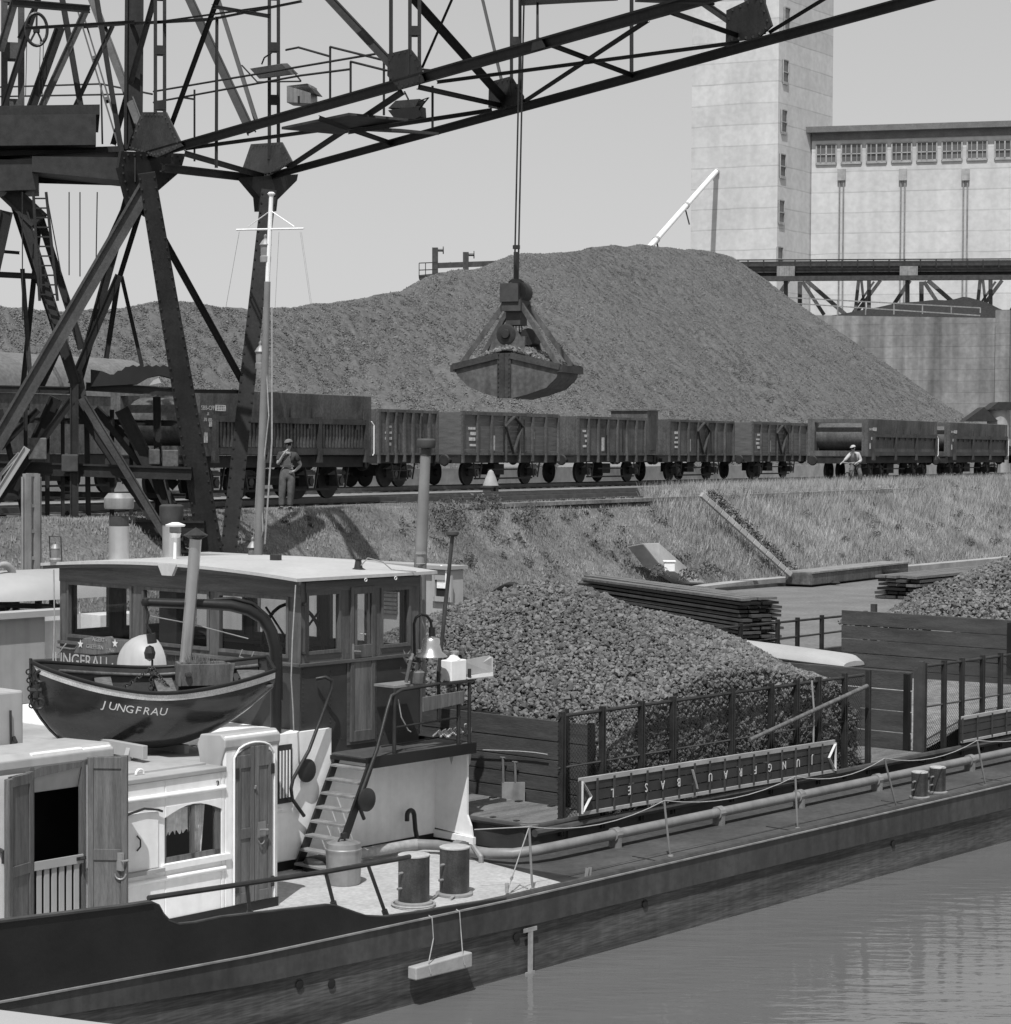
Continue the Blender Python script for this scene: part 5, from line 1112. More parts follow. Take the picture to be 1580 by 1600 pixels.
s=MB(); p0=bup(587,880,.8); s.tube([bup(560,888,.6),bup(575,872,.6),bup(598,878,.8),bup(612,890,.9),bup(650,893,1.0)],.008,5); s.build('cable','rope',barge)
# tall exhaust in front of the wheelhouse
UE=1.75; a=bup(656,900,UE); b=bup(665,712,UE); s=MB(); s.tube([(a[0],a[1],2.2),a,b],[.075,.075,.058],16); o=s.build('exhaust_pipe','pipe',barge,smooth=30)
s=MB(); s.tube([b,bup(666,700,UE)],.062,12); s.build('pipe_neck','under',o); s=MB(); c=bup(666,700,UE); s.lathe(c,[(.10,0),(.11,.02),(.11,.09),(.09,.11)],16); s.build('cap','under',o,smooth=30)
s=MB(); a=bup(657,900,1.45); c=bup(661,1160,1.45); s.tube([(a[0],a[1],1.95),a+Z*.12],.022,8); s.tube([(a[0],a[1],3.85),(a[0],a[1],3.95)],.03,8); o=s.build('lamp_post','galv',barge)
s=MB(); s.lathe(a+Z*.12,[(.045,0),(.06,.02),(.05,.03),(.05,.12),(.065,.13),(.055,.16)],14); s.build('lamp','lens',o,smooth=30)
s=MB(); a=bup(695,960,1.5); b=bup(707,838,1.5); s.tube([bup(683,1075,1.5),a,b],.022,8); s.tube([a+np.array([0,.02,0]),b-Z*.15+np.array([0,.02,0])],.015,6); s.lathe(b,[(.05,0),(.075,.02),(.075,.05),(.03,.06)],12); s.build('signal_pole','under',barge,smooth=40)
# ------------- slanting stove pipe of the aft cabin
UP=-1.75; a=bup(290,1035,UP); b=bup(306,842,UP); s=MB(); s.tube([(a[0]+.0,a[1]+.03,2.2),a,b],.062,14); o=s.build('stove_pipe','alu',barge,smooth=30); s=MB(); c=b; s.lathe(c,[(.06,0),(.12,.03),(.13,.04),(.0,.12)],14); s.build('cone_cap','blackmetal',o)
# ------------- davit
DU=-1.38; s=MB(); pts=[(px,py) for px,py in ((431,1146),(431,1040),(429,1010),(422,985),(408,965),(388,953),(360,946),(320,944),(270,943),(228,941))]
fo=bz(431,1146,2.19); up_=lambda x,y: tob(aty(x,y,(OB+U*fo[0]+V*fo[1])[1]-.35*(431-x)/200))
s.tube([up_(*p) for p in pts],[.062]*7+[.055,.05,.047],12); e=up_(228,941); s.lathe(e,[(.0,-.05),(.04,-.04),(.055,0),(.04,.04),(0,.05)],12); dv=s.build('boat_davit','black',barge,smooth=50)
s=MB(); s.tube([up_(*p)+Z*.045 for p in ((333,944),(365,942),(395,950),(418,970),(430,992),(438,1020),(439,1100))],.022,8); s.build('davit_brace','black',dv,smooth=50)
s=MB(); s.tube([up_(226,944),up_(232,960),up_(229,975),up_(236,990)],.016,6); s.tube([up_(236,990),up_(238,1005)],.05,8); s.lathe(up_(234,1020),[(.0,-.09),(.05,-.06),(.06,0),(.04,.06),(.0,.08)],10); s.tube([up_(238,1030),up_(238,1040)],.012,5); s.build('pulley_block','blackmetal',dv)
s=MB(); s.tube([up_(232,962),up_(300,975),up_(388,998)],.006,4); s.build('brace_wire','galv',dv)
# ------------- pipes, coaming, bollards
pts=[(-.35,2.55,.84),(.55,2.55,.84),(.78,2.5,.84),(.9,2.3,.84),(.9,1.9,.84),(.92,1.55,.84),(1.0,1.28,.86),(1.2,1.15,.88),(1.5,1.1,.89),(40,1.1,.89)]
s=MB(); s.tube(pts[2:],.058,12); pi_=s.build('deck_pipe','pipe',barge,smooth=40)
s=MB(); s.tube(pts[:3],.06,10); s.build('deck_pipe','rope',barge,smooth=40)
for u in (2.55,4.55,6.28,8.13,10.6,13): 
    s=MB(); s.tube([(u-.05,1.1,.89),(u+.05,1.1,.89)],.078,12); s.box(u-.03,u+.03,1.03,1.17,.74,.85); s.build('pipe_flange','galv',pi_)
s=MB(); s.tube([(.88,2.0,.84),(.88,1.9,.84)],.1,12); s.tube([(.88,1.75,.90),(.84,1.6,.80),(.84,1.6,.74)],.03,8); s.build('pipe_flange','galv',pi_)
s=MB(); s.tube([(1.5,1.4,1.0),(40,1.4,1.0)],.045,8); s.build('rubbing_pipe','under',barge,smooth=40)
# hold coaming (steel side below the fence)
s=MB(); s.box(2.2,40,1.5,1.56,.74,.98); s.box(2.2,40,1.44,1.6,.95,.99); s.box(2.2,40,7.6,7.66,.74,1.25); s.box(2.9,40,1.7,7.6,.75,.80)
s.build('hold_coaming','under',barge)
# wooden hatch box in front of wall 1
s=MB(); ps=[(1.55,1.62),(1.62,1.52),(2.65,1.52),(2.7,5.6),(1.5,5.6)]
s.prism([(x,y,.74) for x,y in ps],(0,0,.30)); s.build('hatch_box','brown',barge,bevel=.02)
s=MB()
for k in range(7):
    u0=1.52+k*.175; s.box(u0,u0+.165,1.47,5.6,1.041,1.075)
hb=s.build('hatch_boards','plank',barge,bevel=.006)
s=MB()
for v in (1.75,2.1,2.6,3.0,3.6,4.2): s.box(2.62,2.70,v,v+.06,1.076,1.09); s.box(1.6,1.66,v,v+.05,1.076,1.085)
s.build('bolt','blackmetal',hb)
s=MB(); s.tube([(1.52,5.5,1.05),(1.52,1.8,1.05),(1.56,1.55,1.05),(1.7,1.47,1.05),(2.7,1.47,1.05)],.035,8); s.build('rounded_edge','under',hb,smooth=40)
# plank bulkheads across the hold
def plankwall(name,u,v0,v1,zlist,m='tarred',parent=None,t=.05):
    s=MB()
    for i,(a,b) in enumerate(zip(zlist[:-1],zlist[1:])):
        o=rnd.uniform(-.008,.008); s.box(u+o,u+t+o,v0+rnd.uniform(0,.02),v1,a+.012,b+rnd.uniform(-.004,.002))
    return s.build(name,m,barge,bevel=.004)
plankwall('hold_bulkhead',2.92,1.72,7.5,[.80,1.0,1.18,1.36,1.56,1.78,2.03])
plankwall('hold_bulkhead',10.02,1.72,6.2,[.9,1.25,1.55,1.85,2.12])
plankwall('hold_bulkhead',17.3,1.7,7.45,[1.0,1.3,1.55,1.8,2.05,2.32])
s=MB(); s.box(2.86,2.92,1.70,1.76,.8,2.06); s.box(17.24,17.3,1.6,1.7,1,2.3); s.box(17.24,17.3,4.0,4.08,1.5,2.28); s.box(9.96,10.02,1.72,1.8,.9,2.1); s.split('bulkhead_post','black',barge)
# walkway between holds
s=MB(); s.box(8.62,9.9,1.5,6,.74,1.0); s.build('cross_deck','brown',barge); s=MB()
for k in range(8): s.box(8.6+k*.165,8.6+k*.165+.155,1.45,6,1.0,1.03)
s.build('cross_boards','plank',barge,bevel=.005)
# fences of the holds: one part each, with posts, rails and mesh below
def fence(u0,u1,v,posts,z0=.9,z1=2.25,label=None,mesh=True,thin=True):
    s=MB(); s.tube([(u0,v,z1-.02),(u1,v,z1-.03)],.022,7); fo_=s.build('top_rail','blackmetal',barge,smooth=40)
    s=MB(); s.tube([(u0,v,z0+.75),(u1,v,z0+.74)],.012,6); s.tube([(u0,v,z0+.08),(u1,v,z0+.08)],.02,6); s.build('middle_rail','under',fo_)
    for i,u in enumerate(posts):
        s=MB(); 
        for sg in (-1,1): s.box(u+sg*.022-.010,u+sg*.022+.010,v-.035,v+.025,z0-.02,z1+.03)
        s.box(u-.014,u+.014,v-.01,v+.01,z0,z1+.02)
        s.build('fence_post','blackmetal',barge)
    if mesh:
        s=MB(); p=.055; w=.0042; L_=u1-u0; H_=z1-z0-.1
        def seg(a,b):
            s.quad((a[0]-w,v+.02,a[1]),(a[0]+w,v+.02,a[1]),(b[0]+w,v+.02,b[1]),(b[0]-w,v+.02,b[1]))
        x=-H_
        while x<L_:
            for sg in (0,1):
                xa,xb=(x,x+H_) if sg==0 else (x+H_,x); za_,zb_=z0+.08,z1-.03
                a=[xa,za_];b=[xb,zb_]
                for e,o in((a,b),(b,a)):
                    for lim,cmp in ((0,-1),(L_,1)):
                        if (e[0]-lim)*cmp>0: t=(lim-e[0])/(o[0]-e[0]) if o[0]!=e[0] else 0; e[1]=e[1]+(o[1]-e[1])*t; e[0]=lim
                if 0<=a[0]<=L_ and 0<=b[0]<=L_: seg((u0+a[0],a[1]),(u0+b[0],b[1]))
            x+=p
        s.build('wire_mesh','blackmetal',fo_)
def up(px,v=1.5,py=1150): return bv(px,py,v)[0]
F1x=[878,941,1002,1051,1143,1204,1244,1278,1319,1356]
fence(2.03,8.42,1.5,[up(x) for x in F1x])
s=MB(); s.tube([(2.03,1.5,2.22),(2.85,2.1,2.18)],.02,6); s.tube([(2.03,1.5,1.62),(2.85,2.1,1.6)],.012,6); s.box(2.82,2.88,2.05,2.1,.8,2.2); s.build('corner_rail','blackmetal',barge)
fence(9.98,17.2,1.5,[up(x) for x in (1443,1474,1502,1534,1562)]+[13,13.7,14.5,15.3,16.1,17.1],z1=2.24)
s=MB(); s.box(9.9,9.96,1.46,1.54,.9,2.3); s.box(9.93,9.97,1.55,1.62,.9,2.2); s.build('fence_post','under',barge)
fence(8.6,18.8,7.7,[bv(x,975,7.7)[0] for x in (1157,1215,1246,1284,1352)]+[9.5,10.8],z0=1.15,z1=2.2,mesh=False)
for x in (8.6,18.8):
    pass
s=MB(); s.box(18.7,18.78,7.6,7.7,1.2,2.35); s.build('fence_post','under',barge)
# low coal left in hold two
# ================================================================== THINGS ON AND AROUND THE BARGE
# bollards
def bollard(px,py,r,h,label,grp='bollards in pairs on the barge deck'):
    c=bz(px,py,.745); c=np.array([c[0]+.0,c[1]+r*.8,.745]); th=thing('bollard',label,'bollard',tuple(c),BF,grp)
    s=MB(); s.lathe(c,[(r,0),(r,h-.02),(r+.004,h)],28); s.build('drum','bollard',th,smooth=30)
    s=MB(); s.lathe(c+Z*h,[(r+.004,0),(r+.004,.012),(r-.01,.018)],28); s.build('lid','chequer',th,smooth=30)
    s=MB(); s.lathe(c,[(r*1.25,0),(r*1.25,.02),(r*1.02,.03)],24); s.build('base_plate','galv',th)
    s=MB()
    for z,a in ((h*.35,3.0),(h*.68,3.1)): d=np.array([math.cos(a),math.sin(a),0]); s.tube([c+d*r*.95+Z*z,c+d*(r+.05)+Z*z],.014,6)
    s.build('pin','galv',th); return th
bollard(661,1414,.155,.47,'left bollard of the larger pair beside the wheelhouse ladder'); bollard(724,1400,.15,.47,'right bollard of the larger pair beside the wheelhouse ladder')
bollard(1446,1248,.105,.33,'left bollard of the smaller pair on the side deck at right'); bollard(1474,1240,.105,.33,'right bollard of the smaller pair on the side deck at right')
# mooring rope coil at the bollards
c=bz(661,1414,.76); s=MB()
for k in range(1): s.tube(arc((c[0]-.03,c[1]+.10,.765+k*.012),.21+.02*k,0,2*PI,26,(1,0,0),(0,1,0)),.012,5)
s.tube([(c[0]+.2,c[1]+.1,.765),(c[0]+.5,c[1]+.25,.765),(c[0]+.75,c[1]+.15,.765),(c[0]+.4,c[1]+.0,.765)],.012,5)
o=s.build('mooring_rope','rope',None,loc=tuple(OB+U*c[0]+V*c[1]+Z*.76)); tag(o,'thin rope coiled round the foot of the larger bollards','rope')
# churn under the ladder
c=bz(551,1383,.745)+np.array([.0,.13,0]); th=thing('churn','pale metal milk churn standing beside the boarding ladder','churn',tuple(c)); r=.185
s=MB(); s.lathe(c,[(r*.9,0),(r*.94,.03),(r,.3),(r,.33),(r*1.02,.34),(r*1.02,.36),(r*.98,.37),(r*.95,.42),(r*.6,.44)],28); s.build('body','galv',th,smooth=30)
s=MB(); s.tube(arc(c+Z*.43+np.array([-.03,0,0]),.05,0,PI,8,(1,0,0),(0,0,1)),.01,5); s.box(c[0]-.03,c[0]+.03,c[1]-.02,c[1]+.02,.745+.46,.745+.52); s.build('handle','blackmetal',th)
# fender block hung over the side
a=bv(648,1497,-.13); b=bv(736,1511,-.13)
th=thing('fender_block','pale worn timber fender block hanging on two cords at the hull side','fender',(a[0],-.06,.35))
s=MB(); s.prism([(a[0],-.15,.265),(b[0],-.15,.255),(b[0]-.0,-.15,.40),(a[0],-.15,.385)],(0,.11,0)); s.build('timber','stone',th,bevel=.012)
for px,py in ((674,1421),(717,1417)):
    p=bv(px,py,-.05); u_=a[0]+.18 if px<700 else b[0]-.13; s=MB(); s.tube([(p[0],.05,zt(p[0])+.04),(p[0],-.06,zt(p[0])),(p[0]-.0,-.08,.6),(u_,-.14,.40),(u_+.01,-.16,.3)],.006,5); s.build('cord','rope',th)
# dinghy
dc=aty(232,1100,21.5); dxx=np.array([1.,.24,0]); dxx/=np.linalg.norm(dxx); DF=frame((dc[0]+.04,dc[1],dc[2]-.03),dxx)@Matrix.Scale(.93,4)@Matrix.Rotation(math.radians(7),4,'X')
ding=thing('dinghy','varnished dinghy with a white band, hanging from the davit over the cabin roof','dinghy',(0,0,0),DF)
Lh=1.26; NS=26
def st(t):   # t 0 bow(left)..1 stern
    x=-Lh+2*Lh*t; b=.62*(math.sin(PI*min(t,.56)/1.12))**.75*(1-.45*max(0,(t-.56)/.44)**2) ; sheer=.27+.23*(max(0,.6-t)/.6)**1.8+.17*(max(0,t-.42)/.58)**1.9
    keel=-.42+.50*max(0,(.22-t)/.22)**2.0+.62*max(0,(t-.50)/.50)**1.9; return x,b,sheer,keel
def hullring(t,ins=0.,n=9):
    x,b,sh,k=st(t); b=max(.012,b-ins); k=k+ins; R=[]
    for i in range(-n,n+1):
        s_=i/n; a=abs(s_); y=b*(math.sin(a*PI/2)**.72)*(1 if s_>0 else -1); z=k+(sh-k)*(1-math.cos(a*PI/2))**.95; R.append((x,y,z))
    return R
def loft(mb,rings,close=False):
    m=len(rings[0]); vs=[p for r in rings for p in r]; mb.add(vs,[(i*m+j,i*m+j+1,(i+1)*m+j+1,(i+1)*m+j) for i in range(len(rings)-1) for j in range(m-1)])
tl=[i/NS for i in range(NS+1)]
s=MB(DF); loft(s,[hullring(t) for t in tl]); R=hullring(1); s.add(R,[tuple(range(len(R)))]); dh=s.build('hull','boatv',ding,smooth=60)
s=MB(DF); loft(s,[hullring(t,.025) for t in tl if .02<t<.985]); s.build('inner_planking','boati',ding,smooth=60)
s=MB(DF)
for sg in (-1,1):
    r0=[];r1=[]
    for t in tl:
        x,b,sh,k=st(t); r0.append((x,sg*(b+.012),sh+.01)); r1.append((x,sg*(b+.004)*(.985),sh-.075))
    s.add(r0+r1,[(i,i+1,i+1+len(r0),i+len(r0)) for i in range(len(r0)-1)])
s.build('white_band','boatw',dh)
s=MB(DF)
for sg in (-1,1): s.tube([(st(t)[0],sg*st(t)[1],st(t)[2]+.012) for t in tl],.022,6)
x,b,sh,k=st(1); s.tube([(x,-b,sh+.012),(x,b,sh+.012)],.025,6); s.build('gunwale','black',ding,smooth=60)
s=MB(DF)
for sg in (-1,1): s.tube([(st(t)[0],sg*(st(t)[1]-.05),st(t)[2]-.06) for t in tl[3:-1]],.018,6)
s.build('inner_rail','door',ding,smooth=60)
for t,w in ((.30,.18),(.56,.2),(.93,.3)):
    x,b,sh,k=st(t); s=MB(DF); s.box(x-w/2,x+w/2,-b+.05,b-.05,sh-.13,sh-.10); s.build('thwart','door',ding,bevel=.005)
s=MB(DF); k0=[(st(t)[0],0,st(t)[3]-.012) for t in tl]; s.tube([(st(0)[0]-.01,0,st(0)[2]+.05)]+k0,.02,6); s.build('keel','boatv',dh,smooth=50)
s=MB(DF)
for k in range(9): 
    c=np.array([-Lh-.03+.004*k,-.06,.42-k*.045]); s.tube(arc(c,.028,0,2*PI,8,(0,1,0) if k%2 else (1,0,0),(0,0,1)),.009,5,False)
s.tube(arc((-Lh+.09,-.10,.38),.06,0,2*PI,12,(.8,-.3,0),(0,0,1)),.018,6,False); s.tube([(-Lh+.06,-.13,.30),(-Lh+.04,-.15,.16)],.03,8); s.tube(arc((-Lh+.07,-.15,.10),.055,0,2*PI,12,(1,0,0),(0,0,1)),.016,6,False); s.tube([(-Lh-.02,-.14,.24),(-Lh+.1,-.14,.24)],.028,8)
s.build('chain_shackle','blackmetal',ding)
hk=tob(aty(238,1042,21.95)); hk=np.array(DF.inverted()@Vector(OB+U*hk[0]+V*hk[1]+Z*hk[2]))
s=MB(DF)
def chain(mb,p,q,n,sag=.02,r=.022):
    p=np.array(p,float);q=np.array(q,float); d=(q-p)/np.linalg.norm(q-p); a=np.cross(d,(0,1,.2));a/=np.linalg.norm(a);b=np.cross(d,a)
    for i in range(n):
        c=lerp(p,q,(i+.5)/n)-Z*sag*math.sin(PI*(i+.5)/n); mb.tube(arc(c,r,0,2*PI,7,a if i%2 else b,d*1.3),.0065,4,False)
chain(s,hk,(-.45,-.15,.18),14); chain(s,hk,(.3,-.2,.1),18); chain(s,hk,(-.05,0,-.1),14); s.build('sling_chain','blackmetal',ding)
# name along the side facing the viewer
s=MB(DF); word='JUNGFRAU'; t0=.285
for i,chh in enumerate(word):
    t=t0+i*.034; x,b,sh,k=st(t); n=9
    def place(a,b_,c,t=t):
        tt_=t+a/(2*Lh); x,b,sh,k=st(tt_); zz=sh-.19+b_-a*.1; q=min(1,max(0,(zz-k)/(sh-k))); al=math.acos(max(-1,1-q**(1/.95)))*2/PI; y=-b*(math.sin(al*PI/2)**.72)-.006-c; return (x,y,zz)
    text_mb(s,chh,.12,place,.003,0,.25)
s.build('lettering','letter',dh)
# cradle chocks under the dinghy
th=thing('boat_cradle','pale painted trestle cradle under the dinghy on the cabin roof','cradle',tuple(tob(aty(225,1200,21.2))))
s=MB(WF)
def cr_(px0,py0,px1,py1,Yd,h): s.beam(aty(px0,py0,Yd),aty(px1,py1,Yd-.05),.08,h)
s.beam(aty(95,1152,21.6),aty(227,1176,20.7),.06,.13); s.beam(aty(225,1166,21.9),aty(292,1174,21.5),.06,.13); s.build('bearer','tarp',th,bevel=.005)
s=MB(WF); s.beam(aty(203,1170,20.85),aty(192,1212,20.75),.05,.07); s.beam(aty(210,1172,20.95),aty(220,1204,20.9),.05,.06); s.beam(aty(108,1160,21.5),aty(100,1196,21.4),.05,.2); s.beam(aty(268,1176,21.6),aty(267,1194,21.5),.05,.06); s.build('leg','tarp',th,bevel=.005)
s=MB(WF); s.prism([aty(82,1152,21.8),aty(130,1152,21.8),aty(122,1182,21.8),aty(82,1186,21.8)],(0,.3,0)); s.build('side_board','grey_paint',th)
# wooden flower box on the far gunwale
p=aty(318,1062,21.9); FB=frame(p,np.array([.97,.25,0])); th=thing('flower_box','small wooden planter box of herbs behind the dinghy thwart','planter',(0,0,0),FB)
s=MB(FB); s.prism([(-.26,-.12,-.05),(.27,-.12,-.05),(.30,-.15,.17),(-.26,-.15,.17)],(0,.03,0)); s.prism([(-.26,.1,-.05),(.27,.1,-.05),(.30,.13,.17),(-.26,.13,.17)],(0,.03,0)); s.box(-.27,-.24,-.14,.14,-.05,.18); s.box(.25,.28,-.14,.14,-.05,.16); s.box(-.25,.26,-.1,.1,-.05,-.02); s.build('box','door',th,bevel=.004)
s=MB(FB); s.box(-.24,.25,-.11,.12,.08,.12); s.build('soil','dark',th)
s=MB(FB)
for k in range(160): 
    x=rnd.gauss(-.06,.09); y=rnd.uniform(-.08,.1); hgt=rnd.uniform(.08,.22)*(1-abs(x+.06)); dx,dy=rnd.uniform(-.06,.06),rnd.uniform(-.05,.05); s.add([(x-.005,y,.1),(x+.005,y,.1),(x+dx,y+dy,.1+hgt)],[(0,1,2)])
s.build('herbs','leafy',th)
s=MB(FB); s.lathe((-.17,-.155,.07),[(.035,0),(.03,-.012),(.015,-.015)],10,ax=1); s.build('rosette','under',th)
# rowlock fork upright in the stern
s=MB(WF); b=aty(377,1048,22.1); t=aty(383,1030,22.1); s.tube([b,t],.018,6); pp=[(373,1014),(378,1023),(376,1027),(374,1025)]
s.tube([aty(379,1015,22.1),aty(374,1026,22.1),aty(391,1031,22.1),aty(397,1018,22.1)],.008,5)
o=s.build('rowlock','galv',None,loc=tuple(b)); tag(o,'U-shaped metal rowlock standing in the dinghy stern','rowlock')
# carved name board, long name board, round cowl
B1F=None
def board(name,label,pts,m,txts,cat='name board'):
    th=thing(name,label,cat,tuple(pts[0])); s=MB(); s.prism(pts,(-.03,0,0)); s.build('board',m,th,bevel=.006); s=MB()
    for (tx,u,v,z,sz) in txts: text_mb(s,tx,sz,lambda a,b,c,u=u,v=v,z=z:(u-.036-c,v-a,z+b),.004)
    s.build('lettering','letterw',th); return th
UB=-.72
q=lambda x,y,u=UB: bu(x,y,u)
pts=[q(118,1020),q(128,1002),q(140,997),q(176,994),q(180,999),q(203,1000),q(203,1018),q(150,1023)]
c1_=q(160,1001);c2_=q(152,1010);c3_=q(176,1016)
th=board('owner_board','small carved wooden board with faded writing under the left wheelhouse window',pts,'door',[('A.GERTH',UB,c1_[1],c1_[2]+.01,.068),('GREFFERN',UB,c2_[1],c2_[2]-.005,.068),('T.965',UB,c3_[1],c3_[2],.06)])
s=MB()
for px,py in ((130,1006),(184,1005)):
    c=q(px,py); s.add([(UB-.04,c[1]+.055*math.cos(PI/2+k*PI/5)*(1 if k%2==0 else .42),c[2]+.055*math.sin(PI/2+k*PI/5)*(1 if k%2==0 else .42)) for k in range(10)]+[(UB-.04,c[1],c[2])],[(k,(k+1)%10,10) for k in range(10)])
s.build('star','letter',th)
s=MB(); s.tube([q(90,1011),q(110,1014),q(118,1014),q(124,1006),q(132,999),q(146,996)],.014,6); s.build('scroll','door',th,smooth=50)
UC=-.9; qc=lambda x,y: bu(x,y,UC)
pts=[qc(52,1030),qc(262,1020),qc(262,1050),qc(52,1052)]
board('long_name_board','long weathered board lettered with the barge name and home port, behind the dinghy',pts,'under',[('JUNGFRAU · BASEL',UC,qc(155,1038)[1]-.05,qc(155,1036)[2],.21)])
c=qc(236,1024); s=MB(); 
vs=[(c[0]-.05-.28*math.cos(a)*math.cos(b)*0-.2*math.sin(b+.0)*math.cos(a)*.9,c[1]+.33*math.sin(a),c[2]-.12+.36*math.cos(a)*1) for a in np.linspace(-PI/2,PI/2,15) for b in np.linspace(0,PI/2,7)]
s=MB(); cc=np.array([c[0]-.05,c[1],c[2]-.12]); rings=[]
for b in np.linspace(0,PI/2,8): rings.append([cc+np.array([-.30*math.sin(b),.33*math.cos(a)*math.cos(b)**.6,.36*math.sin(a)*math.cos(b)**.6]) for a in np.linspace(0,PI,17)])
loft(s,rings); o=s.build('round_cowl','grey_paint',None,loc=tuple(OB+U*cc[0]+V*cc[1]+Z*cc[2]),smooth=60); tag(o,'pale domed cowl behind the davit pulley, left of the slanting stove pipe','cowl')
# bell on its crook, milk can, grey box, plank, gear
pb=bv(673,1000,2.4); u0=pb[0]
th=thing('ship_bell','polished bell hanging from a black crook by the wheelhouse','bell',(u0,2.4,pb[2]))
Q=lambda x,y,v=2.4: bv(x,y,v)
s=MB(); s.tube([Q(648,1035,2.6),Q(647,975,2.5),Q(650,965,2.45),Q(658,960,2.4),Q(667,962),Q(673,970),Q(675,985)],.016,8); s.tube([Q(675,980),Q(675,994)],.035,8); s.build('crook','black',th,smooth=50)
s=MB(); t=Q(674,997); s.lathe(t-Z*.19,[(.18,-.015),(.175,.0),(.12,.04),(.10,.12),(.098,.17),(.08,.19),(.02,.195)],26); s.build('bell','brass',th,smooth=40)
th=thing('milk_can','white square-shouldered can on the tray, between bell and grey box','can',tuple(Q(708,1050))); a=Q(698,1050);b=Q(722,1050); w=(b[0]-a[0])
s=MB(); c=(a[0]+b[0])/2; s.box(a[0],b[0],2.33,2.33+.16,2.625,2.625+.235); s.lathe((c,2.41,2.86),[(.085,0),(.05,.03),(.045,.05)],16); s.build('body','white',th,bevel=.012); s=MB(); s.lathe((c+.01,2.41,2.91),[(.045,0),(.055,.02),(.055,.04),(.03,.05)],16); s.build('lid','alu',th,smooth=30)
th=thing('screen_box','open grey sheet-metal screen on the tray, right of the white can','screen',tuple(Q(750,1045))); s=MB()
a=Q(722,1015);b=Q(770,1001);e=Q(774,1005); s.prism([(a[0],2.4,2.68),(a[0],2.4,2.84),(b[0],2.45,2.86),(b[0]+.03,2.42,2.84),(b[0]+.03,2.42,2.66)],(0,.012,0)); s.prism([(a[0],2.30,2.635),(a[0],2.42,2.66),(b[0]+.03,2.42,2.66),(b[0]-.1,2.30,2.635)],(0,0,.01)); s.build('sheet','grey_paint',th)
s=MB(); a=Q(661,1076,2.28);b=Q(724,1070,2.28); s.prism([(a[0],2.27,2.34),(b[0],2.27,2.38),(b[0]+.02,2.27,2.52),(a[0],2.27,2.50)],(0,.025,0)); o=s.build('wooden_board','door',None,loc=tuple(OB+U*a[0]+V*2.27+Z*2.4),bevel=.004); tag(o,'short wooden board tied to the platform rail below the tray','board')
s=MB()
for k in range(16): x=1.02+k*.024; s.tube([(x,2.36,2.02+.02*math.sin(k)),(x+.015,2.42,2.07+.015*math.sin(k*1.7)),(x+.0,2.48,2.02)],.016,5)
o=s.build('canvas_roll','tarp',None,loc=tuple(OB+U*1.2+V*2.4+Z*2.0),smooth=60); tag(o,'crumpled pale canvas roll lying on the platform','canvas'); 
s=MB(); s.lathe((1.50,2.42,2.05),[(.0,-.03),(.06,-.03),(.075,0),(.06,.03),(0,.03)],14,ax=0); s.lathe((1.58,2.6,1.72),[(.08,-.14),(.13,-.08),(.14,.05),(.1,.12)],14); o=s.build('cork_float','stone',None,loc=tuple(OB+U*1.5+V*2.4+Z*2.0),smooth=50); tag(o,'round pale float at the right end of the platform','float')
s=MB()
for k in range(60):
    p=np.array([.75+rnd.gauss(0,.08),2.5+rnd.gauss(0,.05),2.82+rnd.gauss(0,.07)]); s.add([p,p+np.array([rnd.gauss(0,.03),0,rnd.gauss(0,.05)]),p+np.array([rnd.gauss(0,.05),.02,rnd.gauss(0,.03)])],[(0,1,2)])
s.tube([(.6,2.5,2.65),(.62,2.45,2.9),(.7,2.5,2.95)],.02,6); s.lathe((.78,2.5,2.63),[(.08,0),(.1,.12),(.08,.14)],12); o=s.build('potted_plant','leafy',None,loc=tuple(OB+U*.75+V*2.5+Z*2.7)); tag(o,'small potted plant on the shelf beside the bell','plant')
# white cord hanging from the wheelhouse roof corner
s=MB(); s.tube([bv(462,914,2.76),bv(457,1000,2.74),bv(455,1060,2.74),bv(458,1110,2.74),bv(459,1142,2.74)],.008,5); o=s.build('hanging_cord','rope',None,loc=tuple(OB+U*-.7+V*2.76+Z*3)); tag(o,'pale cord hanging from the near corner of the wheelhouse roof','cord')
s=MB(); s.tube([bu(84,890,-.8),bu(85,960,-.8),bu(84,1022,-.8)],.008,5); s.tube([bu(103,1006,-.8),bu(90,1023,-.8)],.008,5); o=s.build('hanging_cord','rope',None,loc=tuple(OB+U*-.8+V*7+Z*3)); tag(o,'pale cord hanging from the far left corner of the wheelhouse roof','cord')
s=MB(); s.tube([(.32,2.35,2.5),(.36,2.34,2.3),(.46,2.33,2.15),(.5,2.33,2.13)],.007,5); o=s.build('loose_cord','rope',None,loc=tuple(OB+U*.4+V*2.33+Z*2.2)); tag(o,'short loose cord hanging at the shelf by the wheelhouse door','cord')
# shovels hung on bulkhead
for (px,yt,bw_,lab) in ((805,1185,.0,'square shovel hanging on the dark bulkhead with its blade down, right one'),(786,1180,.0,'bare shovel handle hanging on the bulkhead, left of the square blade')):
    a=bu(px,1187 if px>800 else 1180,2.86); b=bu(px+1,1222,2.86); th=thing('shovel',lab,'shovel',tuple(a)); s=MB(); s.tube([a-Z*.03,b],.016,7); s.tube([a-Z*.03-np.array([0,.04,0]),a-Z*.03+np.array([0,.04,0])],.013,6); s.build('handle','door',th)
    if px>800:
        c=bu(784,1222,2.85); d=bu(820,1222,2.85); e=bu(820,1262,2.82); f=bu(784,1261,2.82); s=MB(); s.prism([c,d,e,f],(.008,0,0)); s.build('blade','galv',th,bevel=.004)
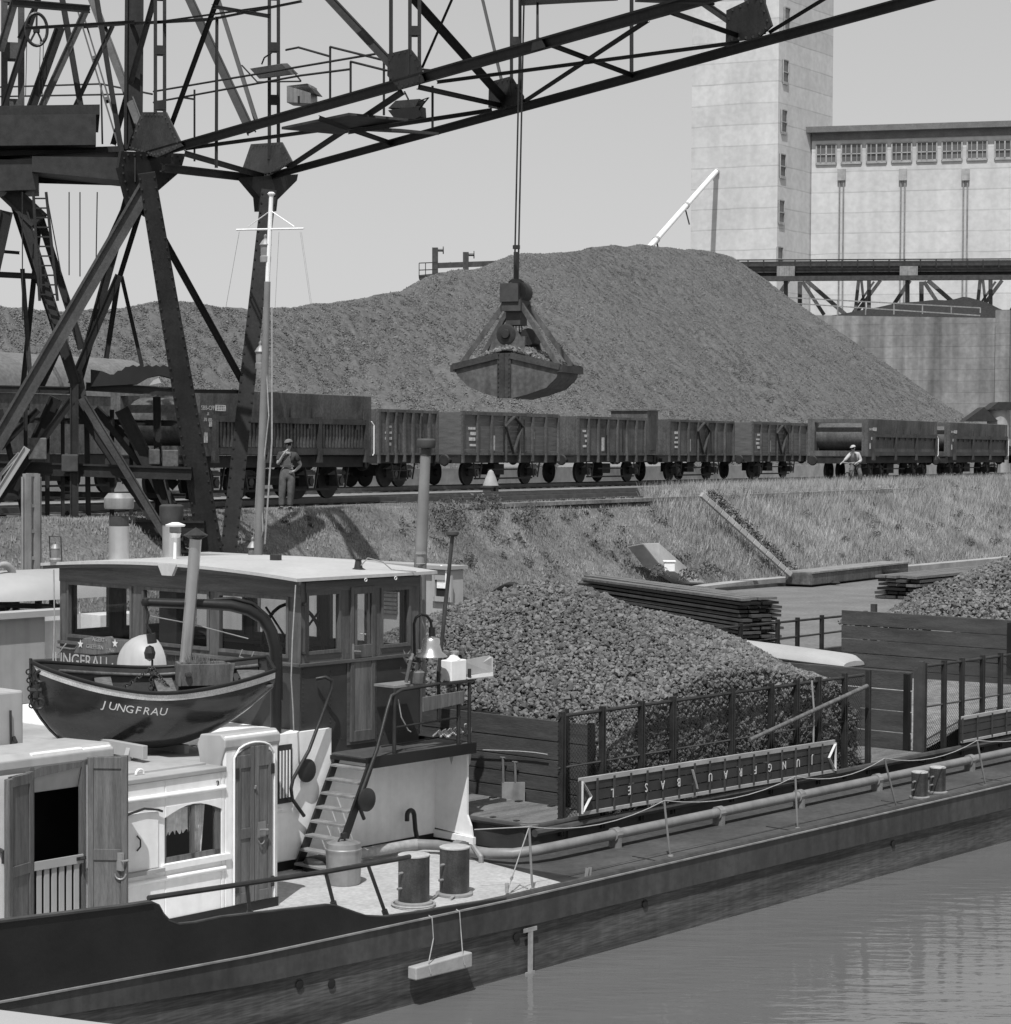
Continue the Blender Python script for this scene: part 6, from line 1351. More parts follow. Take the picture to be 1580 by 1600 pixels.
# lashing rope on bulkhead
s=MB(); s.tube([bu(728,1171,2.86),bu(786,1173,2.86),bu(812,1174,2.86),bu(836,1176,2.86),bu(856,1179,2.86)],.008,5); o=s.build('lashing_rope','rope',None,loc=tuple(OB+U*2.86+V*3+Z*1.6)); tag(o,'thin rope stretched across the dark plank bulkhead holding the shovels','rope')
# coke heaps in the holds
def heap1(Uc,Vc):
    d=np.sqrt(((Uc-5.6)*(np.where(Uc>5.6,.365,.45)))**2+((Vc-4.75)*np.where(Vc<4.75,.36,.42))**2+.02)+np.maximum(0,Uc-7.9)*.8+np.maximum(0,3.9-Uc)*.32; return np.clip(3.58-d+vnoise(Uc,Vc,.9,5)*.16,1.0,9)
def heapthing(label,fz,u0,u1,v0,v1,n,size,lumpz,mask=None,zfloor=.98):
    th=thing('coke_heap',label,'heap',((u0+u1)/2,(v0+v1)/2,1.0))
    v,f=gridmesh(np.arange(u0,u1,.12),np.arange(v0,v1+.01,.12),fz); v[:,2]-=.04; Fm=np.array(BF); 
    v=v@Fm[:3,:3].T+Fm[:3,3]; Iv=np.array(Matrix(PM[th.name]).inverted()); v=v@Iv[:3,:3].T+Iv[:3,3]; rawmesh('base','cokebase' and v,f,'cokebase',th)
    uu=rng.uniform(u0,u1,n); vv=rng.uniform(v0,v1,n); zz=fz(uu,vv)+rng.uniform(-.05,.02,n); P_=np.stack([uu,vv,zz],-1)
    if mask is not None: P_=P_[mask(P_)]
    lumps('lumps',P_,size,'coke',th); return th
h1=heapthing('tall pointed heap of coke lumps in the first hold, behind the wheelhouse',heap1,3.0,8.5,1.62,7.5,52000,.051,None)
m1=17000; uu=rng.uniform(2.15,8.9,m1); zz=.95+rng.uniform(0,1,m1)*1.6; vv=np.full(m1,1.60)+rng.uniform(0,.03,m1); hz=heap1(uu,np.full(m1,1.62)); k=(zz<hz)&(uu>2.95)&(uu<8.45); P_=np.stack([uu,vv,zz],-1)[k]; lumps('side_lumps',P_,.051,'coke',h1)
s=MB(); 
for a,b in zip(np.arange(3.0,8.2,.3),np.arange(3.3,8.5,.3)): za_,zb2=float(heap1(np.array(a),np.array(1.62))),float(heap1(np.array(b),np.array(1.62))); s.quad((a,1.64,.9),(b,1.64,.9),(b,1.64,zb2-.03),(a,1.64,za_-.03))
s.build('side_face','cokebase',h1)
def heap2(Uc,Vc):
    d=np.sqrt(((Uc-22.5)*np.where(Uc<22.5,.40,.3))**2+((Vc-4.0)*.42)**2+.02); return np.clip(4.25-d+vnoise(Uc,Vc,.9,6)*.14,2.1,9)
heapthing('distant coke heap rising behind the far plank bulkhead at the right edge',heap2,17.4,30,1.7,7.6,34000,.068,None,None)
def low2(Uc,Vc): return .95+.45*np.exp(-((Uc-12.5)**2)/3-((Vc-2)**2)/4)+.35*np.exp(-((Uc-16)**2)/3)+vnoise(Uc,Vc,.8,7)*.08
v,f=gridmesh(np.arange(10.1,17.3,.15),np.arange(1.62,7.6,.15),low2); Fm=np.array(BF); v=v@Fm[:3,:3].T+Fm[:3,3]; o=rawmesh('coal_remains',v,f,'ground',None,True); tag(o,'flat leftover layer of grit on the floor of the second hold','grit')
# upturned white skiff between the holds
a=bu(1150,1010,13.2);
th=thing('white_skiff','upturned pale skiff lying across the barge behind the coke heap','skiff',tuple(bu(1260,1030,13.3)))
pr=[]; s=MB()
n=18; Lp=[]
for i in range(n+1):
    t=i/n; c=bu(1155+180*t,1003+24*t,13.3); hw_=.42*(1-.25*(2*t-1)**2); dr=.10*(max(0,t-.93)/.07)**2; ring=[c+np.array([hw_*math.cos(a),0,(.18-dr)*math.sin(a)**.7 if math.sin(a)>0 else 0])-Z*.14 for a in np.linspace(PI,0,9)]; Lp.append(ring)
loft(s,Lp); s.add(Lp[-1],[tuple(range(9))]); s.build('hull','tarp',th,smooth=50)
s=MB(); 
for j in (0,8): s.tube([r[j] for r in Lp],.02,6)
s.build('gunwale','dark',th)
# banner boards and deck-side ropes
def slatboard(label,u0,u1,zb0,zb1,h,txt=None,n=17,v=1.36,arrow=True):
    th=thing('gangway_board',label,'gangway board',(u0,v,zb0)); P_=lambda t,f_,o=0.: np.array([u0+(u1-u0)*t,v+o,zb0+(zb1-zb0)*t+h*f_])
    s=MB(); 
    for k in range(3): s.prism([P_(0,k/3+.02),P_(1,k/3+.02),P_(1,(k+1)/3-.02),P_(0,(k+1)/3-.02)],(0,.03,0))
    s.build('boards','brown',th)
    s=MB(); 
    for a,b in ((-.07,.05),(.93,1.09)): s.prism([P_(0,a,-.012),P_(1,a,-.012),P_(1,b,-.012),P_(0,b,-.012)],(0,.03,0))
    s.build('edge_batten','stone',th,bevel=.004)
    s=MB()
    for i in range(n+1): s.prism([P_(i/n-.003,-.02,-.02),P_(i/n+.003,-.02,-.02),P_(i/n+.003,1.02,-.02),P_(i/n-.003,1.02,-.02)],(0,.012,0))
    s.split('batten','under',th)
    if txt:
        s=MB(); 
        for i,ch in enumerate(txt):
            if ch==' ': continue
            t=1-(i+1.8)/16.6; c=P_(t,.5,-.026)
            if ch=='/': s.beam(c+np.array([-.05,0,.12]),c+np.array([.05,0,-.12]),.004,.03,up=(0,1,0)); continue
            text_mb(s,ch,.145,lambda a,b,d,c=c:(c[0]-a*.8,c[1]-d,c[2]-b),.004)
        s.build('lettering','letter',th)
    if arrow:
        for sg,t in ((1,.0),(-1,1.)):
            s=MB(); tt2=t+sg*.018; e=t+sg*.038*(1 if sg>0 else 1)
            s.beam(P_(t+sg*.006,.95,-.03),P_(t+sg*.034,.5,-.03),.004,.035,up=(0,1,0)); s.beam(P_(t+sg*.034,.5,-.03),P_(t+sg*.006,.05,-.03),.004,.035,up=(0,1,0)); s.beam(P_(t+sg*.004,.0,-.03),P_(t+sg*.004,1.,-.03),.004,.03,up=(0,1,0)); s.build('arrow_mark','letter',th)
    return th
slatboard('long dark slatted gangway board with upside-down white letters, hung on the fence',2.22,7.5,1.13,1.05,.37,'JUNGFRAU/BASEL')
slatboard('pale-framed gangway board hung on the second fence at the right edge',10.83,16,1.10,1.10,.33,None,12,1.36,False)
th=None
a=bv(1355,1072,1.4); b=bv(1172,1156,1.4); s=MB(); s.tube([a,b],[.03,.026],10); o=s.build('boat_pole','door',None,loc=tuple(OB+U*7+V*1.4+Z*1.8),smooth=40); tag(o,'round wooden pole leaning diagonally against the fence','pole')
s=MB(); s.tube([(7.1,1.46,2.25),(7.12,1.44,1.9),(7.12,1.44,1.2)],.012,5); o=s.build('pale_rope','rope',None,loc=tuple(OB+U*7.1+V*1.45+Z*1.8)); tag(o,'pale rope hanging down the fence above the lettered board','rope')
# slim white stanchions along the deck with the lifeline
stx=[((827,1292),(833,1390)),((1038,1251),(1048,1338)),((1243,1213),(1247,1295)),((1382,1185),(1402,1262)),((1527,1157),(1541,1228))]
prev=None; tops=[]
for i,(t_,b_) in enumerate(stx):
    f_=bz(b_[0],b_[1],.745); tp_=bv(t_[0],t_[1],f_[1]+.05); tops.append(tp_); th=thing('deck_stanchion',['first pale stanchion on the side deck, nearest the bollards, with a stay','second pale stanchion along the side deck, under the lettered board','third pale stanchion, below the right half of the lettered board','fourth pale stanchion, left of the small bollards','fifth pale stanchion, at the right edge'][i],'stanchion',tuple(f_),BF,'slim pale stanchions along the side deck')
    s=MB(); s.tube([f_,lerp(f_,tp_,.12)+np.array([-.01,0,0]),tp_],.013,7); s.build('rod','pipe',th)
    s=MB(); s.lathe(f_,[(.035,0),(.03,.015),(.015,.02)],10); s.build('foot','galv',th)
s=MB(); a=tops[0]; b=bz(792,1395,.76); s.tube([a,lerp(a,b,.75),b],.007,5); s.tube(arc(lerp(a,b,.78),.02,0,2*PI,8,(1,0,0),(0,0,1)),.007,4); s.tube([b,b+Z*.1],.02,6); s.tube([bz(797,1395,.75),bz(812,1382,.75),bz(825,1388,.75)],.006,4); o=s.build('stay_rope','rope',None,loc=tuple(OB+U*a[0]+V*a[1]+Z*a[2])); tag(o,'slanting stay rope from the first side-deck stanchion to the gunwale','rope')
s=MB(); pts=[bu(862,1292,2.7)]+tops; P2_=[]
pts=[tops[0]+np.array([-.5,.3,-.0])]+tops+[tops[-1]+np.array([3,0,0])]
for p,q_ in zip(pts[:-1],pts[1:]):
    for k in range(8): t=k/8; P2_.append(lerp(p,q_,t)-Z*.12*4*t*(1-t)*(np.linalg.norm(q_-p)>1))
s.tube(P2_+[pts[-1]],.006,4); o=s.build('lifeline','rope',None,loc=tuple(OB+U*4+V*.9+Z*1.2)); tag(o,'slack thin lifeline strung between the pale stanchions','lifeline')
# mast with yard and three lanterns in front of the wheelhouse
UM=2.35; mb_=lambda x,y: bu(x,y,UM)
m0=mb_(404,850); m1=mb_(424,305)
th=thing('signal_mast','slender pale mast with a white crossyard and three lanterns, behind the wheelhouse','mast',(m0[0],m0[1],1.5))
s=MB(); s.tube([m0+(m0-m1)*.35,m0,lerp(m0,m1,.5),mb_(418,440)],[.065,.058,.048,.04],12); s.build('pole','pipe',th,smooth=40)
s=MB(); s.tube([mb_(418,440),m1],[.03,.028],8); s.lathe(m1,[(.04,0),(.05,.02),(.03,.04)],10); s.tube([mb_(370,359),mb_(475,357)],.014,6); s.tube([mb_(423,329),mb_(388,354)],.007,4); s.tube([mb_(423,329),mb_(460,354)],.007,4); s.build('topmast_yard','white',th)
s=MB(); 
for a,b in (((374,362),(352,486)),((436,362),(430,480)),((469,362),(485,474)),((471,362),(487,474)),((418,440),(395,860))): s.tube([mb_(*a),mb_(*b)],.0045,4)
s.tube([mb_(412,480),mb_(420,650),mb_(408,760),mb_(411,830),mb_(405,850)],.010,5)
s.tube([mb_(425,480),mb_(425,690),mb_(414,850)],.012,5)
s.build('halyard','rope',th)
for (x,y,r) in ((415,385,.08),(407,552,.075),(395,858,.075)):
    c=mb_(x,y); s=MB(); s.lathe(c-Z*.20,[(r*.85,0),(r*.9,.07),(r*.75,.08)],16); s.lathe(c-Z*.0,[(r*.8,0),(r,.02),(r*.6,.07),(r*.25,.10),(r*.3,.14),(0,.16)],16); o=s.build('lantern','galv',th,smooth=35)
    s=MB(); s.lathe(c-Z*.12,[(r*.75,0),(r*.78,.06),(r*.75,.12)],16); s.build('lens','lens',o,smooth=35)
# ================================================================== SECOND BARGE, moored beyond
b2=thing('grey_barge','grey barge moored beyond the first, with sandy deck and stacked boards','barge',(0,9.7,0))
s=MB(); s.box(-14,10,9.6,17.5,-.5,1.02); s.box(10,70,9.6,23.8,-.5,1.02); s.build('hull','under',b2)
s=MB(); s.box(9.8,70,9.75,23.7,1.021,1.06); s.build('sandy_deck','sand',b2)
s=MB(); s.box(9.8,70,9.58,9.7,1.0,1.3); s.box(9.8,70,9.55,9.6,.55,.62); s.box(-14,9.8,9.6,9.75,1.0,1.25); s.box(9.8,70,23.6,23.8,1.06,1.16); s.build('bulwark','under',b2)
s=MB(); s.beam((14,10.2,1.08),(45,10.8,1.08),.04,.05); s.beam((14,10.7,1.08),(45,11.3,1.08),.04,.05); s.beam((22,12.8,1.08),(45,14.2,1.08),.04,.04); s.build('deck_rail','under',b2)
# deckhouse seen beyond the wheelhouse
a=bv(725,886,10.2); hz1=a[2]; 
s=MB(); s.box(a[0]-.35,a[0],10.2,16.5,1.0,hz1-.03); dh_=s.build('deckhouse','grey_paint',b2,bevel=.02)
s=MB(); s.box(a[0]-.45,a[0]+.05,10.15,16.6,hz1-.03,hz1+.03); s.build('roof','tarp',dh_)
w0=bu(681,905,a[0]-.35);w1=bu(707,903,a[0]-.35);w2=bu(707,937,a[0]-.35)
s=MB(); s.box(a[0]-.37,a[0]-.345,w1[1],w0[1],w2[2],w1[2]); w=s.build('window','dark',dh_)
s=MB(); x=a[0]-.39
for y in (w1[1],w0[1]): s.box(x-.02,x+.02,y-.03,y+.03,w2[2]-.04,w1[2]+.04)
for z in (w2[2],w1[2]): s.box(x-.02,x+.02,w1[1],w0[1],z-.04,z+.04)
s.build('frame','tarp',w); s=MB()
s.box(x+.0,x+.012,w1[1]+.06,w0[1]-.06,w2[2]+.18,w1[2]-.04); s.build('curtain','lace',w)
w0=bu(597,925,a[0]-.35);w1=bu(622,922,a[0]-.35); s=MB()
for k in range(6): s.box(a[0]-.40,a[0]-.35,w1[1],w0[1],w1[2]-.05-k*.07,w1[2]-k*.07)
s.build('louvre','wagon',dh_)
s=MB(); s.tube([(a[0]-.4,10.22,1.0),(a[0]-.4,10.22,hz1-.02),(a[0]-.4,10.35,hz1+.02)],.025,6); s.build('downpipe','white',dh_)
# left part: aft works of the second barge with winch and white lockers
s=MB(); g0_=bv(0,958,9.6); s.prism([(-9,9.5,1.0),(bv(70,960,9.5)[0],9.5,1.0),(bv(70,962,9.5)[0],9.5,3.0),(-9,9.5,3.1)],(0,.1,0)); s.build('side_plating','grey_paint',b2)
s=MB(); a=bv(70,960,9.7); b=bv(93,960,9.7); s.box(a[0],b[0]+.4,9.75,10.6,1.0,a[2]); s.build('locker','white',b2,bevel=.02); 
s=MB(); a=bu(113,958,2.2); b=bu(157,950,2.2); s.box(2.2,3.0,b[1],a[1],a[2]-.75,a[2]); s.build('locker','white',b2)
s=MB(); s.box(-9,1.5,9.4,9.7,2.98,3.06); s.build('capping','tarp',b2)
s=MB(); c=bv(55,915,11.0); rr_=[]
Lp=[[np.array([c[0]-1.4+2.4*t,11.0+.75*math.cos(a)*(1-.6*max(0,.25-t)/.25),c[2]-.15+.38*math.sin(a)*(1-.7*max(0,.25-t)/.25)]) for a in np.linspace(PI,0,11)] for t in np.linspace(0,1,10)]
loft(s,Lp); s.build('winch_cover','tarp',b2,smooth=50)
s=MB()
for x in (5,25,60,82): p=bv(x,935,11.0); s.tube([(p[0],11.0,2.7),(p[0],11.0,p[2]+.1)],.05,6)
s.tube([bv(-20,925,11),bv(95,930,11)],.05,6); s.tube([bv(-20,945,10.6),bv(95,948,10.6)],.04,6); s.box(bv(-30,950,11)[0],bv(95,950,11)[0],10.8,11.2,2.3,2.75); p=bv(12,925,11.4); s.lathe(p-np.array([.8,0,0]),[(.3,0),(.3,.7)],14,ax=0); s.build('winch','blackmetal',b2)
s=MB()
for (x,y) in ((5,905),(3,925),(148,920)):
    p=bv(x,y,10.8); s.tube(arc(p,.20,.2,PI*1.0,12,(-.7,0,.6),(.5,0,.8)),[.02+.035*math.sin(PI*i/12) for i in range(13)],8)
s.build('horn_vent','stone',b2,smooth=50)
s=MB()
for x in (48,62): s.beam(bv(x-6,740,12),bv(x-6,905,12),.09,.09); s.tube([bv(x-13+ (14 if x>50 else 0),745,12),bv(x-13+(14 if x>50 else 0),890,12)],.02,5)
for y in (742,790,830,872): s.beam(bv(42,y,12),bv(58,y,12),.06,.05)
s.build('folded_mast','galv',b2)
# small lantern with bracket at roof corner
c=bu(87,878,-.75); th=thing('roof_lantern','small lantern with a wire guard at the far left corner of the wheelhouse roof','lantern',tuple(c)); s=MB(); s.lathe(c,[(.07,0),(.08,.03),(.06,.05)],12); s.lathe(c+Z*.16,[(.06,0),(.03,.05)],12); s.build('body','galv',th); s=MB(); s.lathe(c+Z*.05,[(.055,0),(.055,.11)],12); s.build('lens','lens',th); s=MB(); s.tube([c+np.array([0,.1,0]),c+np.array([0,.12,.3]),c+np.array([0,-.1,.3]),c+np.array([0,-.12,.0])],.008,5); s.build('guard','blackmetal',th)
# fine coal on the second barge behind the coke heap
def dk(Uc,Vc): 
    z=np.full(Uc.shape,1.0)
    for (x,y,h,k) in ((11.2,11.4,2.75,.55),(13.4,12.0,2.85,.6),(10.3,11.0,2.4,.6)): z=np.maximum(z,h-np.hypot(Uc-x,Vc-y)*k)
    return z+vnoise(Uc,Vc,.8,8)*.12
v,f=gridmesh(np.arange(9.7,18,.18),np.arange(9.9,17.2,.18),dk); v=v@Fm[:3,:3].T+Fm[:3,3]; o=rawmesh('fine_coal_heap',v,f,'fine',None,False); tag(o,'low dark heap of fine coal on the grey barge behind the coke','heap')
# stacks of boards
def stack(label,p0,p1,wd_,z0,z1,n,seed):
    th=thing('board_stack',label,'board stack',(p0[0],p0[1],z0)); r_=random.Random(seed); p0=np.array(p0,float);p1=np.array(p1,float); d=(p1-p0)/np.linalg.norm(p1-p0); d3=np.array([d[0],d[1],0]); nn=np.array([-d[1],d[0],0]); L_=np.linalg.norm(p1-p0)
    for k in range(n):
        s=MB(); z=z0+(z1-z0)*(k+.5)/n
        for j in range(4):
            o=(j-1.5)*wd_/4; a=np.array([p0[0],p0[1],z])+nn*(o+r_.uniform(-.03,.03))+d3*r_.uniform(-.15,.15); b=a+d3*(L_+r_.uniform(-.15,.25)); b[2]+=r_.uniform(-.02,.02); s.beam(a,b,wd_/4*.93,(z1-z0)/n*.62)
        s.build('board_layer',['tarred','plank','under','black'][r_.randrange(4)],th)
    return th
e0=bz(1188,1000,1.1); e1=bz(1188,929,2.15)
sp_=bz(1188,929,2.2); sq_=bz(935,896,2.2)
stack('high stack of dark boards on the grey barge, its ends toward the white skiff',(sp_[0],sp_[1]),(sq_[0],sq_[1]),1.0,1.1,2.15,12,3)
s0=bz(1402,912,1.5); s1=bz(1520,880,1.9)
stack('second, lower stack of dark boards near the kerb, behind the far coke heap',(s0[0],s0[1]),(s0[0]+7,s0[1]+.6),1.3,1.06,1.75,6,4)
# long dark timber trough near the kerb
a=atz(1248,915,1.1); b=atz(1400,897,1.1); s=MB(WF); s.beam(a+Z*.2,b+Z*.2,.9,.36); th=thing('steel_pontoon','long narrow dark pontoon lying along the kerb, with a mooring post','pontoon',tuple(tob(a)))
s.build('hull','wagon',th,bevel=.03); s=MB(WF); s.beam(a+Z*.405,b+Z*.405,.96,.05); s.build('deck_edge','galv',th); s=MB(WF); c=lerp(a,b,.86)-np.array([0,1.0,0]); s.lathe(c,[(.22,0),(.22,.15),(.36,.17),(.36,.25)],14); s.build('mooring_post','blackmetal',th); s=MB(WF); c=lerp(a,b,.3)-np.array([0,.9,0]);s.lathe(c,[(.12,0),(.2,.03),(.1,.1)],10); s.build('ring','blackmetal',th)
# pale parapet in the lower left corner
p0=aty(-60,1566,2.2);p1=aty(240,1604,2.2);s=MB(WF); s.prism([p0,p1,p1-Z*.25,p0-Z*.25],(0,-.3,0)); o=s.build('parapet','tarp',None,loc=tuple(p0),bevel=.01); tag(o,'pale rounded parapet edge in the lower left corner','parapet')
# ================================================================== PEOPLE
def skin(name,m,parent,F,chain,root=0,sub=2):
    """chain: list of (name,pos,radius,parentname)"""
    idx={c[0]:i for i,c in enumerate(chain)}; me=bpy.data.meshes.new('k'); me.from_pydata([c[1] for c in chain],[(idx[c[3]],i) for i,c in enumerate(chain) if c[3]],[])
    o=bpy.data.objects.new('k',me); COL.objects.link(o); md=o.modifiers.new('s','SKIN'); md.use_smooth_shade=True
    for i,c in enumerate(chain): r=c[2]; me.skin_vertices[0].data[i].radius=(r,r) if not hasattr(r,'__len__') else r; me.skin_vertices[0].data[i].use_root=(i==root)
    sb=o.modifiers.new('u','SUBSURF'); sb.levels=sub; sb.render_levels=sub; bpy.context.view_layer.update()
    ev=bpy.data.meshes.new_from_object(o.evaluated_get(bpy.context.evaluated_depsgraph_get())); mb=MB(F); mb.add([v.co[:] for v in ev.vertices],[tuple(p.vertices) for p in ev.polygons])
    bpy.data.objects.remove(o); bpy.data.meshes.remove(me); bpy.data.meshes.remove(ev); return mb.build(name,m,parent,smooth=180)
def hand(chain,wrist,w,dirv,side,curl,tag_):
    d=np.array(dirv,float); d/=np.linalg.norm(d); sd=np.array(side,float); sd-=d*(sd@d); sd/=np.linalg.norm(sd); cu_=np.array(curl,float); w=np.array(w,float)
    pm=w+d*.055; chain.append((tag_+'palm',tuple(pm),(.030,.020),wrist))
    for k,(off,ln) in enumerate(((-.026,.062),(-.009,.075),(.009,.070),(.026,.055))):
        a=pm+d*.03+sd*off; b=a+d*ln*.5+cu_*.012; c=b+d*ln*.3+cu_*.03
        chain.append((f'{tag_}f{k}a',tuple(a),.0095,tag_+'palm')); chain.append((f'{tag_}f{k}b',tuple(b),.0085,f'{tag_}f{k}a')); chain.append((f'{tag_}f{k}c',tuple(c),.0075,f'{tag_}f{k}b'))
    a=pm-d*.02-sd*.035; b=a+d*.03-sd*.02+cu_*.01; chain.append((tag_+'t1',tuple(a),.011,tag_+'palm')); chain.append((tag_+'t2',tuple(b),.009,tag_+'t1'))
def head(th,F,c,face,m='skin',capm='cap',brimf=.09,s_=1.0):
    fx=np.array(face,float); fx/=np.linalg.norm(fx); rt=np.cross(fx,Z); c=np.array(c,float)
    def E_(mb,cc,rx,ry,rz,n=14,k=10,a0=-PI/2,a1=PI/2):
        vs=[];fs=[]
        for i in range(k+1):
            la=a0+(a1-a0)*i/k
            for j in range(n): lo_=2*PI*j/n; q=cc+fx*rx*math.cos(la)*math.cos(lo_)+rt*ry*math.cos(la)*math.sin(lo_)+Z*rz*math.sin(la); vs.append(q)
        for i in range(k):
            for j in range(n): fs.append((i*n+j,i*n+(j+1)%n,(i+1)*n+(j+1)%n,(i+1)*n+j))
        mb.add(vs,fs)
    s=MB(F); 
    s.tube([c+fx*.095*1,c+fx*.118-Z*.035,c+fx*.10-Z*.045],[.010,.016,.012],6)
    for sg in (-1,1): E_(s,c+rt*sg*.078-Z*.01,.018,.008,.03,8,6)
    s.build('face_detail',m,th,smooth=60)
    s=MB(F); 
    for sg in (-1,1): E_(s,c+fx*.088+rt*sg*.032+Z*.005,.01,.014,.007,8,6)
    s.beam(c+fx*.096-rt*.025-Z*.065,c+fx*.096+rt*.025-Z*.065,.008,.008); s.build('eyes_mouth','dark',th)
    s=MB(F); E_(s,c-fx*.012+Z*.015,.094,.083,.11,14,8,-.5,1.2); s.build('hair','dark',th,smooth=60)
    s=MB(F); E_(s,c+Z*.055,.115,.10,.075,16,6,-.05,PI/2); s.prism([c+fx*.06+rt*.08+Z*.055,c+fx*.155+rt*.055+Z*.04,c+fx*.175+Z*.037,c+fx*.155-rt*.055+Z*.04,c+fx*.06-rt*.08+Z*.055],Z*.012); s.build('cap',capm,th,smooth=40)
def worker():
    fd=(OB*0+np.array([0.12,-1,0])); fd/=np.linalg.norm(fd); p=atz(449,798,QZ); PF=frame((p[0],p[1],QZ),np.array([1,.05,0]))@Matrix.Scale(.95,4)    # local: x to the right of the picture, -y toward the viewer
    th=thing('person','man in dark cap standing on the bank edge, one hand raised to his mouth','person',(0,0,0),PF)
    B=[('pelvis',(0,0,.95),(.145,.105),None),('belly',(.0,0,1.12),(.13,.095),'pelvis'),('chest',(-.01,0,1.33),(.165,.10),'belly'),('neck0',(0,.0,1.47),(.06,.06),'chest'),('neck',(.02,-.01,1.54),(.05,.05),'neck0'),('head',(.03,-.02,1.62),(.075,.085),'neck'),('crown',(.03,-.01,1.70),(.07,.08),'head'),
     ('shR',(-.18,0,1.41),.062,'chest'),('elR',(-.235,-.08,1.15),.045,'shR'),('wrR',(-.075,-.20,1.42),.030,'elR'),
     ('shL',(.18,0,1.40),.062,'chest'),('elL',(.335,.02,1.14),.045,'shL'),('wrL',(.19,-.13,.99),.030,'elL'),
     ('hipR',(-.09,0,.88),.095,'pelvis'),('knR',(-.125,-.02,.50),.065,'hipR'),('anR',(-.14,0,.09),.045,'knR'),('toeR',(-.17,-.17,.035),.038,'anR'),
     ('hipL',(.09,0,.88),.095,'pelvis'),('knL',(.09,-.03,.50),.065,'hipL'),('anL',(.06,.0,.09),.045,'knL'),('toeL',(.10,-.17,.035),.038,'anL')]
    hand(B,'wrR',(-.075,-.20,1.42),(.55,.1,.8),(.3,-1,-.2),(.5,.6,.0),'r'); hand(B,'wrL',(.19,-.13,.99),(-.9,-.1,-.25),(0,-.3,1),(-.2,.6,0),'l')
    skin('body','skin',th,PF,B)
    T_=[('p',(0,0,1.0),(.175,.135),None),('w',(0,0,1.13),(.155,.115),'p'),('hR',(-.095,0,.85),.125,'p'),('kR',(-.125,-.02,.50),.098,'hR'),('cR',(-.14,0,.28),.085,'kR'),('aR',(-.14,0,.10),.082,'cR'),('hL',(.09,0,.85),.122,'p'),('kL',(.09,-.03,.50),.098,'hL'),('cL',(.075,0,.28),.085,'kL'),('aL',(.06,0,.10),.082,'cL')]
    skin('trousers','denim',th,PF,T_)
    H_=[('a',(0,0,1.10),(.155,.12),None),('c',(-.01,0,1.33),(.19,.125),'a'),('n',(0,0,1.46),(.08,.08),'c'),('sR',(-.19,0,1.40),.085,'c'),('uR',(-.225,-.055,1.23),.072,'sR'),('sL',(.19,0,1.39),.085,'c'),('uL',(.30,.012,1.22),.072,'sL')]
    skin('shirt','shirtd',th,PF,H_)
    s=MB(PF); s.prism([(-.10,-.14,1.12),(.10,-.14,1.12),(.075,-.135,1.36),(-.075,-.135,1.36)],(0,.02,0)); s.box(-.17,.17,-.135,-.125,1.09,1.13); s.beam((-.07,-.13,1.36),(-.10,-.06,1.47),.03,.012); s.beam((.07,-.13,1.36),(.10,-.06,1.47),.03,.012); s.build('bib','denim',th,bevel=.005)
    for x,t in ((-.15,-.17),(.07,.10)):
        s=MB(PF); s.tube([(x,.05,.045),(x,-.05,.055),(t,-.15,.045),(t,-.2,.035)],[.05,.055,.05,.035],10); s.box(min(x,t)-.045,max(x,t)+.045,-.2,.08,.0,.02); s.build('boot','dark',th,smooth=50)
    head(th,PF,(.03,-.02,1.66),(-.35,-1,-.05)); return th
worker()
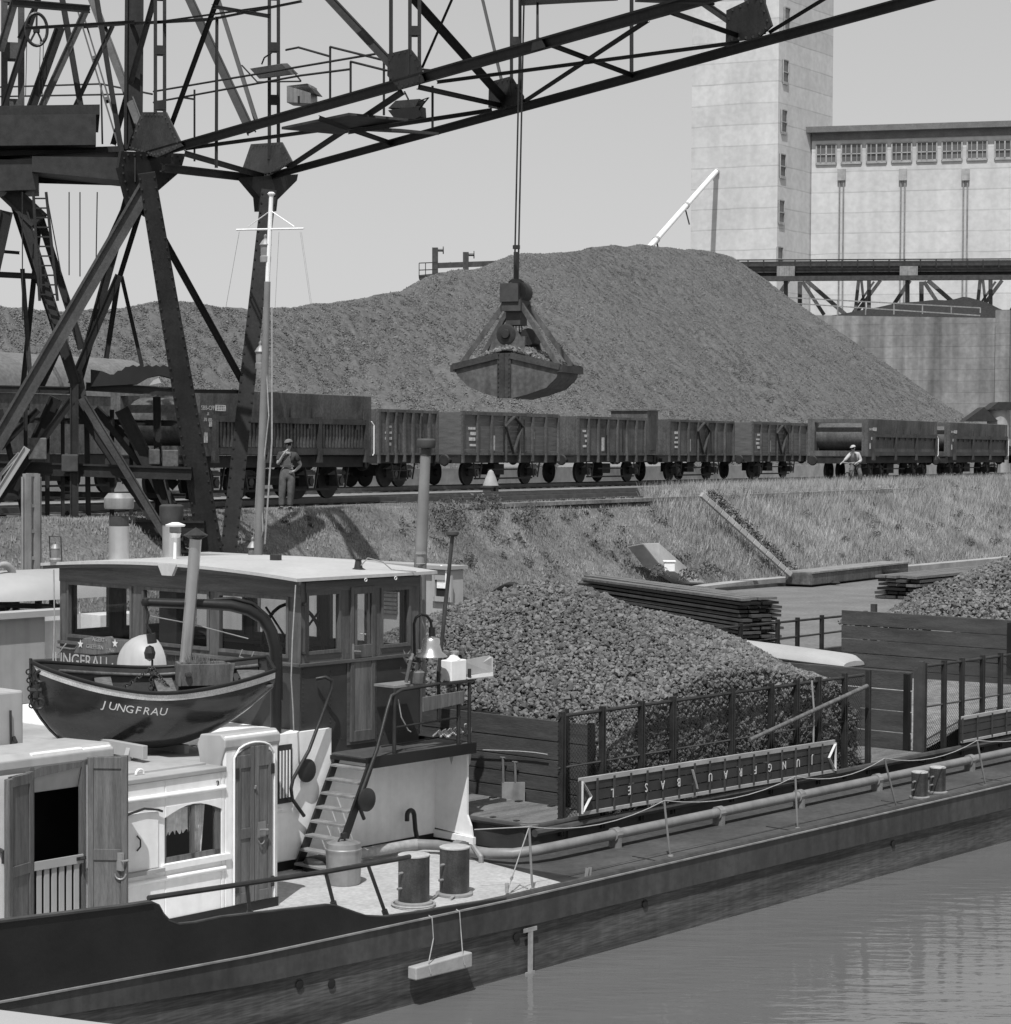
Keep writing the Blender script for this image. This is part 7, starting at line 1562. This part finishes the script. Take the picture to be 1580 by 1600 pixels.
def cyclist():
    p=onplane(1334,768,R0-RN*1.7,RN); base=np.array([p[0],p[1],QZ]); PF=frame(base,np.array([1,.15,0])); k=1.0
    bk=thing('bicycle','bicycle standing in the tall grass in front of the hopper wagon, a man on it','bicycle',(0,0,0),PF)
    s=MB(PF); wf,wr=(-.38,-.35,.33),(.25,.35,.33); ax=np.array([.66,.72,0]);ax/=np.linalg.norm(ax)
    for w_ in (wf,wr): 
        s.tube(arc(w_,.32,0,2*PI,24,ax,(0,0,1)),.02,6,False)
    wh=s.build('wheel','dark',bk); s=MB(PF)
    for w_ in (wf,wr):
        for j in range(10): t=j*PI/5; s.tube([w_,np.array(w_)+ax*.31*math.cos(t)+Z*.31*math.sin(t)],.004,4)
    s.build('spokes','galv',wh)
    s=MB(PF); hd_=np.array([-.30,-.26,.85]); sd_=np.array([.10,.18,.85]); bb=np.array([-.02,.04,.30])
    for a,b in ((hd_,bb),(bb,sd_),(hd_-Z*.1,sd_-Z*.1),(bb,wr),(sd_-Z*.1,wr),(hd_,wf)): s.tube([a,b],.016,6)
    s.tube([hd_,hd_+Z*.16],.014,6); s.build('frame','galv',bk)
    s=MB(PF); h=hd_+Z*.17; s.tube([h+np.array([-.24,.14,0]),h+np.array([-.2,.05,.03]),h,h+np.array([.24,-.02,.03]),h+np.array([.30,.10,0])],.014,6); s.build('handlebar','galv',bk)
    s=MB(PF); s.prism([sd_+np.array([-.08,-.1,.02]),sd_+np.array([-.03,.16,.02]),sd_+np.array([.14,.08,.02])],Z*.05); s.build('saddle','dark',bk)
    th=thing('person','man in light cap and pale shirt astride a bicycle in long grass','person',(0,0,0),PF)
    B=[('pelvis',(.11,.18,.98),(.14,.11),None),('belly',(.08,.12,1.14),(.13,.10),'pelvis'),('chest',(.02,.02,1.33),(.16,.105),'belly'),('neck0',(-.02,-.03,1.45),.06,'chest'),('neck',(-.05,-.06,1.51),.05,'neck0'),('head',(-.07,-.09,1.58),(.075,.085),'neck'),('crown',(-.07,-.085,1.66),(.07,.08),'head'),
     ('sR',(-.15,.03,1.38),.06,'chest'),('eR',(-.34,-.08,1.20),.045,'sR'),('wR',(-.49,-.10,1.06),.03,'eR'),('sL',(.18,.0,1.38),.06,'chest'),('eL',(.28,-.05,1.12),.045,'sL'),('wL',(.06,-.20,1.04),.03,'eL'),
     ('hR',(.0,.16,.93),.095,'pelvis'),('kR',(-.16,-.08,.62),.065,'hR'),('aR',(-.18,.06,.2),.045,'kR'),('tR',(-.26,-.06,.14),.036,'aR'),('hL',(.2,.14,.93),.095,'pelvis'),('kL',(.24,-.12,.56),.065,'hL'),('aL',(.26,.0,.09),.045,'kL'),('tL',(.22,-.16,.04),.036,'aL')]
    hand(B,'wR',(-.49,-.10,1.06),(-.6,-.2,-.3),(0,.9,.2),(0,0,-1),'r'); hand(B,'wL',(.06,-.20,1.04),(-.6,-.3,-.2),(0,.9,.2),(0,0,-1),'l')
    skin('body','skin',th,PF,B)
    skin('trousers','denim',th,PF,[('p',(.11,.18,1.0),(.165,.13),None),('hR',(.0,.14,.9),.12,'p'),('kR',(-.16,-.08,.62),.09,'hR'),('aR',(-.18,.05,.26),.07,'kR'),('hL',(.2,.12,.9),.12,'p'),('kL',(.24,-.12,.56),.09,'hL'),('aL',(.26,.0,.14),.07,'kL')])
    skin('shirt','shirtl',th,PF,[('a',(.10,.16,1.06),(.15,.125),None),('c',(.02,.02,1.33),(.185,.13),'a'),('n',(-.02,-.03,1.44),(.08,.08),'c'),('sR',(-.16,.03,1.38),.085,'c'),('eR',(-.34,-.08,1.20),.068,'sR'),('wR',(-.43,-.09,1.11),.055,'eR'),('sL',(.19,.0,1.38),.085,'c'),('eL',(.28,-.05,1.12),.068,'sL'),('wL',(.14,-.155,1.06),.055,'eL')])
    s=MB(PF); s.prism([(-.07,-.155,1.42),(.05,-.13,1.40),(.13,-.02,1.1),(-.03,-.10,1.12)],(0,-.02,.01)); s.build('waistcoat','denim',th,bevel=.01)
    for x,y,z in ((-.2,.02,.17),(.25,-.06,.06)): s=MB(PF); s.tube([(x+.02,y+.06,z),(x-.04,y-.12,z-.02)],[.05,.045],8); s.build('boot','dark',th,smooth=50)
    head(th,PF,(-.07,-.09,1.62),(-.75,-.7,-.15),capm='shirtl'); return th
cyclist()
# ================================================================== GRASS
def surf(t,r):   # bank point at parameter t, rise r
    a=kerbp(t); b=T[1]+tdir*t; b=np.array([b[0],b[1],QZ]); p=lerp(a,b,r); bulge=.12*math.sin(PI*r); n_=float(vnoise(np.array(t),np.array(r*3),1.7,3))*.28*math.sin(PI*r); return p+tn*(n_+bulge)*.7+Z*(n_+bulge)*.6
A0=kerbp(-60);
def tufts(name,label,N,tr,rr_,hfun,m,yard=False,dens=None,blades=5):
    t=rng.uniform(tr[0],tr[1],N); base=[]
    if yard: r=rng.uniform(rr_[0],rr_[1],N); base=T[1][None]+tdir[None]*t[:,None]-tn[None]*r[:,None]; base[:,2]=QZ
    else:
        r=rng.uniform(rr_[0],rr_[1],N); K_=np.array([kerbp(x) for x in t]); T_=T[1][None]+tdir[None]*t[:,None]; T_[:,2]=QZ; base=K_*(1-r[:,None])+T_*r[:,None]
        sn=np.sin(PI*r); n_=(vnoise(t,r*3,1.7,3)*.28*sn+.12*sn)[:,None]; base=base+tn[None]*n_*.7+Z[None]*n_*.6
    if dens is not None: k=rng.uniform(0,1,N)<dens(t,r); base=base[k]; t=t[k]; r=r[k]
    N=len(base); h=hfun(t,r)*rng.uniform(.5,1.35,N)
    vs=np.zeros((N,blades,3,3))
    for b in range(blades):
        a=rng.uniform(0,2*PI,N); off=rng.normal(0,.06,(N,2)); w=rng.uniform(.008,.02,N); lean=rng.normal(0,.28,(N,2))
        bx=base[:,0]+off[:,0]; by=base[:,1]+off[:,1]; hh=h*rng.uniform(.5,1.1,N)
        vs[:,b,0]=np.stack([bx-np.cos(a)*w,by-np.sin(a)*w,base[:,2]-.03],-1); vs[:,b,1]=np.stack([bx+np.cos(a)*w,by+np.sin(a)*w,base[:,2]-.03],-1); vs[:,b,2]=np.stack([bx+lean[:,0]*hh,by+lean[:,1]*hh,base[:,2]+hh],-1)
    v=vs.reshape(-1,3); f=np.arange(len(v)).reshape(-1,3); o=rawmesh(name,v,f,m); tag(o,label,'grass',kind='stuff'); return o
t_strip=(K0-T[1])@tdir+1.0
dn=lambda t,r: np.where(t>t_strip-3*(1-r)*0,1,.55+.9*vnoise(t,r*4,1.3,9))
tufts('tall_grass','tall pale dry grass on the bank right of the stone strip',30000,(t_strip-1.0,75),(0,1),lambda t,r:.22+.2*r+.1*vnoise(t,r*5,1.5,2),'grass')
tufts('tall_grass','tall pale grass along the top of the bank at right',9000,(t_strip+3.0,75),(0,1.9),lambda t,r:.42+0*t,'grass',True)
tufts('bank_grass','short patchy grass covering the bank behind the wheelhouse',32000,(-22,t_strip-.3),(0,1),lambda t,r:.085+.05*vnoise(t,r*5,1.2,4),'grassb',False,dn)
tufts('yard_grass','short sparse grass beside the rails',9000,(-22,t_strip+3),(0,1.6),lambda t,r:.06+0*t,'grassb',True)
# leafy weeds: clumps of small leaf faces
def weeds(name,label,centres,m,n=60,sz=.05):
    C_=np.array(centres); N=len(C_); p=np.repeat(C_[:,None,:3],n,1); R_=C_[:,3][:,None]
    off=rng.normal(0,1,(N,n,3)); off/=np.linalg.norm(off,axis=2)[:,:,None]; off*= (rng.uniform(.2,1,(N,n,1))**.5)*R_[:,:,None]; off[:,:,2]=np.abs(off[:,:,2])*1.1; p=p+off
    a=rng.normal(0,1,(N,n,3)); a/=np.linalg.norm(a,axis=2)[:,:,None]; b=np.cross(a,rng.normal(0,1,(N,n,3))); b/=np.linalg.norm(b,axis=2)[:,:,None]; s_=rng.uniform(.5,1.2,(N,n,1))*sz
    v=np.stack([p-a*s_,p+b*s_*.45,p+a*s_,p-b*s_*.45],2).reshape(-1,3); f=np.arange(len(v)).reshape(-1,4); o=rawmesh(name,v,f,m); tag(o,label,'weeds',kind='stuff'); return o
cs=[]
for k in range(230):
    t=rnd.uniform(-20,t_strip-.6); r=rnd.uniform(.05,.95); 
    if float(vnoise(np.array(t),np.array(r*4),1.6,12))<-.02: continue
    q=surf(t,r); cs.append((q[0],q[1],q[2]-.02,rnd.uniform(.10,.30)))
weeds('bank_weeds','dark leafy weeds scattered over the patchy bank',cs,'weed')
cs=[]
for k in range(90):
    t=rnd.uniform(t_strip,70); r=rnd.uniform(0,1); q=surf(t,r); cs.append((q[0],q[1],q[2]+.1,rnd.uniform(.12,.30)))
for k in range(26): f_=k/25; q=lerp(a_:=atz(1100,778,QZ),atz(1228,900,1.3),f_)+tdir*.6+Z*.05; cs.append((q[0],q[1],q[2],rnd.uniform(.15,.34)))
weeds('tall_weeds','dark weeds standing in the tall grass beside the stone strip',cs,'weed',70)
cs=[(q[0],q[1],q[2],r_) for q,r_ in ((aty(640,800,53.5),.35),(aty(610,800,53.3),.3),(aty(655,815,53.2),.32),(aty(700,862,52.5),.3))]
cs=[]
for t in np.arange(4.0,9.5,.7): q=surf(t,rnd.uniform(.7,1.0)); cs.append((q[0],q[1],q[2]+.1,rnd.uniform(.3,.48)))
for px,py in ((990,862),(1010,845),(1040,850),(1075,900),(1110,890),(1030,895)): q=atz(px,py,2.0); cs.append((q[0],q[1],q[2]-.1,.3))
weeds('bush','low leafy bush growing at the bank top behind the tall exhaust pipe',cs,'weed',150,.055)
